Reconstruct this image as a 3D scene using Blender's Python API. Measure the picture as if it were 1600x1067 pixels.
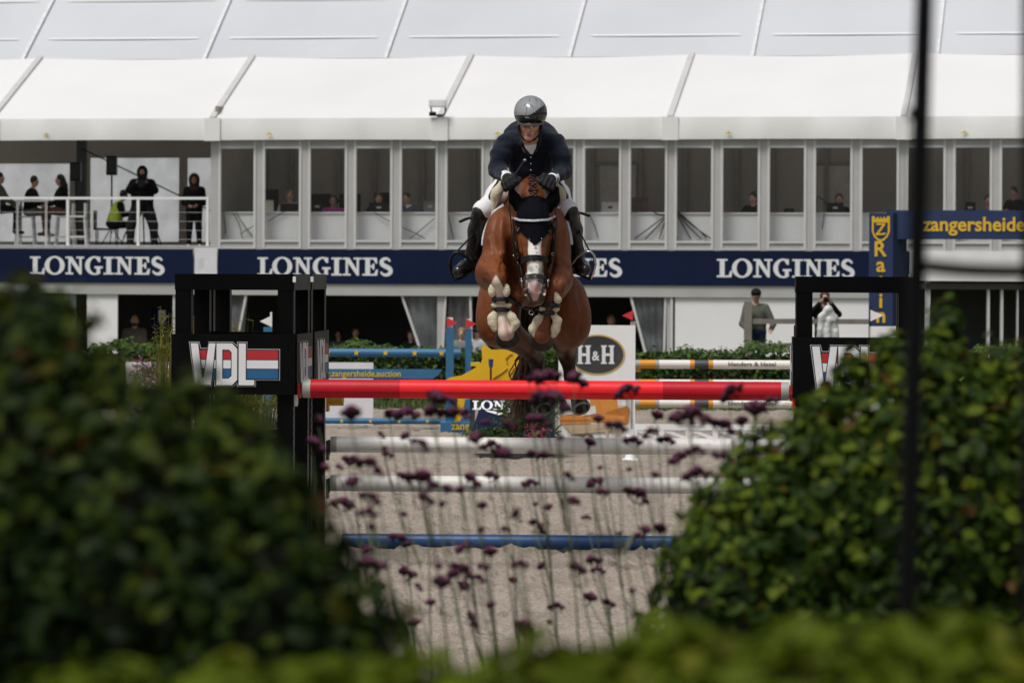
import bpy, bmesh, math, random
import numpy as np
from mathutils import Vector, Matrix

# ------------------------------------------------------------------ camera, world, sun, exposure
for o in list(bpy.data.objects):
    bpy.data.objects.remove(o)
S = bpy.context.scene
COL = S.collection
F, CX, HY, CAMH, ROLL = 6000.0, 800.0, 430.0, 1.88, math.radians(0.25)
cam_d = bpy.data.cameras.new('camera')
cam = bpy.data.objects.new('camera', cam_d)
COL.objects.link(cam)
cam.matrix_world = Matrix.Translation((0, 0, CAMH)) @ Matrix.Rotation(math.radians(90), 4, 'X') @ Matrix.Rotation(ROLL, 4, 'Z')
cam_d.sensor_width = 36.0
cam_d.lens = 36.0 * F / 1600.0
cam_d.shift_y = -(533.5 - HY) / 1600.0
cam_d.clip_start = 0.1
cam_d.clip_end = 2000
cam_d.dof.use_dof = True
cam_d.dof.focus_distance = 24.6
cam_d.dof.aperture_fstop = 7.2
S.camera = cam

SUN_EL, SUN_AZ = math.radians(62), math.radians(215)     # azimuth clockwise from +Y; behind the camera, a little to the left
world = bpy.data.worlds.new('World')
S.world = world
world.use_nodes = True
wn = world.node_tree
bg = wn.nodes['Background']
sky = wn.nodes.new('ShaderNodeTexSky')
sky.sky_type = 'NISHITA'
sky.sun_disc = False
sky.sun_elevation = SUN_EL
sky.sun_rotation = SUN_AZ
sky.air_density = 1.0
sky.dust_density = 4.0
sky.ozone_density = 1.0
hsv = wn.nodes.new('ShaderNodeHueSaturation')
hsv.inputs['Saturation'].default_value = 0.35            # overcast: an even grey-white sky
wn.links.new(sky.outputs[0], hsv.inputs['Color'])
wn.links.new(hsv.outputs[0], bg.inputs['Color'])
bg.inputs['Strength'].default_value = 0.052
sun_d = bpy.data.lights.new('sun', 'SUN')
sun_d.energy = 1.5
sun_d.angle = math.radians(20)
sun_d.color = (1.0, 0.96, 0.9)
sun = bpy.data.objects.new('sun', sun_d)
COL.objects.link(sun)
sdir = Vector((math.sin(SUN_AZ) * math.cos(SUN_EL), math.cos(SUN_AZ) * math.cos(SUN_EL), math.sin(SUN_EL)))
sun.rotation_euler = sdir.to_track_quat('Z', 'Y').to_euler()
sun.location = (0, 0, 30)
S.view_settings.view_transform = 'Standard'
S.view_settings.look = 'None'
S.view_settings.exposure = 0.74
S.view_settings.gamma = 1.0
S.cycles.use_denoising = True
S.cycles.max_bounces = 6
S.cycles.transparent_max_bounces = 12

# ------------------------------------------------------------------ helpers
rnd = random.Random(7)
_c, _s = math.cos(ROLL), math.sin(ROLL)


def W(x, y, Y):
    """photo pixel (1600 wide) seen at depth Y -> point of the place"""
    dx, dy = x - CX, HY - y
    return Vector(((dx * _c - dy * _s) / F * Y, Y, CAMH + (dx * _s + dy * _c) / F * Y))


MATS = {}


def mat(name, col, rough=0.6, var=0.12, scale=6.0, bump=0.0, bscale=60.0, metal=0.0, spec=0.5, trans=0.0,
        coat=0.0, sheen=0.0, col2=None, detail=4.0, emit=None):
    if name in MATS:
        return MATS[name]
    m = bpy.data.materials.new(name)
    m.use_nodes = True
    nt = m.node_tree
    b = nt.nodes['Principled BSDF']
    tc = nt.nodes.new('ShaderNodeTexCoord')
    nz = nt.nodes.new('ShaderNodeTexNoise')
    nz.inputs['Scale'].default_value = scale
    nz.inputs['Detail'].default_value = detail
    nt.links.new(tc.outputs['Object'], nz.inputs['Vector'])
    mr = nt.nodes.new('ShaderNodeMapRange')
    mr.inputs['From Min'].default_value = 0.3
    mr.inputs['From Max'].default_value = 0.7
    nt.links.new(nz.outputs['Fac'], mr.inputs['Value'])
    mx = nt.nodes.new('ShaderNodeMix')
    mx.data_type = 'RGBA'
    c2 = col2 if col2 else tuple(max(0, c * (1 + var)) for c in col)
    c1 = col if col2 else tuple(c * (1 - var) for c in col)
    mx.inputs['A'].default_value = (*c1, 1)
    mx.inputs['B'].default_value = (*c2, 1)
    nt.links.new(mr.outputs[0], mx.inputs['Factor'])
    nt.links.new(mx.outputs['Result'], b.inputs['Base Color'])
    b.inputs['Roughness'].default_value = rough
    b.inputs['Metallic'].default_value = metal
    b.inputs['Specular IOR Level'].default_value = spec
    if coat:
        b.inputs['Coat Weight'].default_value = coat
        b.inputs['Coat Roughness'].default_value = 0.1
    if sheen:
        b.inputs['Sheen Weight'].default_value = sheen
    if bump:
        n2 = nt.nodes.new('ShaderNodeTexNoise')
        n2.inputs['Scale'].default_value = bscale
        n2.inputs['Detail'].default_value = 5
        nt.links.new(tc.outputs['Object'], n2.inputs['Vector'])
        bp = nt.nodes.new('ShaderNodeBump')
        bp.inputs['Strength'].default_value = bump
        bp.inputs['Distance'].default_value = 0.02
        nt.links.new(n2.outputs['Fac'], bp.inputs['Height'])
        nt.links.new(bp.outputs[0], b.inputs['Normal'])
    if trans:
        out = nt.nodes['Material Output']
        tl = nt.nodes.new('ShaderNodeBsdfTranslucent')
        nt.links.new(mx.outputs['Result'], tl.inputs['Color'])
        ms = nt.nodes.new('ShaderNodeMixShader')
        ms.inputs[0].default_value = trans
        nt.links.new(b.outputs[0], ms.inputs[1])
        nt.links.new(tl.outputs[0], ms.inputs[2])
        nt.links.new(ms.outputs[0], out.inputs['Surface'])
    if emit:
        b.inputs['Emission Color'].default_value = (*emit[:3], 1)
        b.inputs['Emission Strength'].default_value = emit[3]
    MATS[name] = m
    return m


def glassmat(name, tint=(1, 1, 1), refl=0.08, rough=0.02, haze=0.0, hazecol=(0.6, 0.6, 0.62)):
    """thin pane: mostly clear, with a mirror share that grows at grazing angles and an optional milky share"""
    if name in MATS:
        return MATS[name]
    m = bpy.data.materials.new(name)
    m.use_nodes = True
    nt = m.node_tree
    out = nt.nodes['Material Output']
    nt.nodes.remove(nt.nodes['Principled BSDF'])
    tr = nt.nodes.new('ShaderNodeBsdfTransparent')
    tr.inputs['Color'].default_value = (*tint, 1)
    gl = nt.nodes.new('ShaderNodeBsdfGlossy')
    gl.inputs['Roughness'].default_value = rough
    lw = nt.nodes.new('ShaderNodeLayerWeight')
    lw.inputs['Blend'].default_value = 0.3
    ad = nt.nodes.new('ShaderNodeMath')
    ad.operation = 'MULTIPLY_ADD'
    ad.inputs[1].default_value = 0.3
    ad.inputs[2].default_value = refl
    nt.links.new(lw.outputs['Fresnel'], ad.inputs[0])
    mx = nt.nodes.new('ShaderNodeMixShader')
    nt.links.new(ad.outputs[0], mx.inputs[0])
    nt.links.new(tr.outputs[0], mx.inputs[1])
    nt.links.new(gl.outputs[0], mx.inputs[2])
    last = mx
    if haze:
        tc = nt.nodes.new('ShaderNodeTexCoord')
        nz = nt.nodes.new('ShaderNodeTexNoise')
        nz.inputs['Scale'].default_value = 1.6
        nt.links.new(tc.outputs['Object'], nz.inputs['Vector'])
        mr = nt.nodes.new('ShaderNodeMapRange')
        mr.inputs['From Min'].default_value = 0.35
        mr.inputs['From Max'].default_value = 0.7
        mr.inputs['To Min'].default_value = haze * 0.5
        mr.inputs['To Max'].default_value = haze * 1.5
        nt.links.new(nz.outputs['Fac'], mr.inputs['Value'])
        df = nt.nodes.new('ShaderNodeBsdfDiffuse')
        df.inputs['Color'].default_value = (*hazecol, 1)
        m2 = nt.nodes.new('ShaderNodeMixShader')
        nt.links.new(mr.outputs[0], m2.inputs[0])
        nt.links.new(mx.outputs[0], m2.inputs[1])
        nt.links.new(df.outputs[0], m2.inputs[2])
        last = m2
    nt.links.new(last.outputs[0], out.inputs['Surface'])
    MATS[name] = m
    return m


def attrmat(name, rough=0.5, spec=0.4, bump=0.15, bscale=120.0, var=0.12, scale=7.0, sheen=0.0, coat=0.0):
    """colour from the mesh's own 'coat' colour attribute (markings of the animal)"""
    m = bpy.data.materials.new(name)
    m.use_nodes = True
    nt = m.node_tree
    b = nt.nodes['Principled BSDF']
    at = nt.nodes.new('ShaderNodeAttribute')
    at.attribute_name = 'coat'
    tc = nt.nodes.new('ShaderNodeTexCoord')
    nz = nt.nodes.new('ShaderNodeTexNoise')
    nz.inputs['Scale'].default_value = scale
    nz.inputs['Detail'].default_value = 6
    nt.links.new(tc.outputs['Object'], nz.inputs['Vector'])
    mr = nt.nodes.new('ShaderNodeMapRange')
    mr.inputs['From Min'].default_value = 0.3
    mr.inputs['From Max'].default_value = 0.7
    mr.inputs['To Min'].default_value = 1 - var
    mr.inputs['To Max'].default_value = 1 + var
    nt.links.new(nz.outputs['Fac'], mr.inputs['Value'])
    mx = nt.nodes.new('ShaderNodeVectorMath')
    mx.operation = 'SCALE'
    nt.links.new(at.outputs['Color'], mx.inputs[0])
    nt.links.new(mr.outputs[0], mx.inputs['Scale'])
    nt.links.new(mx.outputs[0], b.inputs['Base Color'])
    b.inputs['Roughness'].default_value = rough
    b.inputs['Specular IOR Level'].default_value = spec
    if sheen:
        b.inputs['Sheen Weight'].default_value = sheen
    if coat:
        b.inputs['Coat Weight'].default_value = coat
        b.inputs['Coat Roughness'].default_value = 0.35
    if bump:
        n2 = nt.nodes.new('ShaderNodeTexNoise')
        n2.inputs['Scale'].default_value = bscale
        nt.links.new(tc.outputs['Object'], n2.inputs['Vector'])
        bp = nt.nodes.new('ShaderNodeBump')
        bp.inputs['Strength'].default_value = bump
        bp.inputs['Distance'].default_value = 0.004
        nt.links.new(n2.outputs['Fac'], bp.inputs['Height'])
        nt.links.new(bp.outputs[0], b.inputs['Normal'])
    return m


def tag(o, label=None, cat=None, group=None, kind=None):
    if label:
        o['label'] = label
    if cat:
        o['category'] = cat
    if group:
        o['group'] = group
    if kind:
        o['kind'] = kind
    return o


def empty(name, loc, label=None, cat=None, group=None):
    o = bpy.data.objects.new(name, None)
    o.empty_display_size = 0.2
    COL.objects.link(o)
    o.location = loc
    tag(o, label, cat, group)
    return o


def wloc(o):
    v = Vector((0, 0, 0))
    while o is not None:
        v += Vector(o.location)
        o = o.parent
    return v


def link_mesh(name, me, parent=None, loc=None):
    o = bpy.data.objects.new(name, me)
    COL.objects.link(o)
    if loc is not None:
        o.location = loc
    if parent is not None:
        o.parent = parent
    return o


def ortho(d):
    d = Vector(d).normalized()
    u = d.cross(Vector((0, 0, 1)))
    if u.length < 1e-4:
        u = d.cross(Vector((1, 0, 0)))
    u.normalize()
    return d, u, u.cross(d).normalized()


class MB:
    """collects shapes in world coordinates, links them as ONE mesh object"""

    def __init__(s, M=None):
        s.v, s.f, s.mi, s.M, s.sm = [], [], [], M, []

    def add(s, vs, fs, mi=0, smooth=False):
        n = len(s.v)
        if s.M is not None:
            vs = [s.M @ Vector(p) for p in vs]
        s.v += [tuple(p) for p in vs]
        for f in fs:
            s.f.append([i + n for i in f])
            s.mi.append(mi)
            s.sm.append(smooth)
        return s

    def box(s, x0, x1, y0, y1, z0, z1, mi=0):
        vs = [(x, y, z) for z in (z0, z1) for y in (y0, y1) for x in (x0, x1)]
        return s.add(vs, [(0, 2, 3, 1), (4, 5, 7, 6), (0, 1, 5, 4), (2, 6, 7, 3), (0, 4, 6, 2), (1, 3, 7, 5)], mi)

    def bbox(s, c, sx, sy, sz, R=None, mi=0):
        """box by centre and full sizes with an optional rotation matrix"""
        c = Vector(c)
        vs = []
        for z in (-.5, .5):
            for y in (-.5, .5):
                for x in (-.5, .5):
                    p = Vector((x * sx, y * sy, z * sz))
                    if R is not None:
                        p = R @ p
                    vs.append(c + p)
        return s.add(vs, [(0, 2, 3, 1), (4, 5, 7, 6), (0, 1, 5, 4), (2, 6, 7, 3), (0, 4, 6, 2), (1, 3, 7, 5)], mi)

    def bar(s, a, b, w, h, mi=0, up=None):
        """square bar from a to b, w wide (sideways) and h thick"""
        a, b = Vector(a), Vector(b)
        d, u, n = ortho(b - a)
        vs = []
        for p in (a, b):
            for (i, j) in ((-1, -1), (1, -1), (1, 1), (-1, 1)):
                vs.append(p + u * (i * w / 2) + n * (j * h / 2))
        return s.add(vs, [(3, 2, 1, 0), (4, 5, 6, 7), (0, 1, 5, 4), (1, 2, 6, 5), (2, 3, 7, 6), (3, 0, 4, 7)], mi)

    def cyl(s, a, b, r1, r2=None, n=12, mi=0, cap=True):
        r2 = r1 if r2 is None else r2
        a, b = Vector(a), Vector(b)
        d, u, w = ortho(b - a)
        vs = []
        for p, r in ((a, r1), (b, r2)):
            for i in range(n):
                t = 2 * math.pi * i / n
                vs.append(p + u * (r * math.cos(t)) + w * (r * math.sin(t)))
        fs = [(i, (i + 1) % n, n + (i + 1) % n, n + i) for i in range(n)]
        s.add(vs, fs, mi, True)
        if cap:
            s.add(vs[:n], [list(range(n))[::-1]], mi)
            s.add(vs[n:], [list(range(n))], mi)
        return s

    def tube(s, pts, r, n=8, mi=0, closed=False):
        pts = [Vector(p) for p in pts]
        rs = r if isinstance(r, (list, tuple)) else [r] * len(pts)
        N = len(pts)
        vs = []
        prev = None
        for i, p in enumerate(pts):
            t = (pts[(i + 1) % N] - pts[i - 1]) if closed else (pts[min(i + 1, N - 1)] - pts[max(i - 1, 0)])
            d, u, w = ortho(t)
            if prev is not None:
                u = (prev - d * prev.dot(d))
                if u.length < 1e-6:
                    u = ortho(t)[1]
                u.normalize()
                w = d.cross(u)
            prev = u
            for k in range(n):
                a = 2 * math.pi * k / n
                vs.append(p + (u * math.cos(a) + w * math.sin(a)) * rs[i])
        fs = []
        for i in range(N if closed else N - 1):
            j = (i + 1) % N
            for k in range(n):
                fs.append((i * n + k, i * n + (k + 1) % n, j * n + (k + 1) % n, j * n + k))
        s.add(vs, fs, mi, True)
        if not closed:
            s.add(vs[:n], [list(range(n))[::-1]], mi)
            s.add(vs[-n:], [list(range(n))], mi)
        return s

    def strap(s, pts, nrm, w, t, mi=0):
        """flat band along pts; nrm gives its outward normal at each point"""
        pts = [Vector(p) for p in pts]
        N = len(pts)
        vs = []
        for i, p in enumerate(pts):
            d = (pts[min(i + 1, N - 1)] - pts[max(i - 1, 0)]).normalized()
            n_ = Vector(nrm[i] if isinstance(nrm, list) else nrm)
            n_ = (n_ - d * n_.dot(d)).normalized()
            u = d.cross(n_)
            for (i_, j_) in ((-1, -1), (1, -1), (1, 1), (-1, 1)):
                vs.append(p + u * (i_ * w / 2) + n_ * (j_ * t / 2))
        fs = []
        for i in range(N - 1):
            for k in range(4):
                fs.append((i * 4 + k, i * 4 + (k + 1) % 4, (i + 1) * 4 + (k + 1) % 4, (i + 1) * 4 + k))
        fs += [(3, 2, 1, 0), tuple((N - 1) * 4 + k for k in range(4))]
        return s.add(vs, fs, mi)

    def ell(s, c, r, R=None, nu=12, nv=8, mi=0):
        c = Vector(c)
        vs, fs = [], []
        for j in range(nv + 1):
            t = math.pi * j / nv
            for i in range(nu):
                a = 2 * math.pi * i / nu
                p = Vector((r[0] * math.sin(t) * math.cos(a), r[1] * math.sin(t) * math.sin(a), r[2] * math.cos(t)))
                vs.append(c + (R @ p if R is not None else p))
        for j in range(nv):
            for i in range(nu):
                fs.append((j * nu + i, (j + 1) * nu + i, (j + 1) * nu + (i + 1) % nu, j * nu + (i + 1) % nu))
        return s.add(vs, fs, mi, True)

    def prism(s, poly, origin, ux, uy, th, mi=0, holes=None):
        """2D outline (may be concave, with holes) in the plane (ux, uy), extruded th along ux x uy"""
        o, ux, uy = Vector(origin), Vector(ux), Vector(uy)
        n = ux.cross(uy).normalized() * th
        bm = bmesh.new()
        edges = []
        for loop in [poly] + (holes or []):
            lv = [bm.verts.new(o + ux * p[0] + uy * p[1]) for p in loop]
            for i in range(len(lv)):
                edges.append(bm.edges.new((lv[i], lv[(i + 1) % len(lv)])))
        bmesh.ops.triangle_fill(bm, use_beauty=True, use_dissolve=False, edges=edges)
        bm.verts.index_update()
        vs = [v.co.copy() for v in bm.verts]
        fs = [[v.index for v in f.verts] for f in bm.faces]
        loops = [[v for v in (edges[0].verts)]] and None
        nv = len(vs)
        allv = vs + [p + n for p in vs]
        out = []
        for f in fs:
            nn = (vs[f[1]] - vs[f[0]]).cross(vs[f[2]] - vs[f[0]])
            if nn.dot(n) < 0:
                f = f[::-1]
            out.append([i + nv for i in f])
            out.append(f[::-1])
        k = 0
        for loop in [poly] + (holes or []):
            L = len(loop)
            for i in range(L):
                a, b = k + i, k + (i + 1) % L
                out.append([a, b, b + nv, a + nv])
            k += L
        bm.free()
        return s.add(allv, out, mi)

    def build(s, name, mats, parent=None, world=True, origin=None, smooth=None, recalc=True):
        me = bpy.data.meshes.new(name)
        off = Vector((0, 0, 0))
        if parent is not None and world:
            off = wloc(parent)
        loc = None
        if parent is None:
            if origin is None:
                a = np.array(s.v)
                mn, mx = a.min(0), a.max(0)
                origin = Vector(((mn[0] + mx[0]) / 2, (mn[1] + mx[1]) / 2, mn[2]))
            off = Vector(origin)
            loc = off
        me.from_pydata([(p[0] - off[0], p[1] - off[1], p[2] - off[2]) for p in s.v], [], s.f)
        ml = mats if isinstance(mats, (list, tuple)) else [mats]
        for m in ml:
            me.materials.append(m)
        me.polygons.foreach_set('material_index', s.mi)
        me.polygons.foreach_set('use_smooth', s.sm if smooth is None else [smooth] * len(s.f))
        if recalc:
            bm = bmesh.new()
            bm.from_mesh(me)
            bmesh.ops.recalc_face_normals(bm, faces=bm.faces)
            bm.to_mesh(me)
            bm.free()
        me.update()
        return link_mesh(name, me, parent, loc)


def copy_tree(o, parent=None, loc=None):
    c = o.copy()
    COL.objects.link(c)
    c.parent = parent
    if loc is not None:
        c.location = loc
    for ch in list(o.children):
        copy_tree(ch, c)
    return c


def text_polys(txt, size, bold=0.0, ext=0.004, spacing=1.0, align='CENTER'):
    """built-in font -> list of verts/faces in the XY plane"""
    cu = bpy.data.curves.new('t', 'FONT')
    cu.body = txt
    cu.size = size
    cu.offset = bold
    cu.extrude = ext
    cu.space_character = spacing
    cu.align_x = align
    cu.resolution_u = 3
    ob = bpy.data.objects.new('t', cu)
    COL.objects.link(ob)
    dg = bpy.context.evaluated_depsgraph_get()
    me = bpy.data.meshes.new_from_object(ob.evaluated_get(dg))
    vs = [v.co.copy() for v in me.vertices]
    fs = [list(p.vertices) for p in me.polygons]
    bpy.data.objects.remove(ob)
    bpy.data.curves.remove(cu)
    bpy.data.meshes.remove(me)
    return vs, fs


def text_on(mb, txt, origin, ux, uy, width=None, height=1.0, bold=0.0, ext=0.004, spacing=1.0, mi=0, align='CENTER'):
    """lettering laid on a plane; fitted to width when given. origin = middle of the line's box"""
    vs, fs = text_polys(txt, height, bold, ext, spacing)
    a = np.array([tuple(v) for v in vs])
    mn, mx = a.min(0), a.max(0)
    k = (width / (mx[0] - mn[0])) if width else 1.0
    ux, uy = Vector(ux).normalized(), Vector(uy).normalized()
    n = ux.cross(uy)
    o = Vector(origin)
    c = (mn + mx) / 2
    mb.add([o + ux * ((v[0] - c[0]) * k) + uy * (v[1] - c[1]) + n * v[2] for v in vs], fs, mi)
    return mb


# ------------------------------------------------------------------ continuous bodies: smooth union of tapered limbs, meshed as one surface
class Body:
    def __init__(s):
        s.p = []

    def cone(s, a, b, r1, r2=None, tag=0, k=0.03, op=0):
        s.p.append(('c', np.array(a, float), np.array(b, float), float(r1), float(r1 if r2 is None else r2), tag, k, op))
        return s

    def chain(s, pts, rs, tag=0, k=0.03):
        for i in range(len(pts) - 1):
            s.cone(pts[i], pts[i + 1], rs[i], rs[i + 1], tag, k)
        return s

    def ell(s, c, r, R=None, tag=0, k=0.03, op=0):
        R = np.eye(3) if R is None else np.array(R)
        s.p.append(('e', np.array(c, float), np.array(r, float), R, None, tag, k, op))
        return s

    def mesh(s, res, shrink=0.0):
        lo, hi = [], []
        for q in s.p:
            if q[7]:
                continue
            if q[0] == 'c':
                r = max(q[3], q[4])
                lo.append(np.minimum(q[1], q[2]) - r)
                hi.append(np.maximum(q[1], q[2]) + r)
            else:
                e = np.sqrt(((q[3] * q[2]) ** 2).sum(1))
                lo.append(q[1] - e)
                hi.append(q[1] + e)
        lo = np.min(lo, 0) - 3 * res - 0.02
        hi = np.max(hi, 0) + 3 * res + 0.02
        n = np.ceil((hi - lo) / res).astype(int) + 1
        Fd = np.full(n, 0.3, np.float32)
        raw = np.full(n, 9.0, np.float32)
        own = np.zeros(n, np.int16)
        for q in s.p:
            tagv, k, op = q[5], q[6], q[7]
            mg = max(k, 0.02) + 3 * res
            if q[0] == 'c':
                r = max(q[3], q[4])
                a, b = np.minimum(q[1], q[2]) - r - mg, np.maximum(q[1], q[2]) + r + mg
            else:
                e = np.sqrt(((q[3] * q[2]) ** 2).sum(1))
                a, b = q[1] - e - mg, q[1] + e + mg
            i0 = np.clip(np.floor((a - lo) / res).astype(int), 0, n - 1)
            i1 = np.clip(np.ceil((b - lo) / res).astype(int) + 1, 1, n)
            if np.any(i1 <= i0):
                continue
            sl = tuple(slice(i0[d], i1[d]) for d in range(3))
            ax = [(lo[d] + res * np.arange(i0[d], i1[d])).astype(np.float32) for d in range(3)]
            X, Y, Z = np.meshgrid(*ax, indexing='ij', sparse=True)
            if q[0] == 'c':
                ab = q[2] - q[1]
                L = float(ab @ ab) + 1e-12
                t = np.clip(((X - q[1][0]) * ab[0] + (Y - q[1][1]) * ab[1] + (Z - q[1][2]) * ab[2]) / L, 0, 1)
                d = np.sqrt((X - q[1][0] - t * ab[0]) ** 2 + (Y - q[1][1] - t * ab[1]) ** 2 + (Z - q[1][2] - t * ab[2]) ** 2) - (q[3] + (q[4] - q[3]) * t)
            else:
                px, py, pz = X - q[1][0], Y - q[1][1], Z - q[1][2]
                R, r = q[3], q[2]
                l = [(R[0][j] * px + R[1][j] * py + R[2][j] * pz) for j in range(3)]
                k0 = np.sqrt(sum((l[j] / r[j]) ** 2 for j in range(3)))
                k1 = np.sqrt(sum((l[j] / r[j] ** 2) ** 2 for j in range(3))) + 1e-9
                d = k0 * (k0 - 1) / k1
            d = d.astype(np.float32)
            f = Fd[sl]
            if op:
                dd = -d
                h = np.maximum(k - np.abs(f - dd), 0) / k
                Fd[sl] = np.maximum(f, dd) + h * h * k / 4
            else:
                if k > 0:
                    h = np.maximum(k - np.abs(f - d), 0) / k
                    Fd[sl] = np.minimum(f, d) - h * h * k / 4
                else:
                    Fd[sl] = np.minimum(f, d)
                rw = raw[sl]
                w = d < rw
                own[sl] = np.where(w, tagv, own[sl])
                raw[sl] = np.where(w, d, rw)
        Fd += shrink
        sgn = Fd < 0
        c = [slice(None, -1), slice(1, None)]
        cnt = np.zeros(np.array(n) - 1, np.int8)
        for i in range(2):
            for j in range(2):
                for k in range(2):
                    cnt += sgn[c[i], c[j], c[k]]
        act = (cnt > 0) & (cnt < 8)
        idx = np.argwhere(act)
        num = np.full(act.shape, -1, np.int32)
        num[act] = np.arange(len(idx))
        acc = np.zeros((len(idx), 3))
        w = np.zeros(len(idx))
        for ax in range(3):
            o1, o2 = [d for d in range(3) if d != ax]
            for a in range(2):
                for b in range(2):
                    off = np.zeros(3, int)
                    off[o1], off[o2] = a, b
                    p0 = idx + off
                    p1 = p0.copy()
                    p1[:, ax] += 1
                    f0 = Fd[p0[:, 0], p0[:, 1], p0[:, 2]]
                    f1 = Fd[p1[:, 0], p1[:, 1], p1[:, 2]]
                    m = (f0 < 0) != (f1 < 0)
                    t = np.where(m, f0 / np.where(m, f0 - f1, 1), 0)
                    pos = off[None, :].astype(float).repeat(len(idx), 0)
                    pos[:, ax] += t
                    acc[m] += pos[m]
                    w[m] += 1
        V = lo + (idx + acc / w[:, None]) * res
        faces = []
        for ax in range(3):
            o1, o2 = [(1, 2), (2, 0), (0, 1)][ax]
            s0 = [slice(None)] * 3
            s1 = [slice(None)] * 3
            s0[ax], s1[ax] = slice(None, -1), slice(1, None)
            e = np.argwhere(sgn[tuple(s0)] != sgn[tuple(s1)])
            e = e[(e[:, o1] > 0) & (e[:, o2] > 0)]
            inside = sgn[e[:, 0], e[:, 1], e[:, 2]]
            q = []
            for (a, b) in ((0, 0), (1, 0), (1, 1), (0, 1)):
                p = e.copy()
                p[:, o1] -= a
                p[:, o2] -= b
                q.append(num[p[:, 0], p[:, 1], p[:, 2]])
            q = np.stack(q, 1)
            ok = (q >= 0).all(1)
            q, inside = q[ok], inside[ok]
            q = np.where(inside[:, None], q, q[:, ::-1])
            faces.append(q)
        Fq = np.concatenate(faces)
        # which limb a vertex belongs to
        near = np.rint(idx + acc / w[:, None]).astype(int)
        T = own[near[:, 0], near[:, 1], near[:, 2]]
        return V, Fq, T


def smooth_verts(V, Fq, it=2, lam=0.5):
    for _ in range(it):
        s = np.zeros_like(V)
        c = np.zeros(len(V))
        for a, b in ((0, 1), (1, 2), (2, 3), (3, 0)):
            np.add.at(s, Fq[:, a], V[Fq[:, b]])
            np.add.at(c, Fq[:, a], 1)
            np.add.at(s, Fq[:, b], V[Fq[:, a]])
            np.add.at(c, Fq[:, b], 1)
        V = V + lam * (s / np.maximum(c, 1)[:, None] - V)
    return V


def body_mesh(name, V, Fq, mats, fmat=None, parent=None, origin=None, colors=None):
    off = wloc(parent) if parent is not None else Vector(origin)
    me = bpy.data.meshes.new(name)
    Vl = V - np.array(off)
    me.vertices.add(len(Vl))
    me.vertices.foreach_set('co', Vl.astype(np.float32).ravel())
    me.loops.add(Fq.size)
    me.loops.foreach_set('vertex_index', Fq.astype(np.int32).ravel())
    me.polygons.add(len(Fq))
    me.polygons.foreach_set('loop_start', np.arange(0, Fq.size, 4, dtype=np.int32))
    me.polygons.foreach_set('loop_total', np.full(len(Fq), 4, np.int32))
    for m in (mats if isinstance(mats, (list, tuple)) else [mats]):
        me.materials.append(m)
    if fmat is not None:
        me.polygons.foreach_set('material_index', np.asarray(fmat, np.int32))
    me.polygons.foreach_set('use_smooth', np.ones(len(Fq), bool))
    if colors is not None:
        at = me.color_attributes.new('coat', 'FLOAT_COLOR', 'POINT')
        at.data.foreach_set('color', np.concatenate([colors, np.ones((len(colors), 1))], 1).astype(np.float32).ravel())
    me.update(calc_edges=True)
    me.validate()
    return link_mesh(name, me, parent, None if parent is not None else off)


def RZ(a):
    return Matrix.Rotation(a, 3, 'Z')

# ------------------------------------------------------------------ ground
def vnoise(x, y, seed=0):
    """smooth value noise on arrays"""
    xi, yi = np.floor(x).astype(int), np.floor(y).astype(int)
    xf, yf = x - xi, y - yi
    u, v = xf * xf * (3 - 2 * xf), yf * yf * (3 - 2 * yf)

    def h(i, j):
        n = (i * 374761393 + j * 668265263 + seed * 974634749) & 0x7fffffff
        n = ((n ^ (n >> 13)) * 1274126177) & 0x7fffffff
        return ((n ^ (n >> 16)) & 0xffff) / 65535.0
    return (h(xi, yi) * (1 - u) + h(xi + 1, yi) * u) * (1 - v) + (h(xi, yi + 1) * (1 - u) + h(xi + 1, yi + 1) * u) * v


def grid_mesh(name, xs, ys, zf, material):
    X, Y = np.meshgrid(xs, ys)
    Z = zf(X, Y)
    V = np.stack([X, Y, Z], -1).reshape(-1, 3)
    nx, ny = len(xs), len(ys)
    i = np.arange(nx * ny).reshape(ny, nx)
    Fq = np.stack([i[:-1, :-1], i[:-1, 1:], i[1:, 1:], i[1:, :-1]], -1).reshape(-1, 4)
    return body_mesh(name, V, Fq, material, origin=(0, 0, 0))


m_soil = mat('ground_soil', (0.10, 0.09, 0.06), 0.95, 0.3, 0.8, 0.4, 20, col2=(0.07, 0.10, 0.03))


def gz(X, Y):
    t = np.clip((Y - 74) / 5.0, 0, 1)
    return -0.9 * t * t * (3 - 2 * t) - 0.01 * (Y > -900)


g = grid_mesh('ground', np.concatenate([[-900, -300, -120], np.arange(-60, 61, 6), [120, 300, 900]]),
              np.concatenate([[-200, -50], np.arange(-10, 74, 6), np.arange(74, 80, 0.5), [90, 120, 200, 500, 1500]]), gz, m_soil)
tag(g, kind='structure')

m_sand = bpy.data.materials.new('arena_sand')
m_sand.use_nodes = True
nt = m_sand.node_tree
b_ = nt.nodes['Principled BSDF']
tc = nt.nodes.new('ShaderNodeTexCoord')
n1 = nt.nodes.new('ShaderNodeTexNoise')
n1.inputs['Scale'].default_value = 1.3
n1.inputs['Detail'].default_value = 8
n1.inputs['Roughness'].default_value = 0.7
n2 = nt.nodes.new('ShaderNodeTexNoise')
n2.inputs['Scale'].default_value = 45
n2.inputs['Detail'].default_value = 6
cr = nt.nodes.new('ShaderNodeValToRGB')
cr.color_ramp.elements[0].position = 0.3
cr.color_ramp.elements[0].color = (0.205, 0.170, 0.140, 1)
cr.color_ramp.elements[1].position = 0.7
cr.color_ramp.elements[1].color = (0.40, 0.345, 0.295, 1)
mxs = nt.nodes.new('ShaderNodeMix')
mxs.data_type = 'FLOAT'
mxs.inputs[0].default_value = 0.5
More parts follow.
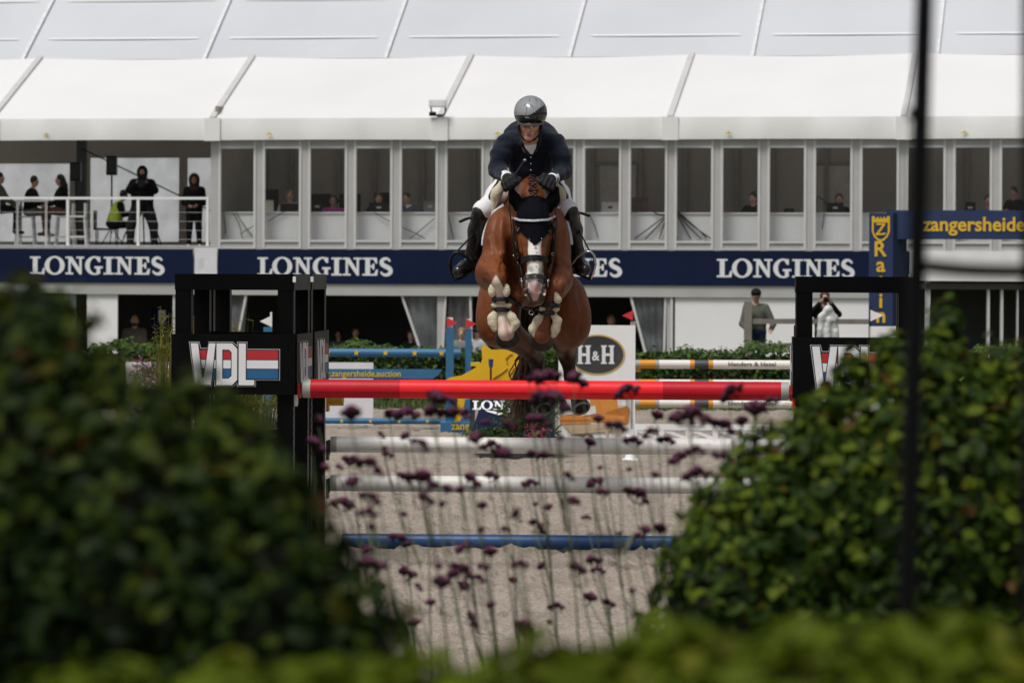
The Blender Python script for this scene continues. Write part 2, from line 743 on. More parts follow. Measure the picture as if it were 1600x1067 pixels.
for n_ in (n1, n2):
    nt.links.new(tc.outputs['Object'], n_.inputs['Vector'])
nt.links.new(n1.outputs['Fac'], mxs.inputs[2])
nt.links.new(n2.outputs['Fac'], mxs.inputs[3])
nt.links.new(mxs.outputs[0], cr.inputs[0])
nt.links.new(cr.outputs[0], b_.inputs['Base Color'])
b_.inputs['Roughness'].default_value = 0.95
b_.inputs['Specular IOR Level'].default_value = 0.2
n3 = nt.nodes.new('ShaderNodeTexNoise')
n3.inputs['Scale'].default_value = 28
n3.inputs['Detail'].default_value = 5
nt.links.new(tc.outputs['Object'], n3.inputs['Vector'])
bp = nt.nodes.new('ShaderNodeBump')
bp.inputs['Strength'].default_value = 0.9
bp.inputs['Distance'].default_value = 0.03
nt.links.new(n3.outputs['Fac'], bp.inputs['Height'])
nt.links.new(bp.outputs[0], b_.inputs['Normal'])
hoofs = np.array([[rnd.uniform(-4.5, 7), rnd.uniform(15, 50), rnd.uniform(.05, .075)] for _ in range(900)])


def sandz(X, Y):
    z = 0.022 * (vnoise(X * 3.1, Y * 2.3, 1) - .5) + 0.055 * (vnoise(X * 8, Y * 6.0, 2) - .5) + 0.07 * np.maximum(vnoise(X * 16, Y * 11, 3) - .58, 0) + 0.14 * np.minimum(vnoise(X * 13 + 50, Y * 9, 4) - .26, 0)
    if X.size > 5000:
        x0, y0 = X[0, 0], Y[0, 0]
        dx, dy = X[0, 1] - x0, Y[1, 0] - y0
        for hx, hy, r in hoofs:                       # hoof prints pressed into the surface
            i0, i1 = int((hx - 2.2 * r - x0) / dx), int((hx + 2.2 * r - x0) / dx) + 2
            j0, j1 = int((hy - 2.2 * r - y0) / dy), int((hy + 2.2 * r - y0) / dy) + 2
            if i0 < 0 or j0 < 0 or i1 > X.shape[1] or j1 > X.shape[0]:
                continue
            d = np.hypot(X[j0:j1, i0:i1] - hx, Y[j0:j1, i0:i1] - hy) / r
            z[j0:j1, i0:i1] += np.where(d < 1, -0.045 * (1 - d * d * .6), 0.022 * np.exp(-((d - 1.15) / .35) ** 2))
    return z + 0.02


tag(grid_mesh('sand_arena', np.arange(-2.5, 3.5, 0.025), np.arange(17, 38, 0.03), sandz, m_sand), kind='structure')
for (xa, xb, ya, yb) in ((-5, -2.45, 14, 53), (3.4, 8, 14, 53), (-2.5, 3.5, 14, 17.02), (-2.5, 3.5, 37.9, 53)):
    tag(grid_mesh('sand_arena', np.arange(xa, xb + .01, 0.06), np.arange(ya, yb + .01, 0.07), sandz, m_sand), kind='structure')
for i, (xa, xb, ya, yb) in enumerate(((-45, -5, 12, 53), (8, 45, 12, 53))):
    tag(grid_mesh('sand_arena', np.linspace(xa, xb, 50), np.linspace(ya, yb, 50), lambda X, Y: 0.01 + 0 * X, m_sand), kind='structure')

m_grass = mat('grass_blades', (0.05, 0.085, 0.02), 0.8, 0.3, 3, col2=(0.09, 0.13, 0.035))
gs = MB()
gs.box(-45, 45, 53.0, 60.0, -0.05, 0.03)
tag(gs.build('grass_strip', m_soil), kind='structure')
r_ = np.random.RandomState(3)
nb = 9000
bx, by = r_.uniform(-9, 9, nb), r_.uniform(52.95, 55.0, nb)
bh, bw = r_.uniform(.05, .14, nb), 0.012
ang = r_.uniform(0, 6.28, nb)
lx, ly = r_.normal(0, .03, nb), r_.normal(0, .03, nb)
V = np.stack([np.stack([bx - bw * np.cos(ang), by - bw * np.sin(ang), 0 * bx + .03], -1),
              np.stack([bx + bw * np.cos(ang), by + bw * np.sin(ang), 0 * bx + .03], -1),
              np.stack([bx + lx, by + ly, bh + .03], -1),
              np.stack([bx + lx - .004, by + ly, bh + .03], -1)], 1).reshape(-1, 3)
tag(body_mesh('verge_grass', V, np.arange(nb * 4).reshape(-1, 4), m_grass, origin=(0, 54, 0)),
    'short green grass verge at the foot of the hedge', 'grass', kind='stuff')

# ------------------------------------------------------------------ pavilion (two storeys, white roof) in its own frame (u along the front, v back)
TH = math.atan(1050 / F)
TC, TS = math.cos(TH), math.sin(TH)
TD = 84.0
MT = Matrix.Translation((0, TD, 0)) @ Matrix.Rotation(-TH, 4, 'Z')


def TU(x, v=0.0):
    k = (x - CX) / F
    return (k * (TD + v * TC) - v * TS) / (TC + k * TS)


def TP(x, y, v=0.0):
    """photo pixel on the plane at depth v behind the pavilion's front -> (u, z)"""
    u = TU(x, v)
    return u, W(x, y, TD - u * TS + v * TC).z


def tw(u, v, z):
    return MT @ Vector((u, v, z))


GT = -0.9                                   # ground level at the pavilion
ZE, ZV = 4.834, 5.31                        # valance bottom and top
ZB1, ZB0, ZC = 2.426, 1.684, 1.418          # fascia banner top and bottom, beam bottom
m_pvc = mat('white_tent_pvc', (0.90, 0.90, 0.91), 0.45, 0.03, 0.35, 0.10, 1.8, trans=0.2)
m_val = mat('white_valance_pvc', (0.80, 0.80, 0.80), 0.5, 0.05, 0.8, 0.10, 2.5)
m_alu = mat('grey_aluminium_frame', (0.46, 0.46, 0.46), 0.45, 0.05, 3, metal=0.15)
m_alu2 = mat('light_aluminium_edge', (0.62, 0.62, 0.62), 0.4, 0.04, 3, metal=0.15)
m_rib = mat('roof_rib_aluminium', (0.55, 0.55, 0.55), 0.45, 0.06, 2)
m_navy = mat('navy_banner', (0.0045, 0.0105, 0.040), 0.75, 0.12, 1.2, 0.05, 3, spec=0.15)
m_lett = mat('white_lettering', (0.72, 0.73, 0.76), 0.6, 0.03)
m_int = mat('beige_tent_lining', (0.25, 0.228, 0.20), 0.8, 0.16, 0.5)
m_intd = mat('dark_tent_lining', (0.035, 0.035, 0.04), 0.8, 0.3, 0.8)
m_deck = mat('grey_deck_boards', (0.25, 0.24, 0.23), 0.7, 0.1, 4)
m_white = mat('white_paint', (0.78, 0.78, 0.78), 0.45, 0.03, 3)
m_wall = mat('white_pvc_wall', (0.80, 0.80, 0.81), 0.5, 0.04, 0.7, 0.12, 2.0)
m_black = mat('black_plastic', (0.008, 0.008, 0.009), 0.45, 0.3, 6, spec=.15)
m_bsoft = mat('black_cloth', (0.010, 0.010, 0.012), 0.85, 0.35, 8)
m_glass = glassmat('window_glass', (0.985, 0.99, 0.99), 0.025)
m_clear = glassmat('clear_pvc_curtain', (0.8, 0.82, 0.85), 0.05, 0.12, haze=0.22, hazecol=(0.55, 0.57, 0.62))
m_clear2 = glassmat('clear_pvc_window', (0.95, 0.96, 0.98), 0.04, 0.1, haze=0.16, hazecol=(0.8, 0.82, 0.86))

pav = empty('pavilion', tw(0, 0, GT), 'long white two storey event pavilion with pitched white roof and window row', 'pavilion')
seam = [TU(333), TU(688), TU(1047), TU(1412)]
bay = (seam[3] - seam[0]) / 3
SEAM = [seam[0] - 2 * bay, seam[0] - bay] + seam + [seam[3] + bay, seam[3] + 2 * bay]
RV, RZ_ = 3.6, 6.89                         # ridge line
for i in range(len(SEAM) - 1):
    a, b = SEAM[i], SEAM[i + 1]
    mb = MB(MT)
    nu, nv = 10, 8
    vs, fs = [], []
    for j in range(nv + 1):
        for k in range(nu + 1):
            t, s_ = j / nv, k / nu
            sag = -0.05 * 4 * s_ * (1 - s_) * (0.35 + t) * (1 if t < 1 else 0.8)
            vs.append((a + (b - a) * s_, -0.12 + (RV + 0.12) * t, ZV + (RZ_ - ZV) * t + sag))
    for j in range(nv):
        for k in range(nu):
            q = j * (nu + 1) + k
            fs.append((q, q + 1, q + nu + 2, q + nu + 1))
    mb.add(vs, fs, 0, True)
    mb.build('roof_panel', m_pvc, pav)
    bk = MB(MT)
    bk.add([(a, RV, RZ_ - 0.04), (b, RV, RZ_ - 0.04), (b, 7.2, ZV), (a, 7.2, ZV)], [(0, 1, 2, 3)])
    bk.build('roof_panel', m_pvc, pav)
    vb = MB(MT)                             # valance with soft waves
    vs, fs = [], []
    n_ = 24
    for k in range(n_ + 1):
        s_ = k / n_
        w = 0.012 * math.sin(s_ * 19 + i) + 0.01 * math.sin(s_ * 43 + 2 * i)
        for (z, d) in ((ZV + .01, -0.13), ((ZV + ZE) / 2, -0.16 + w), (ZE, -0.15 + 1.6 * w)):
            vs.append((a + (b - a) * s_, d, z + (0.010 * math.sin(s_ * math.pi) if z == ZE else 0)))
    for k in range(n_):
        for j in range(2):
            q = k * 3 + j
            fs.append((q, q + 3, q + 4, q + 1))
    vb.add(vs, fs, 0, True)
    va = vb.build('valance', m_val, pav)
    um, zm = TP(0, 209)[0] * 0 + a + 0.255 * (b - a), ZE + 0.14
    yl = MB(MT)
    yl.prism([(-.09, -.02), (.09, -.02), (.03, .015), (0, .04), (-.03, .015)], (um, -.185, zm), (1, 0, 0), (0, 0, 1), .003)
    yl.build('maker_mark', mat('yellow_mark', (0.62, 0.48, 0.09), 0.6), va)
for i, a in enumerate(SEAM):
    mb = MB(MT)
    mb.bar((a, -0.14, ZV + 0.02), (a, RV, RZ_ + 0.03), 0.13, 0.06)
    mb.build('roof_rib', m_rib, pav)
    mb = MB(MT)
    mb.box(a - .17, a + .19, -.20, -.13, ZE - .015, ZV + .012)
    mb.build('valance_joint', m_val, pav)
    for v0 in (0.0, 7.0):
        mb = MB(MT)
        mb.box(a - .07, a + .07, v0 + .02, v0 + .16, GT, ZV - .02)
        mb.build('post', m_alu, pav)
U0, U1 = SEAM[0], SEAM[-1]
mb = MB(MT)
mb.box(U0, U1, 0.10, 7.2, 2.26, 2.44)
mb.build('upper_floor', m_deck, pav)
mb = MB(MT)
mb.box(U0, U1, -0.06, 0.09, ZC, ZB0 - .012)
mb.build('beam', mat('grey_beam', (0.42, 0.42, 0.41), 0.5, 0.06, 1.5), pav)
mb = MB(MT)
mb.box(U0, U1, -.02, .08, ZB0 + .01, 2.5)
mb.build('edge_beam', m_alu, pav)
# back wall of the upper storey: solid lining behind the windows, clear openings behind the terrace
UT = TU(336)
mb = MB(MT)
mb.box(UT, U1, 4.4, 4.5, 2.44, 6.6)
mb.build('back_wall', m_int, pav)
mb = MB(MT)
mb.box(UT - .04, UT + .04, .12, 7.0, 2.44, 5.6)
mb.build('partition_wall', m_int, pav)
for x in (415, 455, 528, 585, 660, 740, 925, 1000, 1070, 1150, 1207, 1290, 1430, 1510):
    u = TU(x, 4.3)
    mb = MB(MT)
    mb.box(u - .05, u + .05, 4.3, 4.4, 2.44, 5.7)
    mb.build('inner_post', mat('brown_grey_post', (0.16, 0.145, 0.13), 0.6), pav)
for xa, xb, y in ((930, 1000, 255), (1270, 1335, 255)):
    (ua, za), (ub, _) = TP(xa, y, 4.35), TP(xb, y, 4.35)
    mb = MB(MT)
    mb.box(ua, ub, 4.34, 4.4, za - .04, za + .04)
    mb.build('door_frame', mat('brown_grey_post', (0.16, 0.145, 0.13), 0.6), pav)
    mb = MB(MT)
    mb.box(ua + .1, ub - .1, 4.36, 4.4, 2.44, za - .05)
    mb.build('inner_door', mat('pale_door', (0.36, 0.33, 0.3), 0.6), pav)
# terrace back wall with openings
V7 = 6.9
tb = MB(MT)
wins = [(-60, 108, 256, 378), (139, 279, 247, 378), (291, 345, 247, 378)]
zt = TP(150, 215, V7)[1]
edges_u = []
for (xa, xb, ya, yb) in wins:
    ua, z1 = TP(xa, ya, V7)
    ub, z0 = TP(xb, yb, V7)
    edges_u.append((ua, ub, z0, z1))
cur = U0
for (ua, ub, z0, z1) in edges_u:
    if ua > cur:
        tb.box(cur, ua, V7, V7 + .1, 2.44, 6.0)
    ua = max(ua, cur)
    tb.box(ua, ub, V7, V7 + .1, z1, 6.0)
    tb.box(ua, ub, V7, V7 + .1, 2.44, z0)
    cur = ub
tb.build('terrace_back_wall', m_int, pav)
for (ua, ub, z0, z1) in edges_u:
    pm = MB(MT)
    pm.box(max(ua, U0), ub, V7 + .04, V7 + .05, z0, z1)
    pm.build('clear_wall_panel', m_clear2, pav)
mb = MB(MT)
u, _ = TP(125, 300, 5.0)
mb.box(u - .1, u + .1, 5.0, 5.2, 2.44, 6.2)
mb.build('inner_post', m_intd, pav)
mb = MB(MT)
mb.bar(tw(0, 0, 0) * 0 + Vector((TP(126, 232, 4.9)[0], 4.9, TP(126, 232, 4.9)[1])), Vector((TP(330, 330, 4.9)[0], 4.9, TP(330, 330, 4.9)[1])), .03, .03)
mb.build('brace_cable', m_black, pav)

# window modules, one metre each
wx = [336, 405, 476, 547.5, 618.5, 689.5, 761, 833, 904.5, 976, 1048, 1120, 1193, 1265, 1337.5, 1410, 1483, 1555.5, 1628]
WU = [TU(x) for x in wx]
ZP0, ZP1 = 2.64, 4.655
for i in range(len(WU) - 1):
    a, b = WU[i], WU[i + 1]
    wroot = bpy.data.objects.new('window', None)
    COL.objects.link(wroot)
    wroot.parent = pav
    wroot.location = tw((a + b) / 2, 0, 2.44) - Vector(pav.location)
    fr = MB(MT)
    g_ = 0.075
    fa, fb, h1, h0 = a + g_, b - g_, ZP1 + .05, ZP0 - .05
    fr.prism([(fa, 2.44), (fb, 2.44), (fb, ZE), (fa, ZE)], (0, .05, 0), (1, 0, 0), (0, 0, 1), .09,
             holes=[[(fa + .055, ZP0), (fb - .055, ZP0), (fb - .055, ZP1), (fa + .055, ZP1)],
                    [(fa + .055, 2.46), (fb - .055, 2.46), (fb - .055, h0), (fa + .055, h0)],
                    [(fa + .055, h1), (fb - .055, h1), (fb - .055, ZE - .01), (fa + .055, ZE - .01)]])
    fr.build('frame', m_alu2, wroot)
    for (q0, q1) in ((ZP1 + .05, ZE - .01), (2.46, ZP0 - .05)):
        fl = MB(MT)
        fl.box(a + g_ + .055, b - g_ - .055, -.01, .03, q0, q1)
        fl.build('infill_panel', m_alu, wroot)
    pn = MB(MT)
    pn.box(a + g_ + .055, b - g_ - .055, .005, .011, ZP0, ZP1)
    pn.build('pane', m_glass, wroot)
for a in WU:
    mb = MB(MT)
    mb.box(a - .075, a + .075, -.015, .06, 2.44, ZE)
    mb.build('mullion', m_alu, pav)

# fascia banners with lettering
def arc(cx, cy, rx, ry, a0, a1, n):
    return [(cx + rx * math.cos(math.radians(a0 + (a1 - a0) * i / n)), cy + ry * math.sin(math.radians(a0 + (a1 - a0) * i / n))) for i in range(n + 1)]


LET = {
    'L': ([(0, 0), (.8, 0), (.84, .36), (.74, .36), (.64, .1), (.42, .1), (.42, .9), (.58, .9), (.58, 1), (0, 1), (0, .9), (.16, .9), (.16, .1), (0, .1)], None, .84),
    'I': ([(0, 0), (.58, 0), (.58, .1), (.42, .1), (.42, .9), (.58, .9), (.58, 1), (0, 1), (0, .9), (.16, .9), (.16, .1), (0, .1)], None, .58),
    'N': ([(0, 0), (.44, 0), (.44, .1), (.29, .1), (.29, .70), (.78, 0), (.90, 0), (.90, .9), (1.04, .9), (1.04, 1), (.6, 1), (.6, .9), (.77, .9), (.77, .36), (.36, 1), (0, 1), (0, .9), (.16, .9), (.16, .1), (0, .1)], None, 1.04),
    'E': ([(0, 0), (.82, 0), (.86, .34), (.76, .34), (.64, .1), (.42, .1), (.42, .46), (.53, .46), (.57, .34), (.66, .34), (.66, .68), (.57, .68), (.53, .56), (.42, .56), (.42, .9), (.62, .9), (.73, .68), (.82, .68), (.8, 1), (0, 1), (0, .9), (.16, .9), (.16, .1), (0, .1)], None, .86),
    'O': (arc(.56, .5, .56, .53, 0, 345, 23), [arc(.56, .5, .30, .43, 0, 345, 23)], 1.12),
    'G': (arc(.54, .5, .54, .53, 62, 310, 22) + [(.84, .10), (.84, .34), (.98, .34), (.98, .46), (.52, .46), (.52, .34), (.64, .34), (.64, .13)] + arc(.54, .5, .28, .43, 292, 78, 18) + [(.74, .70), (.85, .70), (.85, 1.0), (.77, 1.0), (.745, .955)], None, .98),
}
_cl = arc(.38, .74, .235, .215, 12, 200, 10) + [(.22, .60), (.36, .52), (.50, .46)] + arc(.38, .255, .265, .215, 40, -170, 12)
_L, _R = [], []
for i, p in enumerate(_cl):
    q0, q1 = _cl[max(0, i - 1)], _cl[min(len(_cl) - 1, i + 1)]
    d = Vector((q1[0] - q0[0], q1[1] - q0[1])).normalized()
    t = i / (len(_cl) - 1)
    w = 0.052 + 0.075 * math.sin(math.pi * t) ** 1.5
    _L.append((p[0] - d.y * w, p[1] + d.x * w))
    _R.append((p[0] + d.y * w, p[1] - d.x * w))
LET['S'] = (_L + _R[::-1], None, .76)


def slab_word(mb, word, origin, ux, uy, width, height, th=.006):
    adv = []
    x = 0
    for ch in word:
        adv.append(x)
        x += LET[ch][2] + (0.05 if ch != 'L' else -0.02)
    k = width / (x - .05)
    ux, uy = Vector(ux), Vector(uy)
    for a, ch in zip(adv, word):
        P, H, _ = LET[ch]
        mb.prism([((p[0] + a) * k, p[1] * height) for p in P], origin, ux, uy, th,
                 holes=[[((p[0] + a) * k, p[1] * height) for p in h] for h in H] if H else None)


def banner(xa, xb, words):
    ba = MB(MT)
    ua, ub = TU(xa), TU(xb)
    ba.box(ua, ub, -.10, -.085, ZB0, ZB1)
    bo = ba.build('banner', m_navy, pav)
    for (x0, x1) in words:
        u0, z0 = TP(x0, 430)
        u1, _ = TP(x1, 430)
        mb = MB(MT)
        slab_word(mb, 'LONGINES', (u0, -.101, 1.855), (1, 0, 0), (0, 0, 1), u1 - u0, 0.395)
        mb.build('lettering', m_lett, bo)
    return bo


banner(-80, 303, [(49, 259)])
banner(342, 1422, [(404, 615), (762, 973), (1121, 1336)])
mb = MB(MT)
u0, u1 = TU(306), TU(341)
mb.box(u0, u1, -.115, -.103, 1.86, 2.46)
pp = mb.build('notice_sheet', mat('paper', (0.68, 0.67, 0.72), 0.7, 0.04), pav)
mb = MB(MT)
for k in range(5):
    mb.box(u0 + .09, u0 + .22, -.118, -.1165, 2.0 + k * .05, 2.015 + k * .05)
mb.build('printed_lines', mat('paper_print', (0.5, 0.5, 0.56), 0.7), pp)
# fabric skirt right of the gate instead of the banner
mb = MB(MT)
vs, fs = [], []
ua, ub = TU(1422), U1
n_ = 60
for k in range(n_ + 1):
    s_ = k / n_
    for j, z in enumerate((2.44, 1.95)):
        vs.append((ua + (ub - ua) * s_, -.07 - .03 * math.sin(k * 1.9) * j, z))
for k in range(n_):
    fs.append((2 * k, 2 * k + 2, 2 * k + 3, 2 * k + 1))
mb.add(vs, fs, 0, True)
mb.build('pleated_skirt', m_val, pav)

# ground storey
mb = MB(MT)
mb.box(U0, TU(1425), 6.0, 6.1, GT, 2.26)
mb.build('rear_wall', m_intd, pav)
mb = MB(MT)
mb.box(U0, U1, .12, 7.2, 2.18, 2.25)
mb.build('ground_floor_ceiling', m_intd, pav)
mb = MB(MT)
mb.box(U0, U1, -1, 7.2, GT - .1, GT + .012)
mb.build('ground_floor', m_deck, pav)
mb = MB(MT)
mb.box(TU(1055), TU(1420), .0, .04, GT, ZC)
mb.build('ground_floor_wall', m_wall, pav)
mb = MB(MT)
mb.box(TU(136), TU(184), .0, .04, GT, ZC)
mb.build('ground_floor_wall', m_wall, pav)
mb = MB(MT)
mb.box(TU(100), TU(118), .0, .04, GT, ZC)
mb.build('ground_floor_wall', mat('grey_wall', (0.3, 0.3, 0.31), 0.6), pav)
for (xa, ya, xb, yb, w) in ((385, 463, 372, 530, .1), (628, 463, 662, 560, .05), (696, 463, 690, 600, .05), (735, 463, 738, 560, .06), (986, 463, 1010, 555, .09), (1040, 463, 1037, 600, .05), (1050, 463, 1050, 600, .1), (272, 463, 272, 600, .06), (345, 463, 343, 560, .05)):
    ua, za = TP(xa, ya)
    ub, zb = TP(xb, yb)
    mb = MB(MT)
    mb.bar((ua, .02, ZC), (ub, .02, zb), w, .05)
    mb.build('frame_pole', m_alu2, pav)


def curtain(xa, xb, xa2, xb2, n=26, seed=0):
    """gathered clear sheet hanging from the beam"""
    mb = MB(MT)
    vs, fs = [], []
    m_ = 10
    for j in range(m_ + 1):
        t = j / m_
        z = ZC - .01 + (GT + .5 - ZC) * t
        for k in range(n + 1):
            s_ = k / n
            u = TU(xa + (xb - xa) * s_) * (1 - t) + TU(xa2 + (xb2 - xa2) * s_) * t
            vs.append((u, .08 + .05 * math.sin(k * 1.7 + seed) * (.4 + t) + .02 * math.sin(k * 3.1 + 4 * t), z))
    for j in range(m_):
        for k in range(n):
            q = j * (n + 1) + k
            fs.append((q, q + 1, q + n + 2, q + n + 1))
    mb.add(vs, fs, 0, True)
    return mb.build('clear_curtain', m_clear, pav)


curtain(628, 738, 664, 730)
curtain(988, 1048, 1012, 1046, 18, 2)
curtain(352, 386, 352, 374, 10, 3)

# floodlight clipped on the eave
fl = empty('floodlight', tw(TU(686), -.15, ZV), 'small white floodlight clipped to the pavilion eave above the second roof seam', 'floodlight')
u, z = TP(687, 163)
mb = MB(MT)
mb.box(u - .19, u + .19, -.36, -.22, z - .08, z + .08)
mb.build('lamp_housing', m_white, fl)
mb = MB(MT)
mb.box(u - .17, u + .17, -.37, -.362, z - .06, z + .06)
mb.build('lens', mat('lamp_glass', (0.75, 0.76, 0.78), 0.15), fl)
mb = MB(MT)
mb.tube([(u - .16, -.28, z - .08), (u - .15, -.22, z - .2), (u - .05, -.16, z - .25), (u + .1, -.16, z - .25), (u + .16, -.22, z - .18), (u + .16, -.28, z - .08)], .018, 6)
mb.box(u - .2, u - .06, -.26, -.16, z - .27, z - .18)
mb.build('bracket', m_black, fl)

# ------------------------------------------------------------------ large tent behind
big = empty('large_tent', tw(0, 20, GT), 'huge grey white tent roof rising behind the pavilion', 'tent')
BV = 20.0


def BU(x):
    return TU(x, BV)


bx_ = [BU(x) for x in (28, 313, 597, 885, 1172, 1462)]
bw_ = (bx_[-1] - bx_[0]) / 5
bx_ = [bx_[0] - bw_] + bx_ + [bx_[-1] + bw_]
zb_ = TP(800, 90, BV)[1] - .25
m_big = mat('grey_translucent_roof', (0.63, 0.65, 0.69), 0.45, 0.05, 0.25, 0.08, 0.8, trans=0.15)
m_big2 = mat('grey_roof_strip', (0.74, 0.75, 0.78), 0.5, 0.04, 0.3)
sl = math.tan(math.radians(33))
for i in range(len(bx_) - 1):
    a, b = bx_[i], bx_[i + 1]
    mb = MB(MT)
    n_, m_ = 8, 8
    vs, fs = [], []
    for j in range(m_ + 1):
        for k in range(n_ + 1):
            s_, t = k / n_, j / m_
            v = 9.0 * t
            vs.append((a + (b - a) * s_, BV + v, zb_ + v * sl - .03 * math.sin(math.pi * s_)))
    for j in range(m_):
        for k in range(n_):
            q = j * (n_ + 1) + k
            fs.append((q, q + 1, q + n_ + 2, q + n_ + 1))
    mb.add(vs, fs, 0, True)
    mb.build('roof_panel', m_big, big)
    for k, v in enumerate((1.35, 3.2, 5.5)):
        mb = MB(MT)
        z0_, z1_ = zb_ + v * sl + .02, zb_ + (v + .07) * sl + .02
        mb.add([(a + .45, BV + v, z0_), (b - .45, BV + v, z0_), (b - .45, BV + v + .07, z1_), (a + .45, BV + v + .07, z1_)], [(0, 1, 2, 3)])
        mb.build('purlin', m_big2, big)
for a in bx_:
    mb = MB(MT)
    mb.bar((a, BV - .02, zb_ + .05), (a, BV + 9, zb_ + 9 * sl + .05), .09, .05)
    mb.build('roof_rib', mat('pale_rib', (0.66, 0.67, 0.69), 0.5), big)
mb = MB(MT)
mb.box(bx_[0] - 8, bx_[-1] + 8, BV + .05, BV + .15, GT, zb_)
mb.build('front_wall', m_wall, big)

# ------------------------------------------------------------------ oxer in front (frame: lx along the poles, ly away from the camera)
PHI = math.atan(300 / F)
OX = Vector((0.208, 24.0, 0.0))
MO = Matrix.Translation(OX) @ Matrix.Rotation(-PHI, 4, 'Z')
m_tower = mat('black_gloss_plastic', (0.0025, 0.0025, 0.003), 0.38, 0.4, 5, spec=0.07)
m_towers = mat('black_board', (0.003, 0.003, 0.0035), 0.45, 0.3, 4, spec=0.07)
m_lred = mat('print_red', (0.42, 0.015, 0.025), 0.5, 0.05)
m_lblue = mat('print_blue', (0.014, 0.10, 0.24), 0.5, 0.05)
m_lwhite = mat('print_white', (0.70, 0.71, 0.74), 0.5, 0.03)
m_lgrey = mat('print_grey', (0.45, 0.46, 0.48), 0.5, 0.03)
m_lblack = mat('print_black', (0.005, 0.005, 0.006), 0.5, 0.1)


def offset_poly(P, d):
    n = len(P)
    ar = sum(P[i][0] * P[(i + 1) % n][1] - P[(i + 1) % n][0] * P[i][1] for i in range(n))
    sg = 1 if ar > 0 else -1
    out = []
    for i in range(n):
        a, b, c = Vector(P[i - 1]), Vector(P[i]), Vector(P[(i + 1) % n])
        e1, e2 = (b - a).normalized(), (c - b).normalized()
        n1, n2 = Vector((e1.y, -e1.x)) * sg, Vector((e2.y, -e2.x)) * sg
        m = n1 + n2
        if m.length < 1e-5:
            m = n1
        m.normalize()
        q = min(1 / max(m.dot(n1), .4), 2.0)
        out.append((b.x + m.x * d * q, b.y + m.y * d * q))
    return out


def emblem(parent, origin, ux, uy, kx, ky, ext=.002):
    """the three letters over a red, white and blue flag with a double outline"""
    O = [(590, 520), (678, 520), (690, 572), (742, 572), (752, 520), (958, 520), (992, 552), (992, 520), (1078, 520), (1078, 578), (1350, 578),
         (1350, 838), (1150, 838), (1150, 892), (992, 892), (992, 866), (962, 892), (805, 892), (805, 842), (790, 842), (783, 892), (640, 892)]
    Vl = [(606, 533), (668, 533), (702, 822), (716, 822), (757, 533), (813, 533), (776, 879), (650, 879)]
    Dl = [(822, 533), (950, 533), (994, 578), (994, 836), (953, 879), (822, 879)]
    Dh = [(870, 585), (926, 585), (948, 607), (948, 802), (924, 825), (870, 825)]
    Ll = [(1007, 533), (1066, 533), (1066, 836), (1138, 836), (1138, 879), (1007, 879)]
    f = lambda P: [((p[0] - 970) * kx, (705 - p[1]) * ky) for p in P]
    o, ux, uy = Vector(origin), Vector(ux).normalized(), Vector(uy).normalized()
    n = ux.cross(uy)
    mb = MB()
    e = ext
    rect = lambda x0, x1, y0, y1: f([(x0, y0), (x1, y0), (x1, y1), (x0, y1)])
    mb.prism(f(O), o, ux, uy, e, 0)
    mb.prism(f(offset_poly(O, -5)), o + n * e * .8, ux, uy, e, 1)
    for (y0, y1, k) in ((590, 666, 2), (672, 741, 3), (747, 826, 4)):
        mb.prism(rect(684, 1334, y0, y1), o + n * e * 1.6, ux, uy, e, k)
    for P in (Vl, Dl, Ll):
        mb.prism(f(offset_poly(P, 7)), o + n * e * 2.4, ux, uy, e, 1, holes=[f(offset_poly(Dh, -7))] if P is Dl else None)
        mb.prism(f(P), o + n * e * 3.4, ux, uy, e, 5, holes=[f(Dh)] if P is Dl else None)
    return mb.build('emblem', [m_lgrey, m_lblack, m_lred, m_lwhite, m_lblue, m_lwhite], parent)


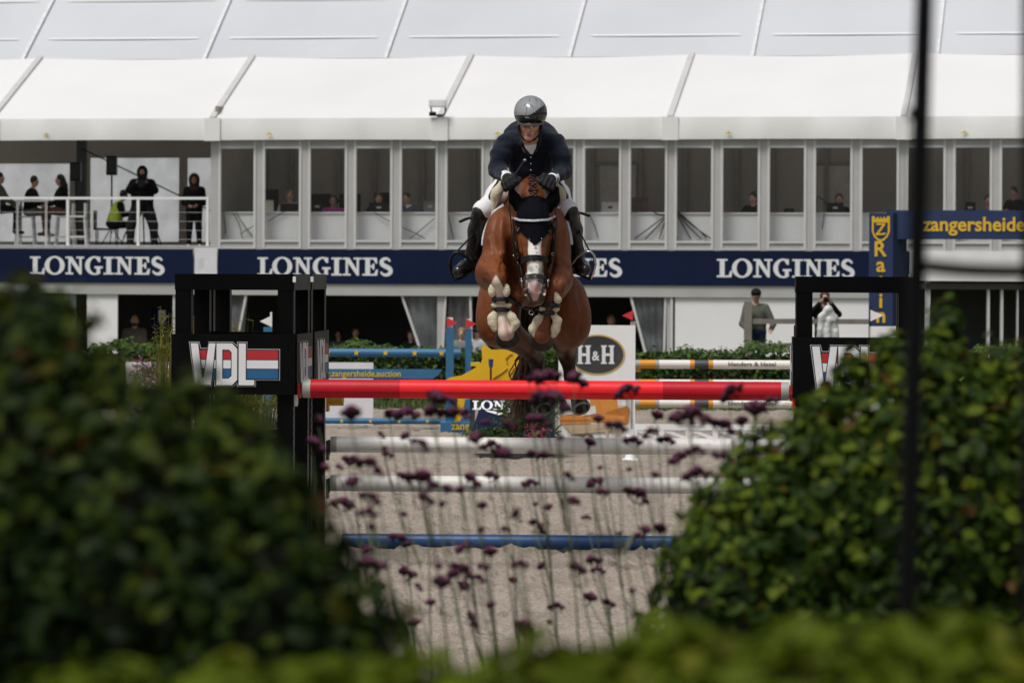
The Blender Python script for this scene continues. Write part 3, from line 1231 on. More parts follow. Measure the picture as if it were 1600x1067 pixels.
def tower(x0, x1, dep, inner, label, zt=1.88):
    """black jump wing: four posts, a top frame and three boards with the emblem. inner = +1 when the fence is to its right"""
    root = empty('jump_wing', MO @ Vector(((x0 + x1) / 2, dep / 2 - .1, 0)), label, 'jump wing', 'black wings of the front fence')
    y0, y1 = -.1, -.1 + dep
    p = .10
    for (xa, ya) in ((x0, y0), (x1 - p, y0), (x0, y1 - p), (x1 - p, y1 - p)):
        mb = MB(MO)
        mb.box(xa, xa + p, ya, ya + p, 0, zt - .1)
        mb.build('post', m_tower, root)
    for (xa, xb, ya, yb) in ((x0 - .004, x1 + .004, y0 - .004, y0 + p), (x0 - .004, x1 + .004, y1 - p, y1 + .004), (x0 - .003, x0 + p, y0 + p, y1 - p), (x1 - p, x1 + .003, y0 + p, y1 - p)):
        mb = MB(MO)
        mb.box(xa, xb, ya, yb, zt - .1, zt)
        mb.build('top_rail', m_tower, root)
    xi = x1 if inner > 0 else x0
    mb = MB(MO)
    mb.box(x0 - .02, x1 + .012, y0 - .03, y0 - .006, 1.128, 1.504)
    fb = mb.build('front_board', m_towers, root)
    emblem(fb, MO @ Vector(((x0 + x1) / 2 + .005, y0 - .031, 1.318)), MO.to_3x3() @ Vector((1, 0, 0)), (0, 0, 1), .000752, .000752)
    sx = 1 if inner > 0 else -1
    mb = MB(MO)
    mb.box(min(xi + sx * .005, xi + sx * .022), max(xi + sx * .005, xi + sx * .022), y0 + .01, y1 - .01, 1.128, 1.504)
    sb = mb.build('side_board', m_towers, root)
    emblem(sb, MO @ Vector((xi + sx * .023, (y0 + y1) / 2, 1.318)), MO.to_3x3() @ Vector((0, sx, 0)), (0, 0, 1), .00105 * dep, .000752)
    for zz in (.25, .75):
        mb = MB(MO)
        mb.box(x0 + p, x1 - p, y1 - p + .01, y1 - .02, zz, zz + .08)
        mb.build('cross_rail', m_tower, root)
    hr = MB(MO)                     # perforated cup track on the inner front post
    for k in range(16):
        hr.box(xi + (.001 if sx > 0 else -.004), xi + (.004 if sx > 0 else -.001), y0 + .035, y0 + .06, .3 + k * .05, .32 + k * .05)
    hr.build('cup_track_holes', mat('track_grey', (0.10, 0.10, 0.105), 0.4), root)['kind'] = 'stuff'
    return root


xl0, xl1 = -2.31, -1.568
t1 = tower(xl0, xl1, .98, 1, 'black jump wing with emblem at the left end of the red pole, nearer of two')
mb = MB(MO)
mb.box(xl1 - .004, xl1 + .014, -.115, -.09, 1.83, 1.865)
mb.build('sticker', m_lwhite, t1)
t2 = copy_tree(t1, None, Vector(t1.location) + MO.to_3x3() @ Vector((0, 1.08, 0)))
t2['label'] = 'black jump wing standing right behind the nearer left wing'
t3 = tower(1.564, 2.295, .3, -1, 'black jump wing at the right end of the red pole, half hidden by bush')


def cup(root, lx, ly, z, sx, m, ln=.032):
    mb = MB(MO)
    pts = [(-.065, .035), (-.06, -.02), (-.035, -.052), (0, -.062), (.035, -.052), (.06, -.02), (.065, .035), (.052, .035), (.047, -.012), (.027, -.038), (0, -.046), (-.027, -.038), (-.047, -.012), (-.052, .035)]
    mb.prism(pts, (lx, ly, z), (0, 1, 0), (0, 0, 1), ln * sx)
    mb.box(min(lx - .004 * sx, lx + .012 * sx), max(lx - .004 * sx, lx + .012 * sx), ly - .05, ly + .05, z - .1, z + .03)
    return mb.build('cup', m, root)


m_dcup = mat('dark_grey_cup', (0.05, 0.05, 0.05), 0.5, 0.1, spec=.2)
m_cupr = mat('red_cup_plastic', (0.45, 0.02, 0.015), 0.4, 0.1)
m_cupy = mat('yellow_cup_plastic', (0.62, 0.33, 0.02), 0.4, 0.1)
ZRED = W(852, 609, 24).z
cup(t1, xl1 + .006, 0.0, ZRED, 1, m_cupr)
cup(t3, 1.558, 0.0, ZRED, -1, m_cupr)
mb = MB(MO)
mb.box(xl1 + .002, xl1 + .022, -.062, -.035, ZRED - .11, ZRED + .03)
mb.build('cup_plate', m_lwhite, t1)
cup(t2, xl1 + .006, 2.02, 1.05, 1, m_cupy, .11)
cup(t2, xl1 + .006, 2.02, .72, 1, m_dcup, .02)
cup(t2, xl1 + .006, 2.02, .46, 1, m_dcup, .02)
# slim stand that carries the rear poles on the right
st = empty('pole_stand', MO @ Vector((1.66, 2.05, 0)), 'slim black pole stand behind the right jump wing', 'jump stand')
mb = MB(MO)
mb.box(1.60, 1.72, 2.0, 2.1, 0, 1.55)
mb.build('post', m_tower, st)
mb = MB(MO)
mb.box(1.5, 2.0, 1.9, 2.2, 0.02, .08)
mb.build('foot', m_tower, st)


def pole(name, a, b, r, bands, mats, label=None, cat='jump pole', group=None, n=24, parent=None):
    """round pole cut in coloured bands (t0, t1, material index)"""
    a, b = Vector(a), Vector(b)
    mb = MB()
    d = b - a
    for (t0, t1, k) in bands:
        mb.cyl(a + d * t0, a + d * t1, r, None, n, k, cap=True)
    o = mb.build(name, mats, parent)
    if label:
        tag(o, label, cat, group)
    return o


m_red1 = mat('pole_red_dark', (0.46, 0.006, 0.018), 0.45, 0.06, 3, 0.05, 25, spec=.25)
m_red2 = mat('pole_red_bright', (0.80, 0.018, 0.026), 0.42, 0.04, 3, 0.05, 25, spec=.25)
m_cap = mat('pole_end_grey', (0.33, 0.33, 0.32), 0.5)
m_pwhite = mat('pole_white', (0.70, 0.69, 0.665), 0.5, 0.06, 5, 0.05, 25)
m_pblue = mat('pole_blue', (0.014, 0.062, 0.19), 0.45, 0.08, 4, 0.05, 25)


def scuff(m, col, amount=.56):
    """knocks and dirt: small irregular marks along the pole"""
    nt = m.node_tree
    b = nt.nodes['Principled BSDF']
    src = b.inputs['Base Color'].links[0].from_socket
    tc = nt.nodes.new('ShaderNodeTexCoord')
    mp = nt.nodes.new('ShaderNodeMapping')
    mp.inputs['Scale'].default_value = (9, 22, 30)
    nz = nt.nodes.new('ShaderNodeTexNoise')
    nz.inputs['Scale'].default_value = 1.0
    nz.inputs['Detail'].default_value = 7
    nz.inputs['Roughness'].default_value = .7
    mr = nt.nodes.new('ShaderNodeMapRange')
    mr.inputs['From Min'].default_value = amount
    mr.inputs['From Max'].default_value = amount + .1
    mr.inputs['To Max'].default_value = .6
    mx = nt.nodes.new('ShaderNodeMix')
    mx.data_type = 'RGBA'
    mx.inputs['B'].default_value = (*col, 1)
    nt.links.new(tc.outputs['Object'], mp.inputs['Vector'])
    nt.links.new(mp.outputs[0], nz.inputs['Vector'])
    nt.links.new(nz.outputs['Fac'], mr.inputs['Value'])
    nt.links.new(mr.outputs[0], mx.inputs['Factor'])
    nt.links.new(src, mx.inputs['A'])
    nt.links.new(mx.outputs['Result'], b.inputs['Base Color'])


scuff(m_pwhite, (0.32, 0.29, 0.25), .57)
scuff(m_pblue, (0.10, 0.11, 0.13), .6)
scuff(m_red1, (0.30, 0.05, 0.05), .62)
scuff(m_red2, (0.55, 0.05, 0.05), .62)
ra, rb = MO @ Vector((-1.516, 0, ZRED)), MO @ Vector((1.522, 0, ZRED))
L = 3.038
rp = pole('jump_pole', ra, rb, .0585, [(0, .016, 2), (.016, .201, 0), (.201, .742, 1), (.742, .984, 0), (.984, 1, 2)], [m_red1, m_red2, m_cap],
          'glossy red top pole the horse is jumping over', 'jump pole', 'poles of the front fence')
seam_ = MB()
seam_.tube([ra + (rb - ra) * .02 + Vector((0, -.0568, -.020)), ra + (rb - ra) * .98 + Vector((0, -.0568, -.020))], .0022, 5)
seam_.build('wrap_seam', mat('seam_dark_red', (0.25, 0.004, 0.01), 0.5), rp)
for (z, mm, r, lab, xa) in ((.725, m_pwhite, .0545, 'upper of two white poles below the red pole', -1.54), (.462, m_pwhite, .0545, 'lower of two white poles below the red pole', -1.54),
                            (.072, m_pblue, .049, 'blue ground pole lying on sand under the white poles', -1.46)):
    a, b = MO @ Vector((xa, 2.05, z)), MO @ Vector((1.58, 2.05, z))
    pole('jump_pole', a, b, r, [(0, .014, 1), (.014, .986, 0), (.986, 1, 1)] if mm is not m_pblue else [(0, 1, 0)], [mm, m_cap], lab, 'jump pole', 'poles of the front fence')

# ------------------------------------------------------------------ fences farther back
m_blue = mat('fence_blue', (0.030, 0.135, 0.27), 0.5, 0.08, 4)
m_yel = mat('fence_yellow', (0.72, 0.42, 0.008), 0.5, 0.06, 3)
m_ylet = mat('yellow_lettering', (0.62, 0.46, 0.035), 0.5, 0.05)
m_orange = mat('pole_orange', (0.62, 0.27, 0.02), 0.45, 0.06)
m_dgrey = mat('pole_dark_grey', (0.055, 0.058, 0.065), 0.5, 0.1)
m_flagr = mat('red_flag', (0.58, 0.025, 0.03), 0.6, 0.08)
m_flagw = mat('white_flag', (0.75, 0.75, 0.73), 0.6, 0.05)
EX, EZ = Vector((1, 0, 0)), Vector((0, 0, 1))


def star(mb, c, r, mi=0):
    P = []
    for k in range(10):
        a = math.pi / 2 + math.pi * k / 5
        q = r if k % 2 == 0 else r * .42
        P.append((q * math.cos(a), q * math.sin(a)))
    mb.prism(P, c, EX, EZ, .004, mi)


def px_pole(xa, xb, y, Y, r, bands, mats, label, group, stars=None):
    a, b = W(xa, y, Y), W(xb, y, Y)
    b.z = a.z = (a.z + b.z) / 2
    o = pole('jump_pole', a, b, r, bands, mats, label, 'jump pole', group, 18)
    if stars:
        for x in stars:
            c = a + (b - a) * ((x - xa) / (xb - xa)) + Vector((0, -r - .001, 0))
            sm = MB()
            star(sm, c, r * .8)
            sm.build('star', m_ylet, o)
    return o


GB = 'poles of the blue star fence'
px_pole(424, 720, 551, 46, .051, [(0, 1, 0)], [m_blue], 'top blue pole with yellow stars at the back left', GB, [466, 512, 557, 602.5, 648, 690])
px_pole(424, 690, 657.5, 46, .036, [(0, 1, 0)], [m_blue], 'thin low blue pole with yellow stars near the ground', GB, [490, 534, 579, 624, 668])
a, b = W(424, 577, 45.9), W(690, 592, 45.9)
pl = MB()
hh = .115
pl.prism([(0, 0), (b.x - a.x - .1, 0), (b.x - a.x, hh * .8), (b.x - a.x, hh), (0, hh)], (a.x, 45.92, b.z), EX, EZ, .03)
po = tag(pl.build('jump_plank', m_blue), 'blue plank with yellow web address hanging in the star fence', 'jump plank')
tm = MB()
x0, x1 = W(487, 585, 45.88).x, W(626, 585, 45.88).x
text_on(tm, 'www.zangersheide.auction', ((x0 + x1) / 2, 45.884, W(550, 585, 45.88).z + .0), EX, EZ, x1 - x0, .105, .0012, .002)
tm.build('lettering', m_ylet, po)
for (xa, xb, lab) in ((440, 583, 'white filler board standing behind the blue star fence'), (196, 264, 'white filler board behind the heather left of the black wings')):
    a, b = W(xa, 566, 47.2), W(xb, 640, 47.2)
    mb = MB()
    mb.box(a.x, b.x, 47.2, 47.26, 0.0, a.z)
    o = tag(mb.build('filler_board', mat('filler_white', (0.74, 0.72, 0.76), 0.5, 0.04)), lab, 'board')
    lip = MB()
    lip.box(a.x - .02, b.x + .02, 47.1, 47.36, -.03, .03)
    lip.build('foot', m_dgrey, o)


def flag(parent, x, y, Y, m, right=1, w=17, h=16):
    s_ = Y / F
    p = W(x, y, Y)
    mb = MB()
    mb.prism([(0, h * .5 * s_), (0, -h * .5 * s_), (right * w * s_, 0)], p, EX, EZ, .008)
    return mb.build('flag', m, parent)


def stand(xs, Y, ytop, label, fm, right, base=None):
    root = empty('jump_stand', W((xs[0] + xs[-1]) / 2, 0, Y) * 1, label, 'jump stand', 'stands of the back fences')
    root.location.z = 0
    return root


sb = stand((703, 732), 45.5, 512, 'blue twin post stand with red flags beside the yellow horse panel', None, 1)
for (xa, xb, yt, Y) in ((697, 709, 512, 45.2), (727, 737, 514, 46.1)):
    a, b = W(xa, yt, Y), W(xb, yt, Y)
    mb = MB()
    mb.box(a.x, b.x, Y - .05, Y + .05, 0, a.z)
    mb.build('post', m_blue, sb)
    mb = MB()
    mb.box(a.x + .01, b.x - .01, Y - .04, Y + .04, a.z, a.z + .12)
    mb.build('post_cap', m_flagw, sb)
    flag(sb, xa + 1, yt - 8, Y - .05, m_flagr)
a, b = W(688, 660, 44.9), W(734, 680, 44.9)
mb = MB()
mb.box(a.x, b.x, 44.9, 46.3, .02, a.z)
bo = mb.build('base', m_blue, sb)
tm = MB()
text_on(tm, 'zang', W(719, 669, 44.89), EX, EZ, W(733, 0, 44.9).x - W(705, 0, 44.9).x, .13, .002, .003)
tm.build('lettering', m_ylet, bo)
cupm = MB()
cupm.box(W(738, 0, 46).x, W(752, 0, 46).x, 45.9, 46.1, W(0, 562, 46).z - .05, W(0, 556, 46).z - .05)
cupm.build('cup', m_ylet, sb)
s2 = stand((413, 427), 46, 512, 'blue post stand with white flag seen through the left wing', None, -1)
a, b = W(412, 511, 46), W(425, 511, 46)
mb = MB()
mb.box(a.x, b.x, 45.95, 46.05, 0, a.z)
mb.build('post', m_blue, s2)
mb = MB()
mb.box(a.x - .25, b.x + .05, 45.6, 46.4, .02, .12)
mb.build('base', m_blue, s2)
mb = MB()
mb.cyl((b.x - .01, 46, a.z), (b.x - .01, 46, a.z + .18), .012)
mb.build('flag_stick', m_flagw, s2)
flag(s2, 425, 502, 45.97, m_flagw, -1, 19, 18)

# yellow cut-out panel of a horse's outline
Zp = lambda P: [((p[0] / 4.27 + 680), (p[1] / 4.27 + 490)) for p in P]
out_ = [(75, 440), (100, 425), (175, 412), (245, 375), (275, 355), (255, 336), (305, 328), (314, 300), (308, 225), (322, 205), (345, 215), (375, 240), (430, 240), (490, 215), (522, 208), (552, 228), (568, 280), (568, 380), (545, 420),
        (500, 452), (470, 505), (420, 545), (300, 550), (200, 572), (188, 640), (165, 715), (128, 722), (142, 620), (152, 575), (110, 520), (78, 480)]
YY = 44.3
P2 = [W(x, y, YY) for x, y in Zp(out_)]
c0 = W(740, 660, YY)
yp = empty('horse_cutout_panel', Vector((c0.x, YY, 0)), 'yellow cut-out panel shaped like a horse beside the blue stand', 'jump panel')
mb = MB()
mb.prism([(p.x, p.z) for p in P2], (0, YY, 0), EX, EZ, .05)
yb = mb.build('panel', m_yel, yp)
for line in ([(385, 435), (440, 400), (480, 365)], [(480, 330), (475, 300), (495, 275), (515, 268)], [(490, 410), (515, 390), (525, 360)]):
    mb = MB()
    mb.tube([W(x, y, YY - .052) for x, y in Zp(line)], .012, 6)
    mb.build('carved_line', mat('dark_yellow', (0.42, 0.23, 0.008), 0.6), yb)
mb = MB()
mb.box(W(737, 0, YY).x, W(745, 0, YY).x, YY + .03, YY + .09, 0, W(0, 600, YY).z)
mb.build('prop', m_dgrey, yp)
rod = empty('marker_rod', W(767, 640, 44.1) * 1, 'thin black rod with blue tip in front of the yellow panel', 'rod')
rod.location.z = 0
a, b = W(767, 574, 44.1), W(767, 561, 44.1)
mb = MB()
mb.cyl((a.x, 44.1, 0), a, .011)
mb.build('shaft', m_black, rod)
mb = MB()
mb.cyl(a, b, .022, .03)
mb.build('tip', mat('tip_blue', (0.02, 0.04, 0.2), 0.5), rod)

# navy wedge block with white lettering
lw = empty('wedge_block', W(800, 690, 43.2) * 1, 'navy wedge shaped filler block with white lettering behind the planter', 'jump filler')
lw.location.z = 0
a, b = W(733, 690, 43.2), W(868, 618, 43.2)
mb = MB()
zt_ = b.z
mb.add([(a.x, 43.2, .02), (b.x, 43.2, .02), (b.x, 43.6, zt_), (a.x + .16, 43.6, zt_), (a.x, 44.2, .02), (b.x, 44.2, .02)],
       [(0, 1, 2, 3), (0, 3, 4), (1, 5, 2), (3, 2, 5, 4), (0, 4, 5, 1)])
wb = mb.build('block', m_navy, lw)
up_ = Vector((0, .4, zt_ - .02)).normalized()
mb = MB()
c = W(738, 640, 43.5)
slab_word(mb, 'LONGINES', Vector((c.x, 43.2 + .4 * (c.z / zt_) - .008, c.z)), EX, up_, 124 * 43.4 / F, .125)
mb.build('lettering', m_lett, wb)
mb = MB()                                        # winged mark below the word
c = W(779, 645, 43.45)
for s_ in (-1, 1):
    mb.prism([(0, 0), (s_ * .05, .02), (s_ * .15, .035), (s_ * .13, .015), (s_ * .08, .0), (s_ * .05, -.012), (0, -.03)], Vector((c.x, 43.2 + .4 * (c.z / zt_) - .01, c.z)), EX, up_, .005)
mb.build('winged_mark', m_lett, wb)

# white board with oval sign and a printed living room
hb = empty('display_board', W(933, 690, 44) * 1, 'tall white board with oval dark sign and printed orange sofas', 'display board')
hb.location.z = 0
YB = 44.0
a, b = W(873, 508, YB), W(992, 692, YB)
zs = W(933, 601, YB).z
mb = MB()
mb.box(a.x, b.x, YB, YB + .06, .02, a.z)
pb = mb.build('panel', mat('board_white', (0.80, 0.80, 0.80), 0.4, 0.03), hb)
kk = YB / F
c = W(933, 554, YB)


def ell_poly(rx, ry, n=48):
    return [(rx * math.cos(2 * math.pi * i / n), ry * math.sin(2 * math.pi * i / n)) for i in range(n)]


mb = MB()
mb.prism(ell_poly(44 * kk, 31.5 * kk), (c.x, YB - .001, c.z), EX, EZ, .004, 0)
mb.prism(ell_poly(41 * kk, 29 * kk), (c.x, YB - .004, c.z), EX, EZ, .004, 1)
ov = mb.build('oval_sign', [mat('gold_rim', (0.55, 0.38, 0.10), 0.4), mat('sign_charcoal', (0.045, 0.046, 0.05), 0.4, 0.5, 1.2)], pb)
mb = MB()
for x0 in (902, 939):
    for (xa, xb, ya, yb_) in ((0, 3, 0, 3),):
        pass
    H = [(0, 0), (9, 0), (9, 2.5), (7, 2.5), (7, 12.5), (14, 12.5), (14, 2.5), (12, 2.5), (12, 0), (21, 0), (21, 2.5), (19.5, 2.5), (19.5, 26.5), (21, 26.5), (21, 29), (12, 29), (12, 26.5), (14, 26.5), (14, 16.5), (7, 16.5), (7, 26.5), (9, 26.5), (9, 29), (0, 29), (0, 26.5), (1.5, 26.5), (1.5, 2.5), (0, 2.5)]
    o_ = W(x0, 568.5, YB)
    mb.prism([(p[0] * kk, p[1] * kk) for p in H], (o_.x, YB - .009, o_.z), EX, EZ, .004)
text_on(mb, '&', W(931, 556, YB - .011), EX, EZ, 12 * kk, .15, .003, .002)
mb.build('lettering', m_lett, ov)
pr = MB()                                       # the printed room, flat shapes each a little proud of the last
names = [('wall', (0.55, 0.52, 0.48)), ('floor', (0.62, 0.60, 0.57)), ('sofa', (0.60, 0.24, 0.045)), ('sofa_dark', (0.42, 0.15, 0.025)), ('table', (0.50, 0.38, 0.27)), ('cushion', (0.66, 0.66, 0.64)), ('dark', (0.10, 0.08, 0.07)), ('steel', (0.2, 0.22, 0.26))]
shapes = [(0, [(875, 602), (990, 602), (990, 668), (875, 668)]), (1, [(875, 660), (990, 660), (990, 690), (875, 690)]),
          (5, [(960, 603), (978, 603), (978, 634), (960, 634)]), (7, [(986, 618), (988, 618), (988, 670), (986, 670)]),
          (2, [(922, 604), (962, 604), (966, 640), (958, 662), (922, 658)]), (3, [(958, 640), (980, 634), (984, 640), (982, 662), (974, 664), (974, 652), (940, 648)]),
          (2, [(936, 646), (976, 650), (976, 662), (936, 658)]),
          (2, [(875, 649), (915, 648), (922, 654), (922, 662), (875, 663)]), (3, [(875, 656), (922, 655), (922, 658), (875, 659)]),
          (5, [(880, 628), (897, 626), (902, 646), (882, 648)]), (5, [(905, 636), (930, 634), (932, 646), (908, 650)]),
          (4, [(880, 664), (950, 662), (958, 668), (890, 674)]), (4, [(890, 674), (956, 669), (958, 673), (892, 678)]), (4, [(945, 672), (950, 672), (950, 688), (945, 688)]), (4, [(962, 668), (967, 668), (967, 687), (962, 687)]),
          (6, [(897, 679), (925, 678), (928, 685), (897, 686)]), (5, [(928, 680), (946, 679), (948, 685), (930, 686)])]
for i, (k, P) in enumerate(shapes):
    Q = [W(x, y, YB) for x, y in P]
    pr.prism([(q.x, q.z) for q in Q], (0, YB - .001 - .0012 * i, 0), EX, EZ, .001, k)
pr.build('printed_picture', [mat('print_' + n_, c_, 0.5, 0.12, 14) for n_, c_ in names], pb)
mb = MB()
mb.box(b.x - .1, b.x + .06, YB - .35, YB + .4, .0, .05)
mb.build('foot', m_white, hb)
mb = MB()
mb.box(a.x - .06, a.x + .1, YB - .35, YB + .4, .0, .05)
mb.build('foot', m_white, hb)

# orange, white and grey poles on the right
def hpole(y, lab):
    xs = [992, 1000, 1025, 1030, 1078, 1085, 1107, 1114, 1236, 1243, 1290]
    ks = [3, 0, 3, 1, 0, 2, 0, 1, 0, 1]
    xa, xb = xs[0], xs[-1]
    bands = [((xs[i] - xa) / (xb - xa), (xs[i + 1] - xa) / (xb - xa), ks[i]) for i in range(len(ks))]
    o = px_pole(xa, xb, y, 46, .054, bands, [m_orange, mat('pole_cream', (0.72, 0.70, 0.66), 0.45, 0.04), m_dgrey, m_cap], lab, 'orange and white poles at the back right')
    p = W(1175, y - 1, 45.945)
    tm = MB()
    text_on(tm, 'Henders & Hazel', Vector((p.x, 45.942, W(1140, y - 1, 46).z)), EX, EZ, 74 * 46 / F, .075, .0012, .003)
    tm.build('lettering', mat('grey_lettering', (0.16, 0.15, 0.14), 0.6), o)
    return o


hpole(569.5, 'topmost orange and white banded pole at the back right')
hpole(600, 'middle orange and white banded pole behind the red pole')
hpole(630.5, 'lowest orange and white banded pole at the back right')
hs = empty('jump_stand', W(996, 690, 46.2) * 1, 'pale jump stand with red flag beside the oval sign board', 'jump stand', 'stands of the back fences')
hs.location.z = 0
mb = MB()
p = W(989, 502, 46.2)
mb.box(p.x - .03, p.x + .03, 46.17, 46.23, 0, p.z)
mb.build('post', m_cap, hs)
flag(hs, 989, 493, 46.16, m_flagr, -1, 17, 16)
for y in (577, 607, 637):
    q = W(993, y, 46.1)
    mb = MB()
    mb.box(q.x - .05, q.x + .06, 46.02, 46.16, q.z - .03, q.z + .02)
    mb.build('cup', m_cupy, hs)
s3 = empty('jump_stand', W(1382, 690, 46) * 1, 'white jump stand with white flag seen through the right wing', 'jump stand', 'stands of the back fences')
s3.location.z = 0
a, b = W(1360, 510, 46), W(1415, 510, 46)
mb = MB()
mb.box(a.x, b.x, 45.9, 46.1, 0, a.z)
mb.build('board', m_white, s3)
mb = MB()
mb.cyl((a.x, 46, a.z), (a.x, 46, a.z + .24), .008)
mb.build('flag_stick', m_black, s3)
flag(s3, 1360, 493, 45.98, m_flagw, 1, 20, 18)

# low white lattice gate on the sand
YG = 42.0
lg = empty('lattice_gate', W(1085, 690, YG) * 1, 'low white cross braced gate on the sand at the right', 'gate')
lg.location.z = 0
xa, xb = W(994, 0, YG).x, W(1205, 0, YG).x
for (z0, z1, n_) in ((W(0, 667, YG).z - .0, W(0, 658, YG).z, 'top_rail'), (.05, .11, 'bottom_rail')):
    mb = MB()
    mb.box(xa, xb, YG - .03, YG + .03, z0, z1)
    mb.build(n_, m_white, lg)
zt0 = W(0, 667, YG).z
nb_ = 5
for k in range(nb_ + 1):
    x = xa + (xb - xa) * k / nb_
    mb = MB()
    mb.box(x - .03, x + .03, YG - .028, YG + .028, .11, zt0)
    mb.build('upright', m_white, lg)
    if k < nb_:
        x2 = xa + (xb - xa) * (k + 1) / nb_
        for (p, q, dy) in (((x + .03, .11), (x2 - .03, zt0), .012), ((x + .03, zt0), (x2 - .03, .11), -.012)):
            mb = MB()
            mb.bar((p[0], YG + dy, p[1]), (q[0], YG + dy, q[1]), .02, .035)
            mb.build('brace', m_white, lg)
mb = MB()
mb.box(xa - .06, xa + .1, YG - .3, YG + .3, .02, .05)
mb.build('foot', m_white, lg)
# number plate and marker cone on the sand
np_ = empty('number_plate', W(938, 722, 39.3) * 1, 'small dark number plate standing on the sand below the board', 'plate')
np_.location.z = .02
mb = MB()
a, b = W(924, 722, 39.3), W(953, 711, 39.3)
mb.add([(a.x, 39.3, .02), (b.x, 39.3, .02), (b.x, 39.36, b.z), (a.x, 39.36, b.z), (a.x, 39.42, .02), (b.x, 39.42, .02)], [(0, 1, 2, 3), (3, 2, 5, 4), (0, 3, 4), (1, 5, 2), (0, 4, 5, 1)])
mb.build('frame', m_cap, np_)
mb = MB()
mb.add([(a.x + .015, 39.292, .035), (b.x - .03, 39.292, .035), (b.x - .03, 39.345, b.z - .012), (a.x + .015, 39.345, b.z - .012)], [(0, 1, 2, 3)])
mb.build('face', m_lblack, np_)
mc = MB()
q = W(985, 726, 38.6)
mc.cyl((q.x, 38.6, .02), (q.x, 38.6, .045), .09, .08, 14)
mc.cyl((q.x, 38.6, .045), (q.x, 38.6, .13), .06, .035, 14)
tag(mc.build('marker_cone', m_white), 'small white marker cone on the sand beside the number plate', 'cone')

# ------------------------------------------------------------------ leaves
def leaf_mesh(name, L, Wd, m, fold=.25, bend=.2):
    """one leaf, base at the origin, tip along +X, folded on its midrib"""
    mb = MB()
    xs = [0, .25, .55, .82, 1.0]
    ws = [.04, .85, 1.0, .6, 0.02]
    vs = []
    for x, w in zip(xs, ws):
        z = -bend * L * x * x
        vs += [(x * L, -w * Wd / 2, z + fold * w * Wd / 2), (x * L, 0, z), (x * L, w * Wd / 2, z + fold * w * Wd / 2)]
    fs = []
    for i in range(4):
        for j in range(2):
            q = i * 3 + j
            fs.append((q, q + 3, q + 4, q + 1))
    mb.add(vs, fs, 0, True)
    me = bpy.data.meshes.new(name)
    me.from_pydata(mb.v, [], mb.f)
    me.materials.append(m)
    me.polygons.foreach_set('use_smooth', [True] * len(mb.f))
    me.update()
    return me


def leaf_rot(n, r, spin=None):
    """rotation whose +Z is near n, with +X turned at random"""
    n = Vector(n).normalized()
    x = Vector((r.uniform(-1, 1), r.uniform(-1, 1), r.uniform(-1, .5)))
    x = (x - n * x.dot(n))
    if x.length < 1e-3:
        x = n.orthogonal()
    x.normalize()
    y = n.cross(x)
    return Matrix((x, y, n)).transposed()


def leaf_mass(name, items, L, Wd, mats, parent=None, origin=None, fold=.25, bend=.2):
    """many leaves joined in one mesh; items = (position, normal, size, material index)"""
    xs = np.array([0, .3, .65, 1.0])
    ws = np.array([.06, .95, .85, .03])
    tv = []
    for x, w in zip(xs, ws):
        z = -bend * L * x * x
        tv += [(x * L, -w * Wd / 2, z + fold * w * Wd / 2), (x * L, 0, z), (x * L, w * Wd / 2, z + fold * w * Wd / 2)]
    tv = np.array(tv)
    tf = np.array([(i * 3 + j, i * 3 + j + 3, i * 3 + j + 4, i * 3 + j + 1) for i in range(3) for j in range(2)])
    P = np.array([tuple(i[0]) for i in items])
    N = len(items)
    R = np.array([[list(row) for row in leaf_rot(i[1], rnd)] for i in items])
    sc = np.array([i[2] for i in items])
    V = np.einsum('nij,kj->nki', R, tv) * sc[:, None, None] + P[:, None, :]
    Fq = (tf[None] + (np.arange(N) * len(tv))[:, None, None]).reshape(-1, 4)
    fm = np.repeat(np.array([i[3] for i in items]), len(tf))
    return body_mesh(name, V.reshape(-1, 3), Fq, mats, fm, parent=parent, origin=origin)


def leafmat(name, col, var=.25, rough=.6, trans=.25, spec=.12):
    return mat(name, col, rough, var, 9, trans=trans, spec=spec)


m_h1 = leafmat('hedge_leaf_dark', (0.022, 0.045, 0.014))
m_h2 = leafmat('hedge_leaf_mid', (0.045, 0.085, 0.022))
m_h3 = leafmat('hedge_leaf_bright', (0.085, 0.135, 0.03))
m_core = mat('foliage_core_shade', (0.010, 0.014, 0.006), 0.95, 0.4, 5)  # near-black filler colour stands in for the shade inside the foliage
hd = empty('clipped_hedge', (0, 56, 0.0), 'long low clipped green hedge along the far side of the sand', 'hedge')
mb = MB()
mb.box(-9, 9, 55.3, 56.6, 0.02, .70)
mb.build('dark_core', m_core, hd)
it = []
for k in range(20000):
    x = rnd.uniform(-8.6, 8.6)
    wob = .06 * math.sin(x * 2.1) + .05 * math.sin(x * 5.3 + 1) + .03 * math.sin(x * 13)
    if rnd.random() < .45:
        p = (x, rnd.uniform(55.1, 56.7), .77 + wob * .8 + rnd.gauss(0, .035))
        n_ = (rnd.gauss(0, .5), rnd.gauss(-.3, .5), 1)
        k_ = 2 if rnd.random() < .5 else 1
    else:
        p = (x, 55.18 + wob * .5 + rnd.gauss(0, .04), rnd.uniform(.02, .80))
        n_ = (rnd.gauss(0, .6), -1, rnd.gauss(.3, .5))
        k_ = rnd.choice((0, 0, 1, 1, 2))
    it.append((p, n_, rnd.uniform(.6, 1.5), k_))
leaf_mass('foliage', it, .06, .04, [m_h1, m_h2, m_h3], hd)['kind'] = 'stuff'

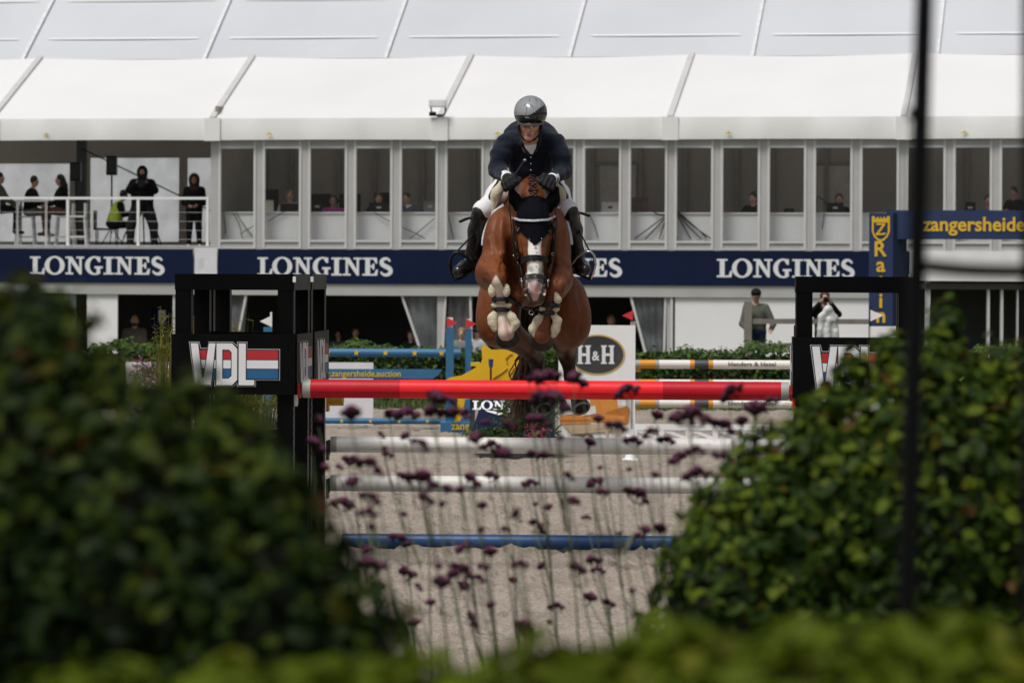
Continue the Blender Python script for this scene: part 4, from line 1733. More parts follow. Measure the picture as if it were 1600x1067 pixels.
# planter with grasses and pink flowers
pt = empty('planter', W(803, 725, 39) * 1, 'dark planter trough with grasses and dark pink flowers behind the white pole', 'planter')
pt.location.z = .02
a, b = W(745, 725, 39), W(862, 705, 39)
mb = MB()
mb.prism([(a.x + .03, .02), (b.x - .03, .02), (b.x, b.z + .04), (a.x, b.z + .04)], (0, 39.5, 0), EX, EZ, .5)
mb.build('trough', mat('trough_grey', (0.03, 0.03, 0.03), 0.6), pt)
it = []
for k in range(1500):
    x = rnd.uniform(a.x + .02, b.x - .02)
    t = rnd.random()
    px_ = 800 + x / 39 * F
    top = W(0, 600 if px_ > 790 else 668, 39).z
    z = b.z + (top - b.z) * t
    it.append(((x + rnd.gauss(0, .04) * (1 + t), 39.25 + rnd.gauss(0, .1), z), (rnd.gauss(0, .8), rnd.gauss(-.6, .6), rnd.gauss(.4, .6)), rnd.uniform(.6, 1.4), rnd.choice((0, 1, 1, 2))))
leaf_mass('leaves', it, .09, .022, [m_h1, m_h2, m_h3], pt)['kind'] = 'stuff'
for (px_, py_) in ((838, 678), (826, 684), (850, 672), (832, 664), (845, 690)):
    c = W(px_, py_, 39.1)
    mb = MB()
    for k in range(26):
        mb.ell(c + Vector((rnd.gauss(0, .03), rnd.gauss(0, .03), rnd.gauss(0, .03))), (.014, .014, .010), None, 6, 4)
    mb.ell(c, (.03, .03, .03), None, 8, 6)
    mb.build('flower_cluster', mat('dark_pink_petal', (0.30, 0.03, 0.10), 0.6, 0.3, 20), pt)['kind'] = 'stuff'
mb = MB()
c0, c1 = W(803, 705, 39.2), W(803, 612, 39.2)
for k in range(34):
    x = rnd.gauss(0, .04)
    mb.tube([c0 + Vector((x * .6, 0, 0)), c0.lerp(c1, .6) + Vector((x, 0, 0)), c1 + Vector((x * 2.2, rnd.gauss(0, .04), rnd.gauss(0, .05)))], [.004, .004, .002], 4)
mb.build('dry_stalks', mat('straw', (0.30, 0.24, 0.13), 0.8, 0.2, 12), pt)['kind'] = 'stuff'

# heather and feathery plants around the left wings
def blade_tuft(name, base, h, spread, n, m, label, cat, lean=(0, 0)):
    root = empty(name, base, label, cat)
    mb = MB()
    base = Vector(base)
    for k in range(n):
        a = rnd.uniform(0, 6.283)
        r = spread * math.sqrt(rnd.random())
        hh_ = h * rnd.uniform(.35, 1.0)
        p0 = base + Vector((math.cos(a), math.sin(a), 0)) * r * .3
        p2 = base + Vector((math.cos(a) * r + lean[0] * hh_, math.sin(a) * r + lean[1] * hh_, hh_))
        p1 = p0.lerp(p2, .5) + Vector((0, 0, hh_ * .12))
        w = rnd.uniform(.004, .007)
        u = Vector((-math.sin(a), math.cos(a), 0)) * w
        mb.add([p0 - u, p0 + u, p1 + u * .9, p1 - u * .9, p2 + u * .2, p2 - u * .2], [(0, 1, 2, 3), (3, 2, 4, 5)], rnd.choice((0, 0, 1)), True)
        if rnd.random() < .75:                       # side leaflets
            for _ in range(10):
                t = rnd.uniform(.3, 1)
                q = p1.lerp(p2, t) if t > .5 else p0.lerp(p1, t * 2)
                d = Vector((rnd.gauss(0, 1), rnd.gauss(0, 1), rnd.gauss(-.5, .7))).normalized() * rnd.uniform(.03, .07)
                s_ = d.cross(Vector((0, 1, 0))).normalized() * .003
                mb.add([q - s_, q + s_, q + d + s_ * .3, q + d - s_ * .3], [(0, 1, 2, 3)], rnd.choice((0, 1, 1)))
    o = mb.build('blades', m, root, recalc=False)
    o['kind'] = 'stuff'
    return root


m_f1 = leafmat('feather_green', (0.085, 0.105, 0.022))
m_f2 = leafmat('feather_yellow', (0.17, 0.16, 0.035))
g0 = W(398, 0, 27.5)
blade_tuft('feathery_shrub', Vector((g0.x, 27.5, 0)), 1.15, .34, 520, [m_f1, m_f2], 'feathery yellow green shrub growing between the legs of the left wings', 'shrub')
g0 = W(262, 0, 26.6)
blade_tuft('feathery_shrub', Vector((g0.x, 26.6, 0)), 1.66, .22, 300, [m_f1, m_f2], 'tall feathery yellow green plant left of the left wing', 'shrub', (.06, 0))
g0 = W(366, 0, 27.6)
blade_tuft('feathery_shrub', Vector((g0.x, 27.6, 0)), 1.62, .2, 160, [m_f1, m_f2], 'thin feathery plant seen through the top opening of the left wing', 'shrub')
hx = empty('heather', W(232, 640, 46.3) * 1, 'purple heather in front of the white board at far left', 'heather')
hx.location.z = 0
it = []
for k in range(1400):
    p = W(rnd.uniform(206, 262), 600, 46.3)
    it.append(((p.x, 46.3 + rnd.gauss(0, .15), rnd.uniform(.2, .80) + rnd.gauss(0, .05)), (rnd.gauss(0, 1), rnd.gauss(-.5, 1), .6), rnd.uniform(.6, 1.3), rnd.choice((0, 0, 1))))
leaf_mass('sprigs', it, .06, .014, [mat('heather_pink', (0.20, 0.045, 0.09), 0.7, 0.3, 12), m_h1], hx)['kind'] = 'stuff'

# ------------------------------------------------------------------ rail fence, gateway behind the hedge
YF = 69.0
rf = empty('rail_fence', W(1178, 600, YF) * 1, 'weathered grey two rail timber fence in front of the white wall', 'fence')
rf.location.z = 0
m_tim = mat('weathered_timber', (0.20, 0.18, 0.165), 0.8, 0.2, 3, 0.2, 30)
a, b = W(1163, 471, YF), W(1174, 560, YF)
for dx in (0, 2.55):
    mb = MB()
    mb.box(a.x + dx, b.x + dx, YF - .07, YF + .07, 0, a.z)
    mb.build('post', m_tim, rf)
for (y0, y1) in ((498, 506), (536, 543)):
    mb = MB()
    mb.box(b.x, a.x + 2.55, YF - .03, YF + .03, W(1210, y1, YF).z, W(1210, y0, YF).z)
    mb.build('rail', m_tim, rf)

YGt = 66.0
gt = empty('gateway', W(1395, 600, YGt) * 1, 'navy gateway with yellow lettering on its post and beam at right', 'gateway')
gt.location.z = 0
m_gnavy = mat('gate_navy', (0.026, 0.042, 0.105), 0.65, 0.06, 2, spec=.2)
m_gyel = mat('gate_yellow', (0.70, 0.43, 0.03), 0.55, 0.04)
ga, gb, gc = W(1358, 333, YGt), W(1395, 333, YGt), W(1421, 333, YGt)
Rg = math.radians(0)
mb = MB()                                # post turned a little: its front face and its right face both show
wf = gb.x - ga.x
ws_ = (gc.x - gb.x)
mb.prism([(ga.x, YGt), (gb.x, YGt - .05), (gc.x, YGt + .35), (ga.x + ws_, YGt + .42)], (0, 0, -.4), EX, Vector((0, 1, 0)), ga.z + .4)
pg = mb.build('post', m_gnavy, gt)
zb0, zb1 = W(1500, 374, YGt).z, W(1500, 329, YGt).z
mb = MB()
mb.prism([(gb.x - .1, YGt + .1), (W(1700, 0, YGt).x, YGt - .6), (W(1700, 0, YGt).x + .1, YGt - .2), (gb.x, YGt + .4)], (0, 0, zb0), EX, Vector((0, 1, 0)), zb1 - zb0)
bm_ = mb.build('beam', m_gnavy, gt)
dirb = (Vector((W(1700, 0, YGt).x, YGt - .6, 0)) - Vector((gb.x - .1, YGt + .1, 0))).normalized()
x0, x1 = W(1440, 0, YGt).x, W(1601, 0, YGt).x
tm = MB()
yc = YGt + .1 + ((x0 + x1) / 2 - gb.x + .1) * dirb.y / dirb.x - .008
text_on(tm, 'zangersheide', Vector(((x0 + x1) / 2, yc, W(1500, 354, YGt).z)), dirb, EZ, (x1 - x0), .34, .008, .004)
tm.build('lettering', m_gyel, bm_)
tm = MB()
uxp = Vector((wf, -.05, 0)).normalized()
for ch, y, h_ in (('R', 389, .36), ('a', 417, .36), ('l', 443, .34), ('i', 470, .36), ('n', 496, .36), ('e', 521, .36)):
    c = W(1376, y, YGt)
    text_on(tm, ch, Vector((c.x, YGt - .034, c.z)), uxp, EZ, None, h_, .008, .004)
tm.build('lettering', m_gyel, pg)['kind'] = 'stuff'
# crest: shield with crenels and a Z
mb = MB()
kx = YGt / F
sh = [(-14, 20), (-14, 6), (-14, -4), (-11, -12), (-5, -18), (0, -20), (5, -18), (11, -12), (14, -4), (14, 20), (10, 20), (8, 15), (5, 20), (2, 15), (0, 20), (-2, 15), (-5, 20), (-8, 15), (-10, 20)]
shi = [(-11, 10), (-11, -4), (-8.5, -10.5), (-4, -15), (0, -16.5), (4, -15), (8.5, -10.5), (11, -4), (11, 10)]
c = W(1376, 358, YGt)
o_ = Vector((c.x, YGt - .030, c.z))
mb.prism([(p[0] * kx, p[1] * kx) for p in sh], o_, uxp, EZ, .005, holes=[[(p[0] * kx, p[1] * kx) for p in shi]])
zz = [(-7, 9), (7, 9), (7, 6.5), (-3, -7), (8, -6), (7, -9), (-8, -10), (-8, -8), (2.5, 6.2), (-7, 6)]
mb.prism([(p[0] * kx, p[1] * kx) for p in zz], o_, uxp, EZ, .005)
mb.build('crest', m_gyel, pg)
# dark awning and white posts right of the gateway
aw = empty('awning', W(1520, 600, 74) * 1, 'low awning with white edge and white posts right of the gateway', 'awning')
aw.location.z = -.9
a, b = W(1446, 428, 74), W(1700, 440, 74)
mb = MB()
mb.box(a.x, b.x, 74, 77, b.z, a.z)
mb.build('roof_edge', m_val, aw)
mb = MB()
mb.box(a.x, b.x, 74.1, 77, b.z - .16, b.z - .04)
mb.build('rafter', mat('brown_rafter', (0.07, 0.06, 0.055), 0.7), aw)
for x, w in ((1449, 8), (1544, 4), (1565, 4), (1590, 3)):
    p = W(x, 500, 74.2)
    mb = MB()
    mb.box(p.x - w * .0062, p.x + w * .0062, 74.15, 74.3, -.9, b.z - .16 if w < 8 else a.z - .01)
    mb.build('post', m_alu2, aw)
mb = MB()
mb.box(a.x, b.x, 77, 77.1, -.9, b.z)
mb.build('back_wall', m_intd, aw)

# ------------------------------------------------------------------ horse and rider
def vnormals(V, Fq):
    e1, e2 = V[Fq[:, 2]] - V[Fq[:, 0]], V[Fq[:, 3]] - V[Fq[:, 1]]
    fn = np.cross(e1, e2)
    N = np.zeros_like(V)
    for k in range(4):
        np.add.at(N, Fq[:, k], fn)
    return N / (np.linalg.norm(N, axis=1)[:, None] + 1e-12)


def sinoise(V, f, seed=0):
    r = np.random.RandomState(seed)
    out = np.zeros(len(V))
    for k in range(6):
        d = r.normal(size=3)
        d /= np.linalg.norm(d)
        out += np.sin(V @ d * f * r.uniform(.6, 1.6) + r.uniform(0, 6.28))
    return out / 6


def project(V):
    """photo pixel of each point"""
    rx, rz = V[:, 0] / V[:, 1] * F, (V[:, 2] - CAMH) / V[:, 1] * F
    dx, dy = rx * _c + rz * _s, -rx * _s + rz * _c
    return CX + dx, HY - dy


def shell(V, Fq, N, mask, off, name, m, parent, thick=True):
    """cloth or leather lying on the body: the masked faces lifted along the normal"""
    fm = mask[Fq].all(1)
    f = Fq[fm]
    idx = np.unique(f)
    mp = np.full(len(V), -1)
    mp[idx] = np.arange(len(idx))
    VV = V[idx] + N[idx] * off
    ff = mp[f]
    if thick:                                    # rim: drop the border back to the skin
        e = np.concatenate([ff[:, [0, 1]], ff[:, [1, 2]], ff[:, [2, 3]], ff[:, [3, 0]]])
        key = np.sort(e, 1)
        _, inv, cnt = np.unique(key, axis=0, return_inverse=True, return_counts=True)
        be = e[cnt[inv.ravel()] == 1]
        bi = np.unique(be)
        mp2 = np.full(len(VV), -1)
        mp2[bi] = len(VV) + np.arange(len(bi))
        VB = V[idx][bi] - N[idx][bi] * .004
        ff = np.concatenate([ff, np.stack([be[:, 1], be[:, 0], mp2[be[:, 0]], mp2[be[:, 1]]], 1)])
        VV = np.concatenate([VV, VB])
    return body_mesh(name, VV, ff, m, parent=parent)


HB = Body()
P = lambda x, y, Y: np.array(W(x, y, Y))
# trunk
HB.cone(P(826, 394, 25.35), P(829, 405, 26.15), .258, .262, 1, .12)
HB.ell(P(829, 420, 26.35), (.265, .36, .26), None, 1, .12)
HB.cone(P(829, 305, 25.35), P(830, 340, 25.95), .07, .09, 1, .2)
HB.ell(P(826, 425, 25.28), (.22, .22, .22), None, 1, .10)
# neck: arched top line and thick base
HB.cone(P(832, 326, 24.80), P(829, 320, 25.28), .095, .15, 2, .12)
HB.cone(P(832, 352, 24.85), P(829, 360, 25.25), .115, .20, 2, .12)
HB.cone(P(831, 378, 25.02), P(829, 395, 25.30), .12, .23, 2, .10)
HB.cone(P(832, 300, 24.82), P(830, 283, 25.26), .055, .06, 2, .10)
# shoulders
HB.ell(P(781, 392, 25.10), (.115, .20, .27), None, 1, .10)
HB.ell(P(866, 394, 25.10), (.105, .20, .27), None, 1, .10)
HB.ell(P(773, 425, 24.98), (.108, .17, .115), None, 1, .08)
HB.ell(P(870, 430, 24.98), (.098, .17, .12), None, 1, .08)
HB.ell(P(800, 452, 25.12), (.12, .13, .11), None, 1, .06)
HB.ell(P(856, 452, 25.12), (.12, .13, .11), None, 1, .06)
# forelegs: forearm towards the camera, cannon folded down
HB.chain([P(770, 428, 25.02), P(773, 424, 24.82), P(776, 432, 24.66)], [.112, .092, .062], 3, .05)
HB.ell(P(777, 434, 24.62), (.052, .045, .055), None, 3, .04)
HB.chain([P(778, 440, 24.62), P(783, 468, 24.67), P(788, 492, 24.70)], [.045, .034, .036], 3, .03)
HB.ell(P(788, 498, 24.69), (.050, .048, .048), None, 3, .03)
HB.chain([P(788, 502, 24.69), P(791.5, 520, 24.65)], [.043, .053], 3, .03)
HB.chain([P(869, 438, 25.02), P(870, 438, 24.84), P(869, 446, 24.68)], [.10, .084, .058], 4, .05)
HB.ell(P(869, 450, 24.65), (.050, .045, .052), None, 4, .04)
HB.chain([P(867, 455, 24.65), P(859, 482, 24.69), P(851, 505, 24.71)], [.043, .033, .036], 4, .03)
HB.ell(P(850, 507, 24.70), (.050, .048, .048), None, 4, .03)
HB.chain([P(850, 511, 24.70), P(847, 525, 24.66)], [.043, .053], 4, .03)
# hindquarters seen under the chest
HB.ell(P(780, 478, 25.95), (.150, .25, .25), None, 1, .08)
HB.ell(P(886, 484, 25.95), (.148, .25, .24), None, 1, .08)
HB.ell(P(776, 508, 25.86), (.125, .15, .15), None, 1, .08)
HB.ell(P(893, 506, 25.86), (.120, .15, .155), None, 1, .08)
HB.chain([P(888, 518, 25.95), P(882, 535, 26.30), P(886, 556, 26.48)], [.11, .075, .055], 5, .05)
HB.chain([P(886, 556, 26.48), P(892, 590, 26.40), P(897, 608, 26.37)], [.052, .038, .042], 5, .04)
HB.chain([P(897, 608, 26.37), P(903, 626, 26.31)], [.042, .042], 5, .03)
HB.chain([P(790, 520, 25.95), P(822, 540, 26.30), P(838, 562, 26.52)], [.11, .075, .055], 5, .05)
HB.chain([P(838, 562, 26.52), P(842, 598, 26.46), P(844, 612, 26.43)], [.050, .036, .042], 5, .04)
HB.chain([P(844, 612, 26.43), P(847, 628, 26.38)], [.042, .042], 5, .03)
# head
HB.ell(P(833, 345, 24.72), (.108, .14, .14), None, 6, .06)
HB.ell(P(834, 378, 24.75), (.094, .13, .15), None, 6, .06)
HB.cone(P(833.5, 345, 24.63), P(835.5, 438, 24.49), .082, .056, 6, .05)
HB.cone(P(834, 385, 24.76), P(836, 445, 24.58), .085, .055, 6, .05)
HB.ell(P(836, 450, 24.51), (.070, .075, .075), None, 7, .04)
HB.ell(P(836, 466, 24.535), (.044, .055, .042), None, 7, .03)
for sx in (-1, 1):
    HB.ell(P(833.5 + sx * 26.5, 361, 24.655), (.030, .040, .036), None, 6, .03)
    HB.cone(P(833.5 + sx * 24, 352, 24.62), P(834 + sx * 20, 395, 24.60), .020, .012, 6, .03)
    HB.ell(P(836 + sx * 13.5, 456, 24.455), (.024, .026, .034), None, 7, .02)
    HB.ell(P(836 + sx * 15.2, 459, 24.425), (.013, .026, .024), Matrix.Rotation(sx * -.5, 3, 'Y'), 7, .012, 1)
    HB.chain([P(833.5 + sx * 20, 328, 24.70), P(834.5 + sx * 30, 312, 24.69), P(834 + sx * 36.5, 293, 24.68)], [.036, .033, .008], 8, .02)
HB.cone(P(826, 468.5, 24.47), P(846, 468.5, 24.47), .004, .004, 7, .006, 1)
HB.ell(P(808, 430, 24.90), (.055, .17, .17), None, 1, .08, 1)
HB.ell(P(849, 440, 24.90), (.030, .13, .12), None, 1, .06, 1)
V, Fq, T = HB.mesh(.008)
V = smooth_verts(V, Fq, 2, .5)
N = vnormals(V, Fq)
V = V + N * (.004 * sinoise(V, 11, 3) + .0035 * sinoise(V, 26, 12))[:, None]
hx_, hy_ = project(V)


def sculpt(line, width, depth, ymax=25.6):
    """press (or raise) a muscle line into the front of the body"""
    global V
    d = np.full(len(V), 1e9)
    for (x0, y0), (x1, y1) in zip(line[:-1], line[1:]):
        L2 = (x1 - x0) ** 2 + (y1 - y0) ** 2
        t = np.clip(((hx_ - x0) * (x1 - x0) + (hy_ - y0) * (y1 - y0)) / L2, 0, 1)
        d = np.minimum(d, np.hypot(hx_ - x0 - t * (x1 - x0), hy_ - y0 - t * (y1 - y0)))
    m = np.exp(-(d / width) ** 2) * (N[:, 1] < .2) * (V[:, 1] < ymax)
    V = V - N * (depth * m)[:, None]


sculpt([(801, 318), (796, 355), (801, 395), (810, 430), (818, 455)], 7, .035, 25.25)
sculpt([(866, 325), (868, 365), (862, 402), (852, 432), (846, 455)], 7, .035, 25.25)
sculpt([(755, 408), (768, 399), (784, 402), (796, 416)], 3.5, .016, 25.2)
sculpt([(856, 420), (866, 411), (878, 411), (889, 420)], 3.5, .016, 25.2)
sculpt([(776, 335), (770, 365), (775, 392)], 5, .014, 25.3)
sculpt([(876, 340), (880, 368), (878, 395)], 5, .014, 25.3)
sculpt([(785, 345), (783, 375), (787, 395)], 5, -.010, 25.2)
sculpt([(760, 430), (765, 445), (768, 462)], 3, .008, 25.2)
sculpt([(783, 412), (784, 425)], 3.5, .009, 25.1)
sculpt([(875, 425), (872, 440)], 3.5, .009, 25.1)
sculpt([(829, 425), (829, 478)], 6, .02, 25.3)
sculpt([(803, 455), (795, 500), (800, 535)], 7, .02, 26.2)
sculpt([(868, 462), (872, 500), (880, 535)], 7, .02, 26.2)
sculpt([(762, 455), (758, 485), (765, 520)], 6, .012, 26.2)
sculpt([(905, 455), (910, 485), (905, 515)], 6, .012, 26.2)
for sx in (-1, 1):
    sculpt([(834 + sx * 19, 372), (834.5 + sx * 16, 400)], 2.2, -.006, 24.9)
    sculpt([(834 + sx * 13, 385), (835 + sx * 11.5, 425)], 3, .006, 24.9)
    sculpt([(834 + sx * 20, 352), (834 + sx * 24, 355)], 3, -.006, 24.9)
for vein in ([(768, 352), (764, 372), (768, 390)], [(764, 372), (758, 392), (756, 404)], [(782, 408), (778, 418), (772, 426)], [(884, 356), (886, 376), (882, 396)], [(868, 424), (876, 432), (882, 446)], [(815, 392), (818, 408), (816, 424)], [(853, 392), (851, 408), (853, 424)], [(770, 470), (766, 492), (772, 515)], [(900, 470), (906, 492), (900, 515)]):
    sculpt(vein, 1.4, -.0055, 26.2)
N = vnormals(V, Fq)
hx_, hy_ = project(V)
Y_ = V[:, 1]
brown = np.array([0.160, 0.047, 0.0145])
dark = np.array([0.030, 0.012, 0.007])
white = np.array([0.70, 0.68, 0.65])
pink = np.array([0.56, 0.36, 0.34])
greym = np.array([0.055, 0.045, 0.045])
colr = np.tile(brown, (len(V), 1))
colr *= (1 + .20 * sinoise(V, 9, 8) + .12 * sinoise(V, 25, 9) + .10 * sinoise(V, 75, 10) + .10 * sinoise(V * np.array((1, 1, .35)), 150, 14))[:, None]


def blend(mask, c):
    global colr
    m = np.clip(mask, 0, 1)[:, None]
    colr = colr * (1 - m) + np.array(c) * m


edge = lambda d, w: np.clip(d / w + .5, 0, 1)
nz_ = sinoise(V, 60, 5)
blend((T == 5) * edge(hy_ - 545, 40), dark)                                        # dark lower hind legs
blend((T == 5) * edge(hy_ - 622, 3) * .0, dark)
hd_ = (T >= 6) & (T <= 7)
front = edge(24.72 - Y_, .06)
blend(hd_ * front * edge(9.8 + (hy_ > 408) * 2.4 + nz_ * 1.2 - np.abs(hx_ - 835.5), 1.2) * edge(hy_ - 372, 6) * edge(440 - hy_, 4), white)      # blaze
blend(hd_ * front * edge(16.5 + nz_ - np.abs(hx_ - 836), 1.5) * edge(hy_ - 428, 5), white * .94)
blend(hd_ * front * edge(8.5 - np.clip(hy_ - 452, 0, 30) * .22 + nz_ - np.abs(hx_ - 836), 3.0) * edge(hy_ - 443, 7), pink)
rim = np.abs(np.abs(hx_ - 836) - (15.0 - np.clip(hy_ - 446, 0, 30) * .34))
blend((T == 7) * front * edge(3.4 - rim, 1.6) * edge(hy_ - 446, 4), greym)                                               # dark nostril rims
blend((T == 7) * edge(hy_ - 470, 2), greym * 1.6)
for (dx, dy) in ((-9, 440), (6, 439)):
    blend(hd_ * front * edge(2.2 - np.hypot(hx_ - 836 - dx, hy_ - dy), 1), greym * 4)
for (dx, dy, r) in ((3, 388, 1.6), (5, 395, 1.2), (1, 407, 2.0), (4, 417, 1.2), (8, 420, 1.0), (-3, 378, 1.0)):
    blend(hd_ * front * edge(r - np.hypot(hx_ - 834 - dx, hy_ - dy), .8), np.array([.09, .06, .05]))
blend((T == 3) * edge(hy_ - 430 - np.abs(hx_ - 775) * 1.7 * (hy_ < 452) + nz_ * 2.5, 3) * edge(24.74 - Y_, .02), np.array([.66, .58, .49]))   # white sock
blend((T == 3) * edge(hy_ - 503, 12), np.array([.56, .42, .36]))
blend((T == 6) * edge(4.0 - np.hypot((hx_ - 834) / 1.0 - np.sign(hx_ - 834) * 24, hy_ - 363), 2) * .8, dark * .5)              # eye rims
horse = empty('horse', W(830, 470, 25.3), 'chestnut horse with white blaze jumping towards the camera with folded forelegs', 'horse')
hbody = body_mesh('body', V, Fq, attrmat('horse_coat', 0.50, 0.28, 0.30, 110, .16, 12), parent=horse, colors=colr)
HV, HF, HN, HT = V, Fq, N, T
hsx, hsy = project(HV)


def surf(x, y, off=.004, ymax=25.2):
    """point of the horse's front surface under a photo pixel"""
    d = np.hypot(hsx - x, hsy - y)
    for r in (2.2, 4, 7, 12):
        m = (d < r) & (HV[:, 1] < ymax) & (HN[:, 1] < .3)
        if m.any():
            break
    i = np.where(m)[0]
    k = i[np.argmin(HV[i, 1] + d[i] * .004)]
    p = W(x, y, HV[k, 1])
    return Vector(p) + Vector(HN[k]) * off, Vector(HN[k])


m_leather = mat('black_leather', (0.006, 0.0055, 0.0055), 0.38, 0.3, 20, 0.08, 90, spec=.2)
m_bleather = mat('dark_brown_leather', (0.022, 0.016, 0.014), 0.4, 0.3, 20, 0.08, 90)
m_steel = mat('polished_steel', (0.55, 0.55, 0.56), 0.22, 0.05, 5, metal=1.0)
m_bonnet = mat('black_crochet', (0.004, 0.0045, 0.008), 0.85, 0.3, 40, 0.6, 220, spec=.08)
m_fleece = mat('cream_sheepskin', (0.70, 0.63, 0.46), 0.95, 0.12, 30, 0.8, 130, sheen=.3)
m_hoof = mat('grey_hoof', (0.030, 0.023, 0.019), 0.5, 0.35, 25, 0.1, 90, spec=.25)
# hooves
for (a, b, r1, r2) in ((P(791, 512, 24.68), P(793, 528, 24.78), .056, .082), (P(847, 518, 24.70), P(846, 532, 24.80), .056, .083), (P(902, 622, 26.33), P(908, 637, 26.27), .048, .066), (P(846, 626, 26.39), P(850, 638, 26.33), .048, .062)):
    mb = MB()
    d_ = Vector(b - a).normalized()
    mb.cyl(a, b, r1, r2, 24)
    ho = mb.build('hoof', m_hoof, horse)
    mb = MB()
    _, u_, w_ = ortho(d_)
    mb.tube([Vector(b) + d_ * .006 + (u_ * math.cos(t) + w_ * math.sin(t)) * (r2 - .010) for t in [math.pi * 2 * k / 28 for k in range(28)]], .009, 6, closed=True)
    mb.build('horseshoe', mat('worn_iron', (0.26, 0.24, 0.22), 0.45, 0.2, 20, metal=.7), ho)
# eyes
for sx in (-1, 1):
    mb = MB()
    c, n_ = surf(833.5 + sx * 25.5, 362, -.008)
    mb.ell(c, (.017, .017, .017))
    mb.build('eye', mat('dark_eye', (0.006, 0.004, 0.003), 0.08, 0.1), horse)
# fly bonnet: ears and forehead veil
lower = 345 + 40 * np.clip(1 - np.abs(hsx - 836) / 33, 0, 1) ** .75
mk = ((HT == 8) | (((HT == 6) | (HT == 2)) & (HV[:, 1] < 24.86))) & ((hsy < 340) | ((hsy < lower) & (HV[:, 1] < 24.74)))
mk &= (HT == 8) | (hsy > 306.5 + ((hsx - 834) / 24) ** 2 * 9)
mk &= ~((HT == 2) & (hsy < 312) & (HV[:, 1] > 24.78))
bon = shell(HV, HF, HN, mk, .007, 'fly_bonnet', m_bonnet, horse)
for i in range(12):
    t = i / 11
    mb = MB()
    x = 806 + 61 * t
    y = 345 + 40 * max(0, 1 - abs(x - 836) / 33) ** .75 - 3
    c, n_ = surf(x, y, .011)
    mb.ell(c, (.004, .004, .004), None, 8, 6)
    if i % 3 == 1:
        mb.build('bead', m_steel, bon)
# bridle
bri = bpy.data.objects.new('bridle', None)
COL.objects.link(bri)
bri.parent = horse
bri.location = W(834, 400, 24.5) - Vector(horse.location)


def strap_on(px, w, t, name, m, off=.007, n=None):
    pts, nr = [], []
    q = []
    for i in range(len(px) - 1):
        for k in range(5):
            q.append((px[i][0] + (px[i + 1][0] - px[i][0]) * k / 5, px[i][1] + (px[i + 1][1] - px[i][1]) * k / 5))
    q.append(px[-1])
    for (x, y) in q:
        p, n_ = surf(x, y, off, 24.95)
        pts.append(p)
        nr.append(n_)
    ys = [p.y for p in pts]
    for i in range(1, len(pts) - 1):                 # even out the run over bumps
        pts[i] = Vector((pts[i].x, min(ys[i], (ys[i - 1] + ys[i + 1]) / 2), pts[i].z))
    mb = MB()
    mb.strap(pts, nr, w, t)
    return mb.build(name, m, bri)


strap_on([(803, 341), (815, 344.5), (834, 346), (853, 344), (866, 339)], .014, .008, 'browband', mat('silver_browband', (0.55, 0.55, 0.56), 0.3, 0.3, 60, metal=.4), .014)
strap_on([(812, 411), (818, 407), (828, 403.5), (838, 403), (848, 405), (859, 410)], .034, .016, 'noseband', m_leather, .008)
strap_on([(818, 436), (824, 433), (836, 431.5), (846, 433), (853, 436)], .028, .012, 'drop_noseband', m_bleather, .008)
strap_on([(803, 342), (805, 365), (809, 395), (813, 410)], .014, .008, 'cheekpiece', m_leather)
strap_on([(866, 341), (864, 365), (861, 395), (858, 410)], .014, .008, 'cheekpiece', m_leather)
strap_on([(813, 410), (816, 425), (818, 436)], .012, .008, 'cheekpiece', m_leather)
strap_on([(858, 410), (856, 425), (853, 436)], .012, .008, 'cheekpiece', m_leather)
for (x, y) in ((812, 411), (859, 411), (817, 437), (854, 437), (806, 398), (862, 398)):
    p, n_ = surf(x, y, .016, 24.95)
    mb = MB()
    _, u_, w_ = ortho(n_)
    mb.tube([p + (u_ * math.cos(t) + w_ * math.sin(t)) * .009 for t in [math.pi * 2 * k / 14 for k in range(14)]], .003, 6, closed=True)
    mb.build('buckle_ring', m_steel, bri)
bits = {}
for sx, x in ((-1, 816.5), (1, 855)):
    p = W(x, 442, 24.52)
    bits[sx] = p
    mb = MB()
    mb.tube([p + Vector((.004 * sx, .024 * math.cos(t), .024 * math.sin(t))) for t in [math.pi * 2 * k / 18 for k in range(18)]], .0035, 6, closed=True)
    mb.build('bit_ring', m_steel, bri)
# braids along the crest
for i in range(10):
    t = i / 9
    c, n_ = surf(833.5 - 2.5 * t, 306 - 35 * t, .006, 25.5)
    mb = MB()
    for k in range(4):
        mb.ell(c + Vector(((k - 1.5) * .011 + rnd.gauss(0, .003), rnd.gauss(0, .004), rnd.gauss(0, .003) - abs(k - 1.5) * .004)), (.011, .012, .0085), None, 10, 8)
    mb.build('braid', mat('braided_mane', (0.055, 0.016, 0.007), 0.6, 0.5, 60, 0.5, 150), horse)
# breastplate
mb = MB()
pts, nr = [], []
for (x, y) in ((795, 462), (803, 470), (812, 476), (822, 481), (832, 484), (842, 482), (852, 476)):
    p, n_ = surf(x, y, .008, 25.3)
    pts.append(p)
    nr.append(n_)
mb.strap(pts, nr, .026, .008)
bpl = mb.build('breastplate', m_leather, horse)
mb = MB()
p, _n = surf(832, 485, .016, 25.3)
mb.tube([p + Vector((.014 * math.cos(t), 0, .014 * math.sin(t))) for t in [math.pi * 2 * k / 14 for k in range(14)]], .0035, 6, closed=True)
mb.build('ring', m_steel, bpl)


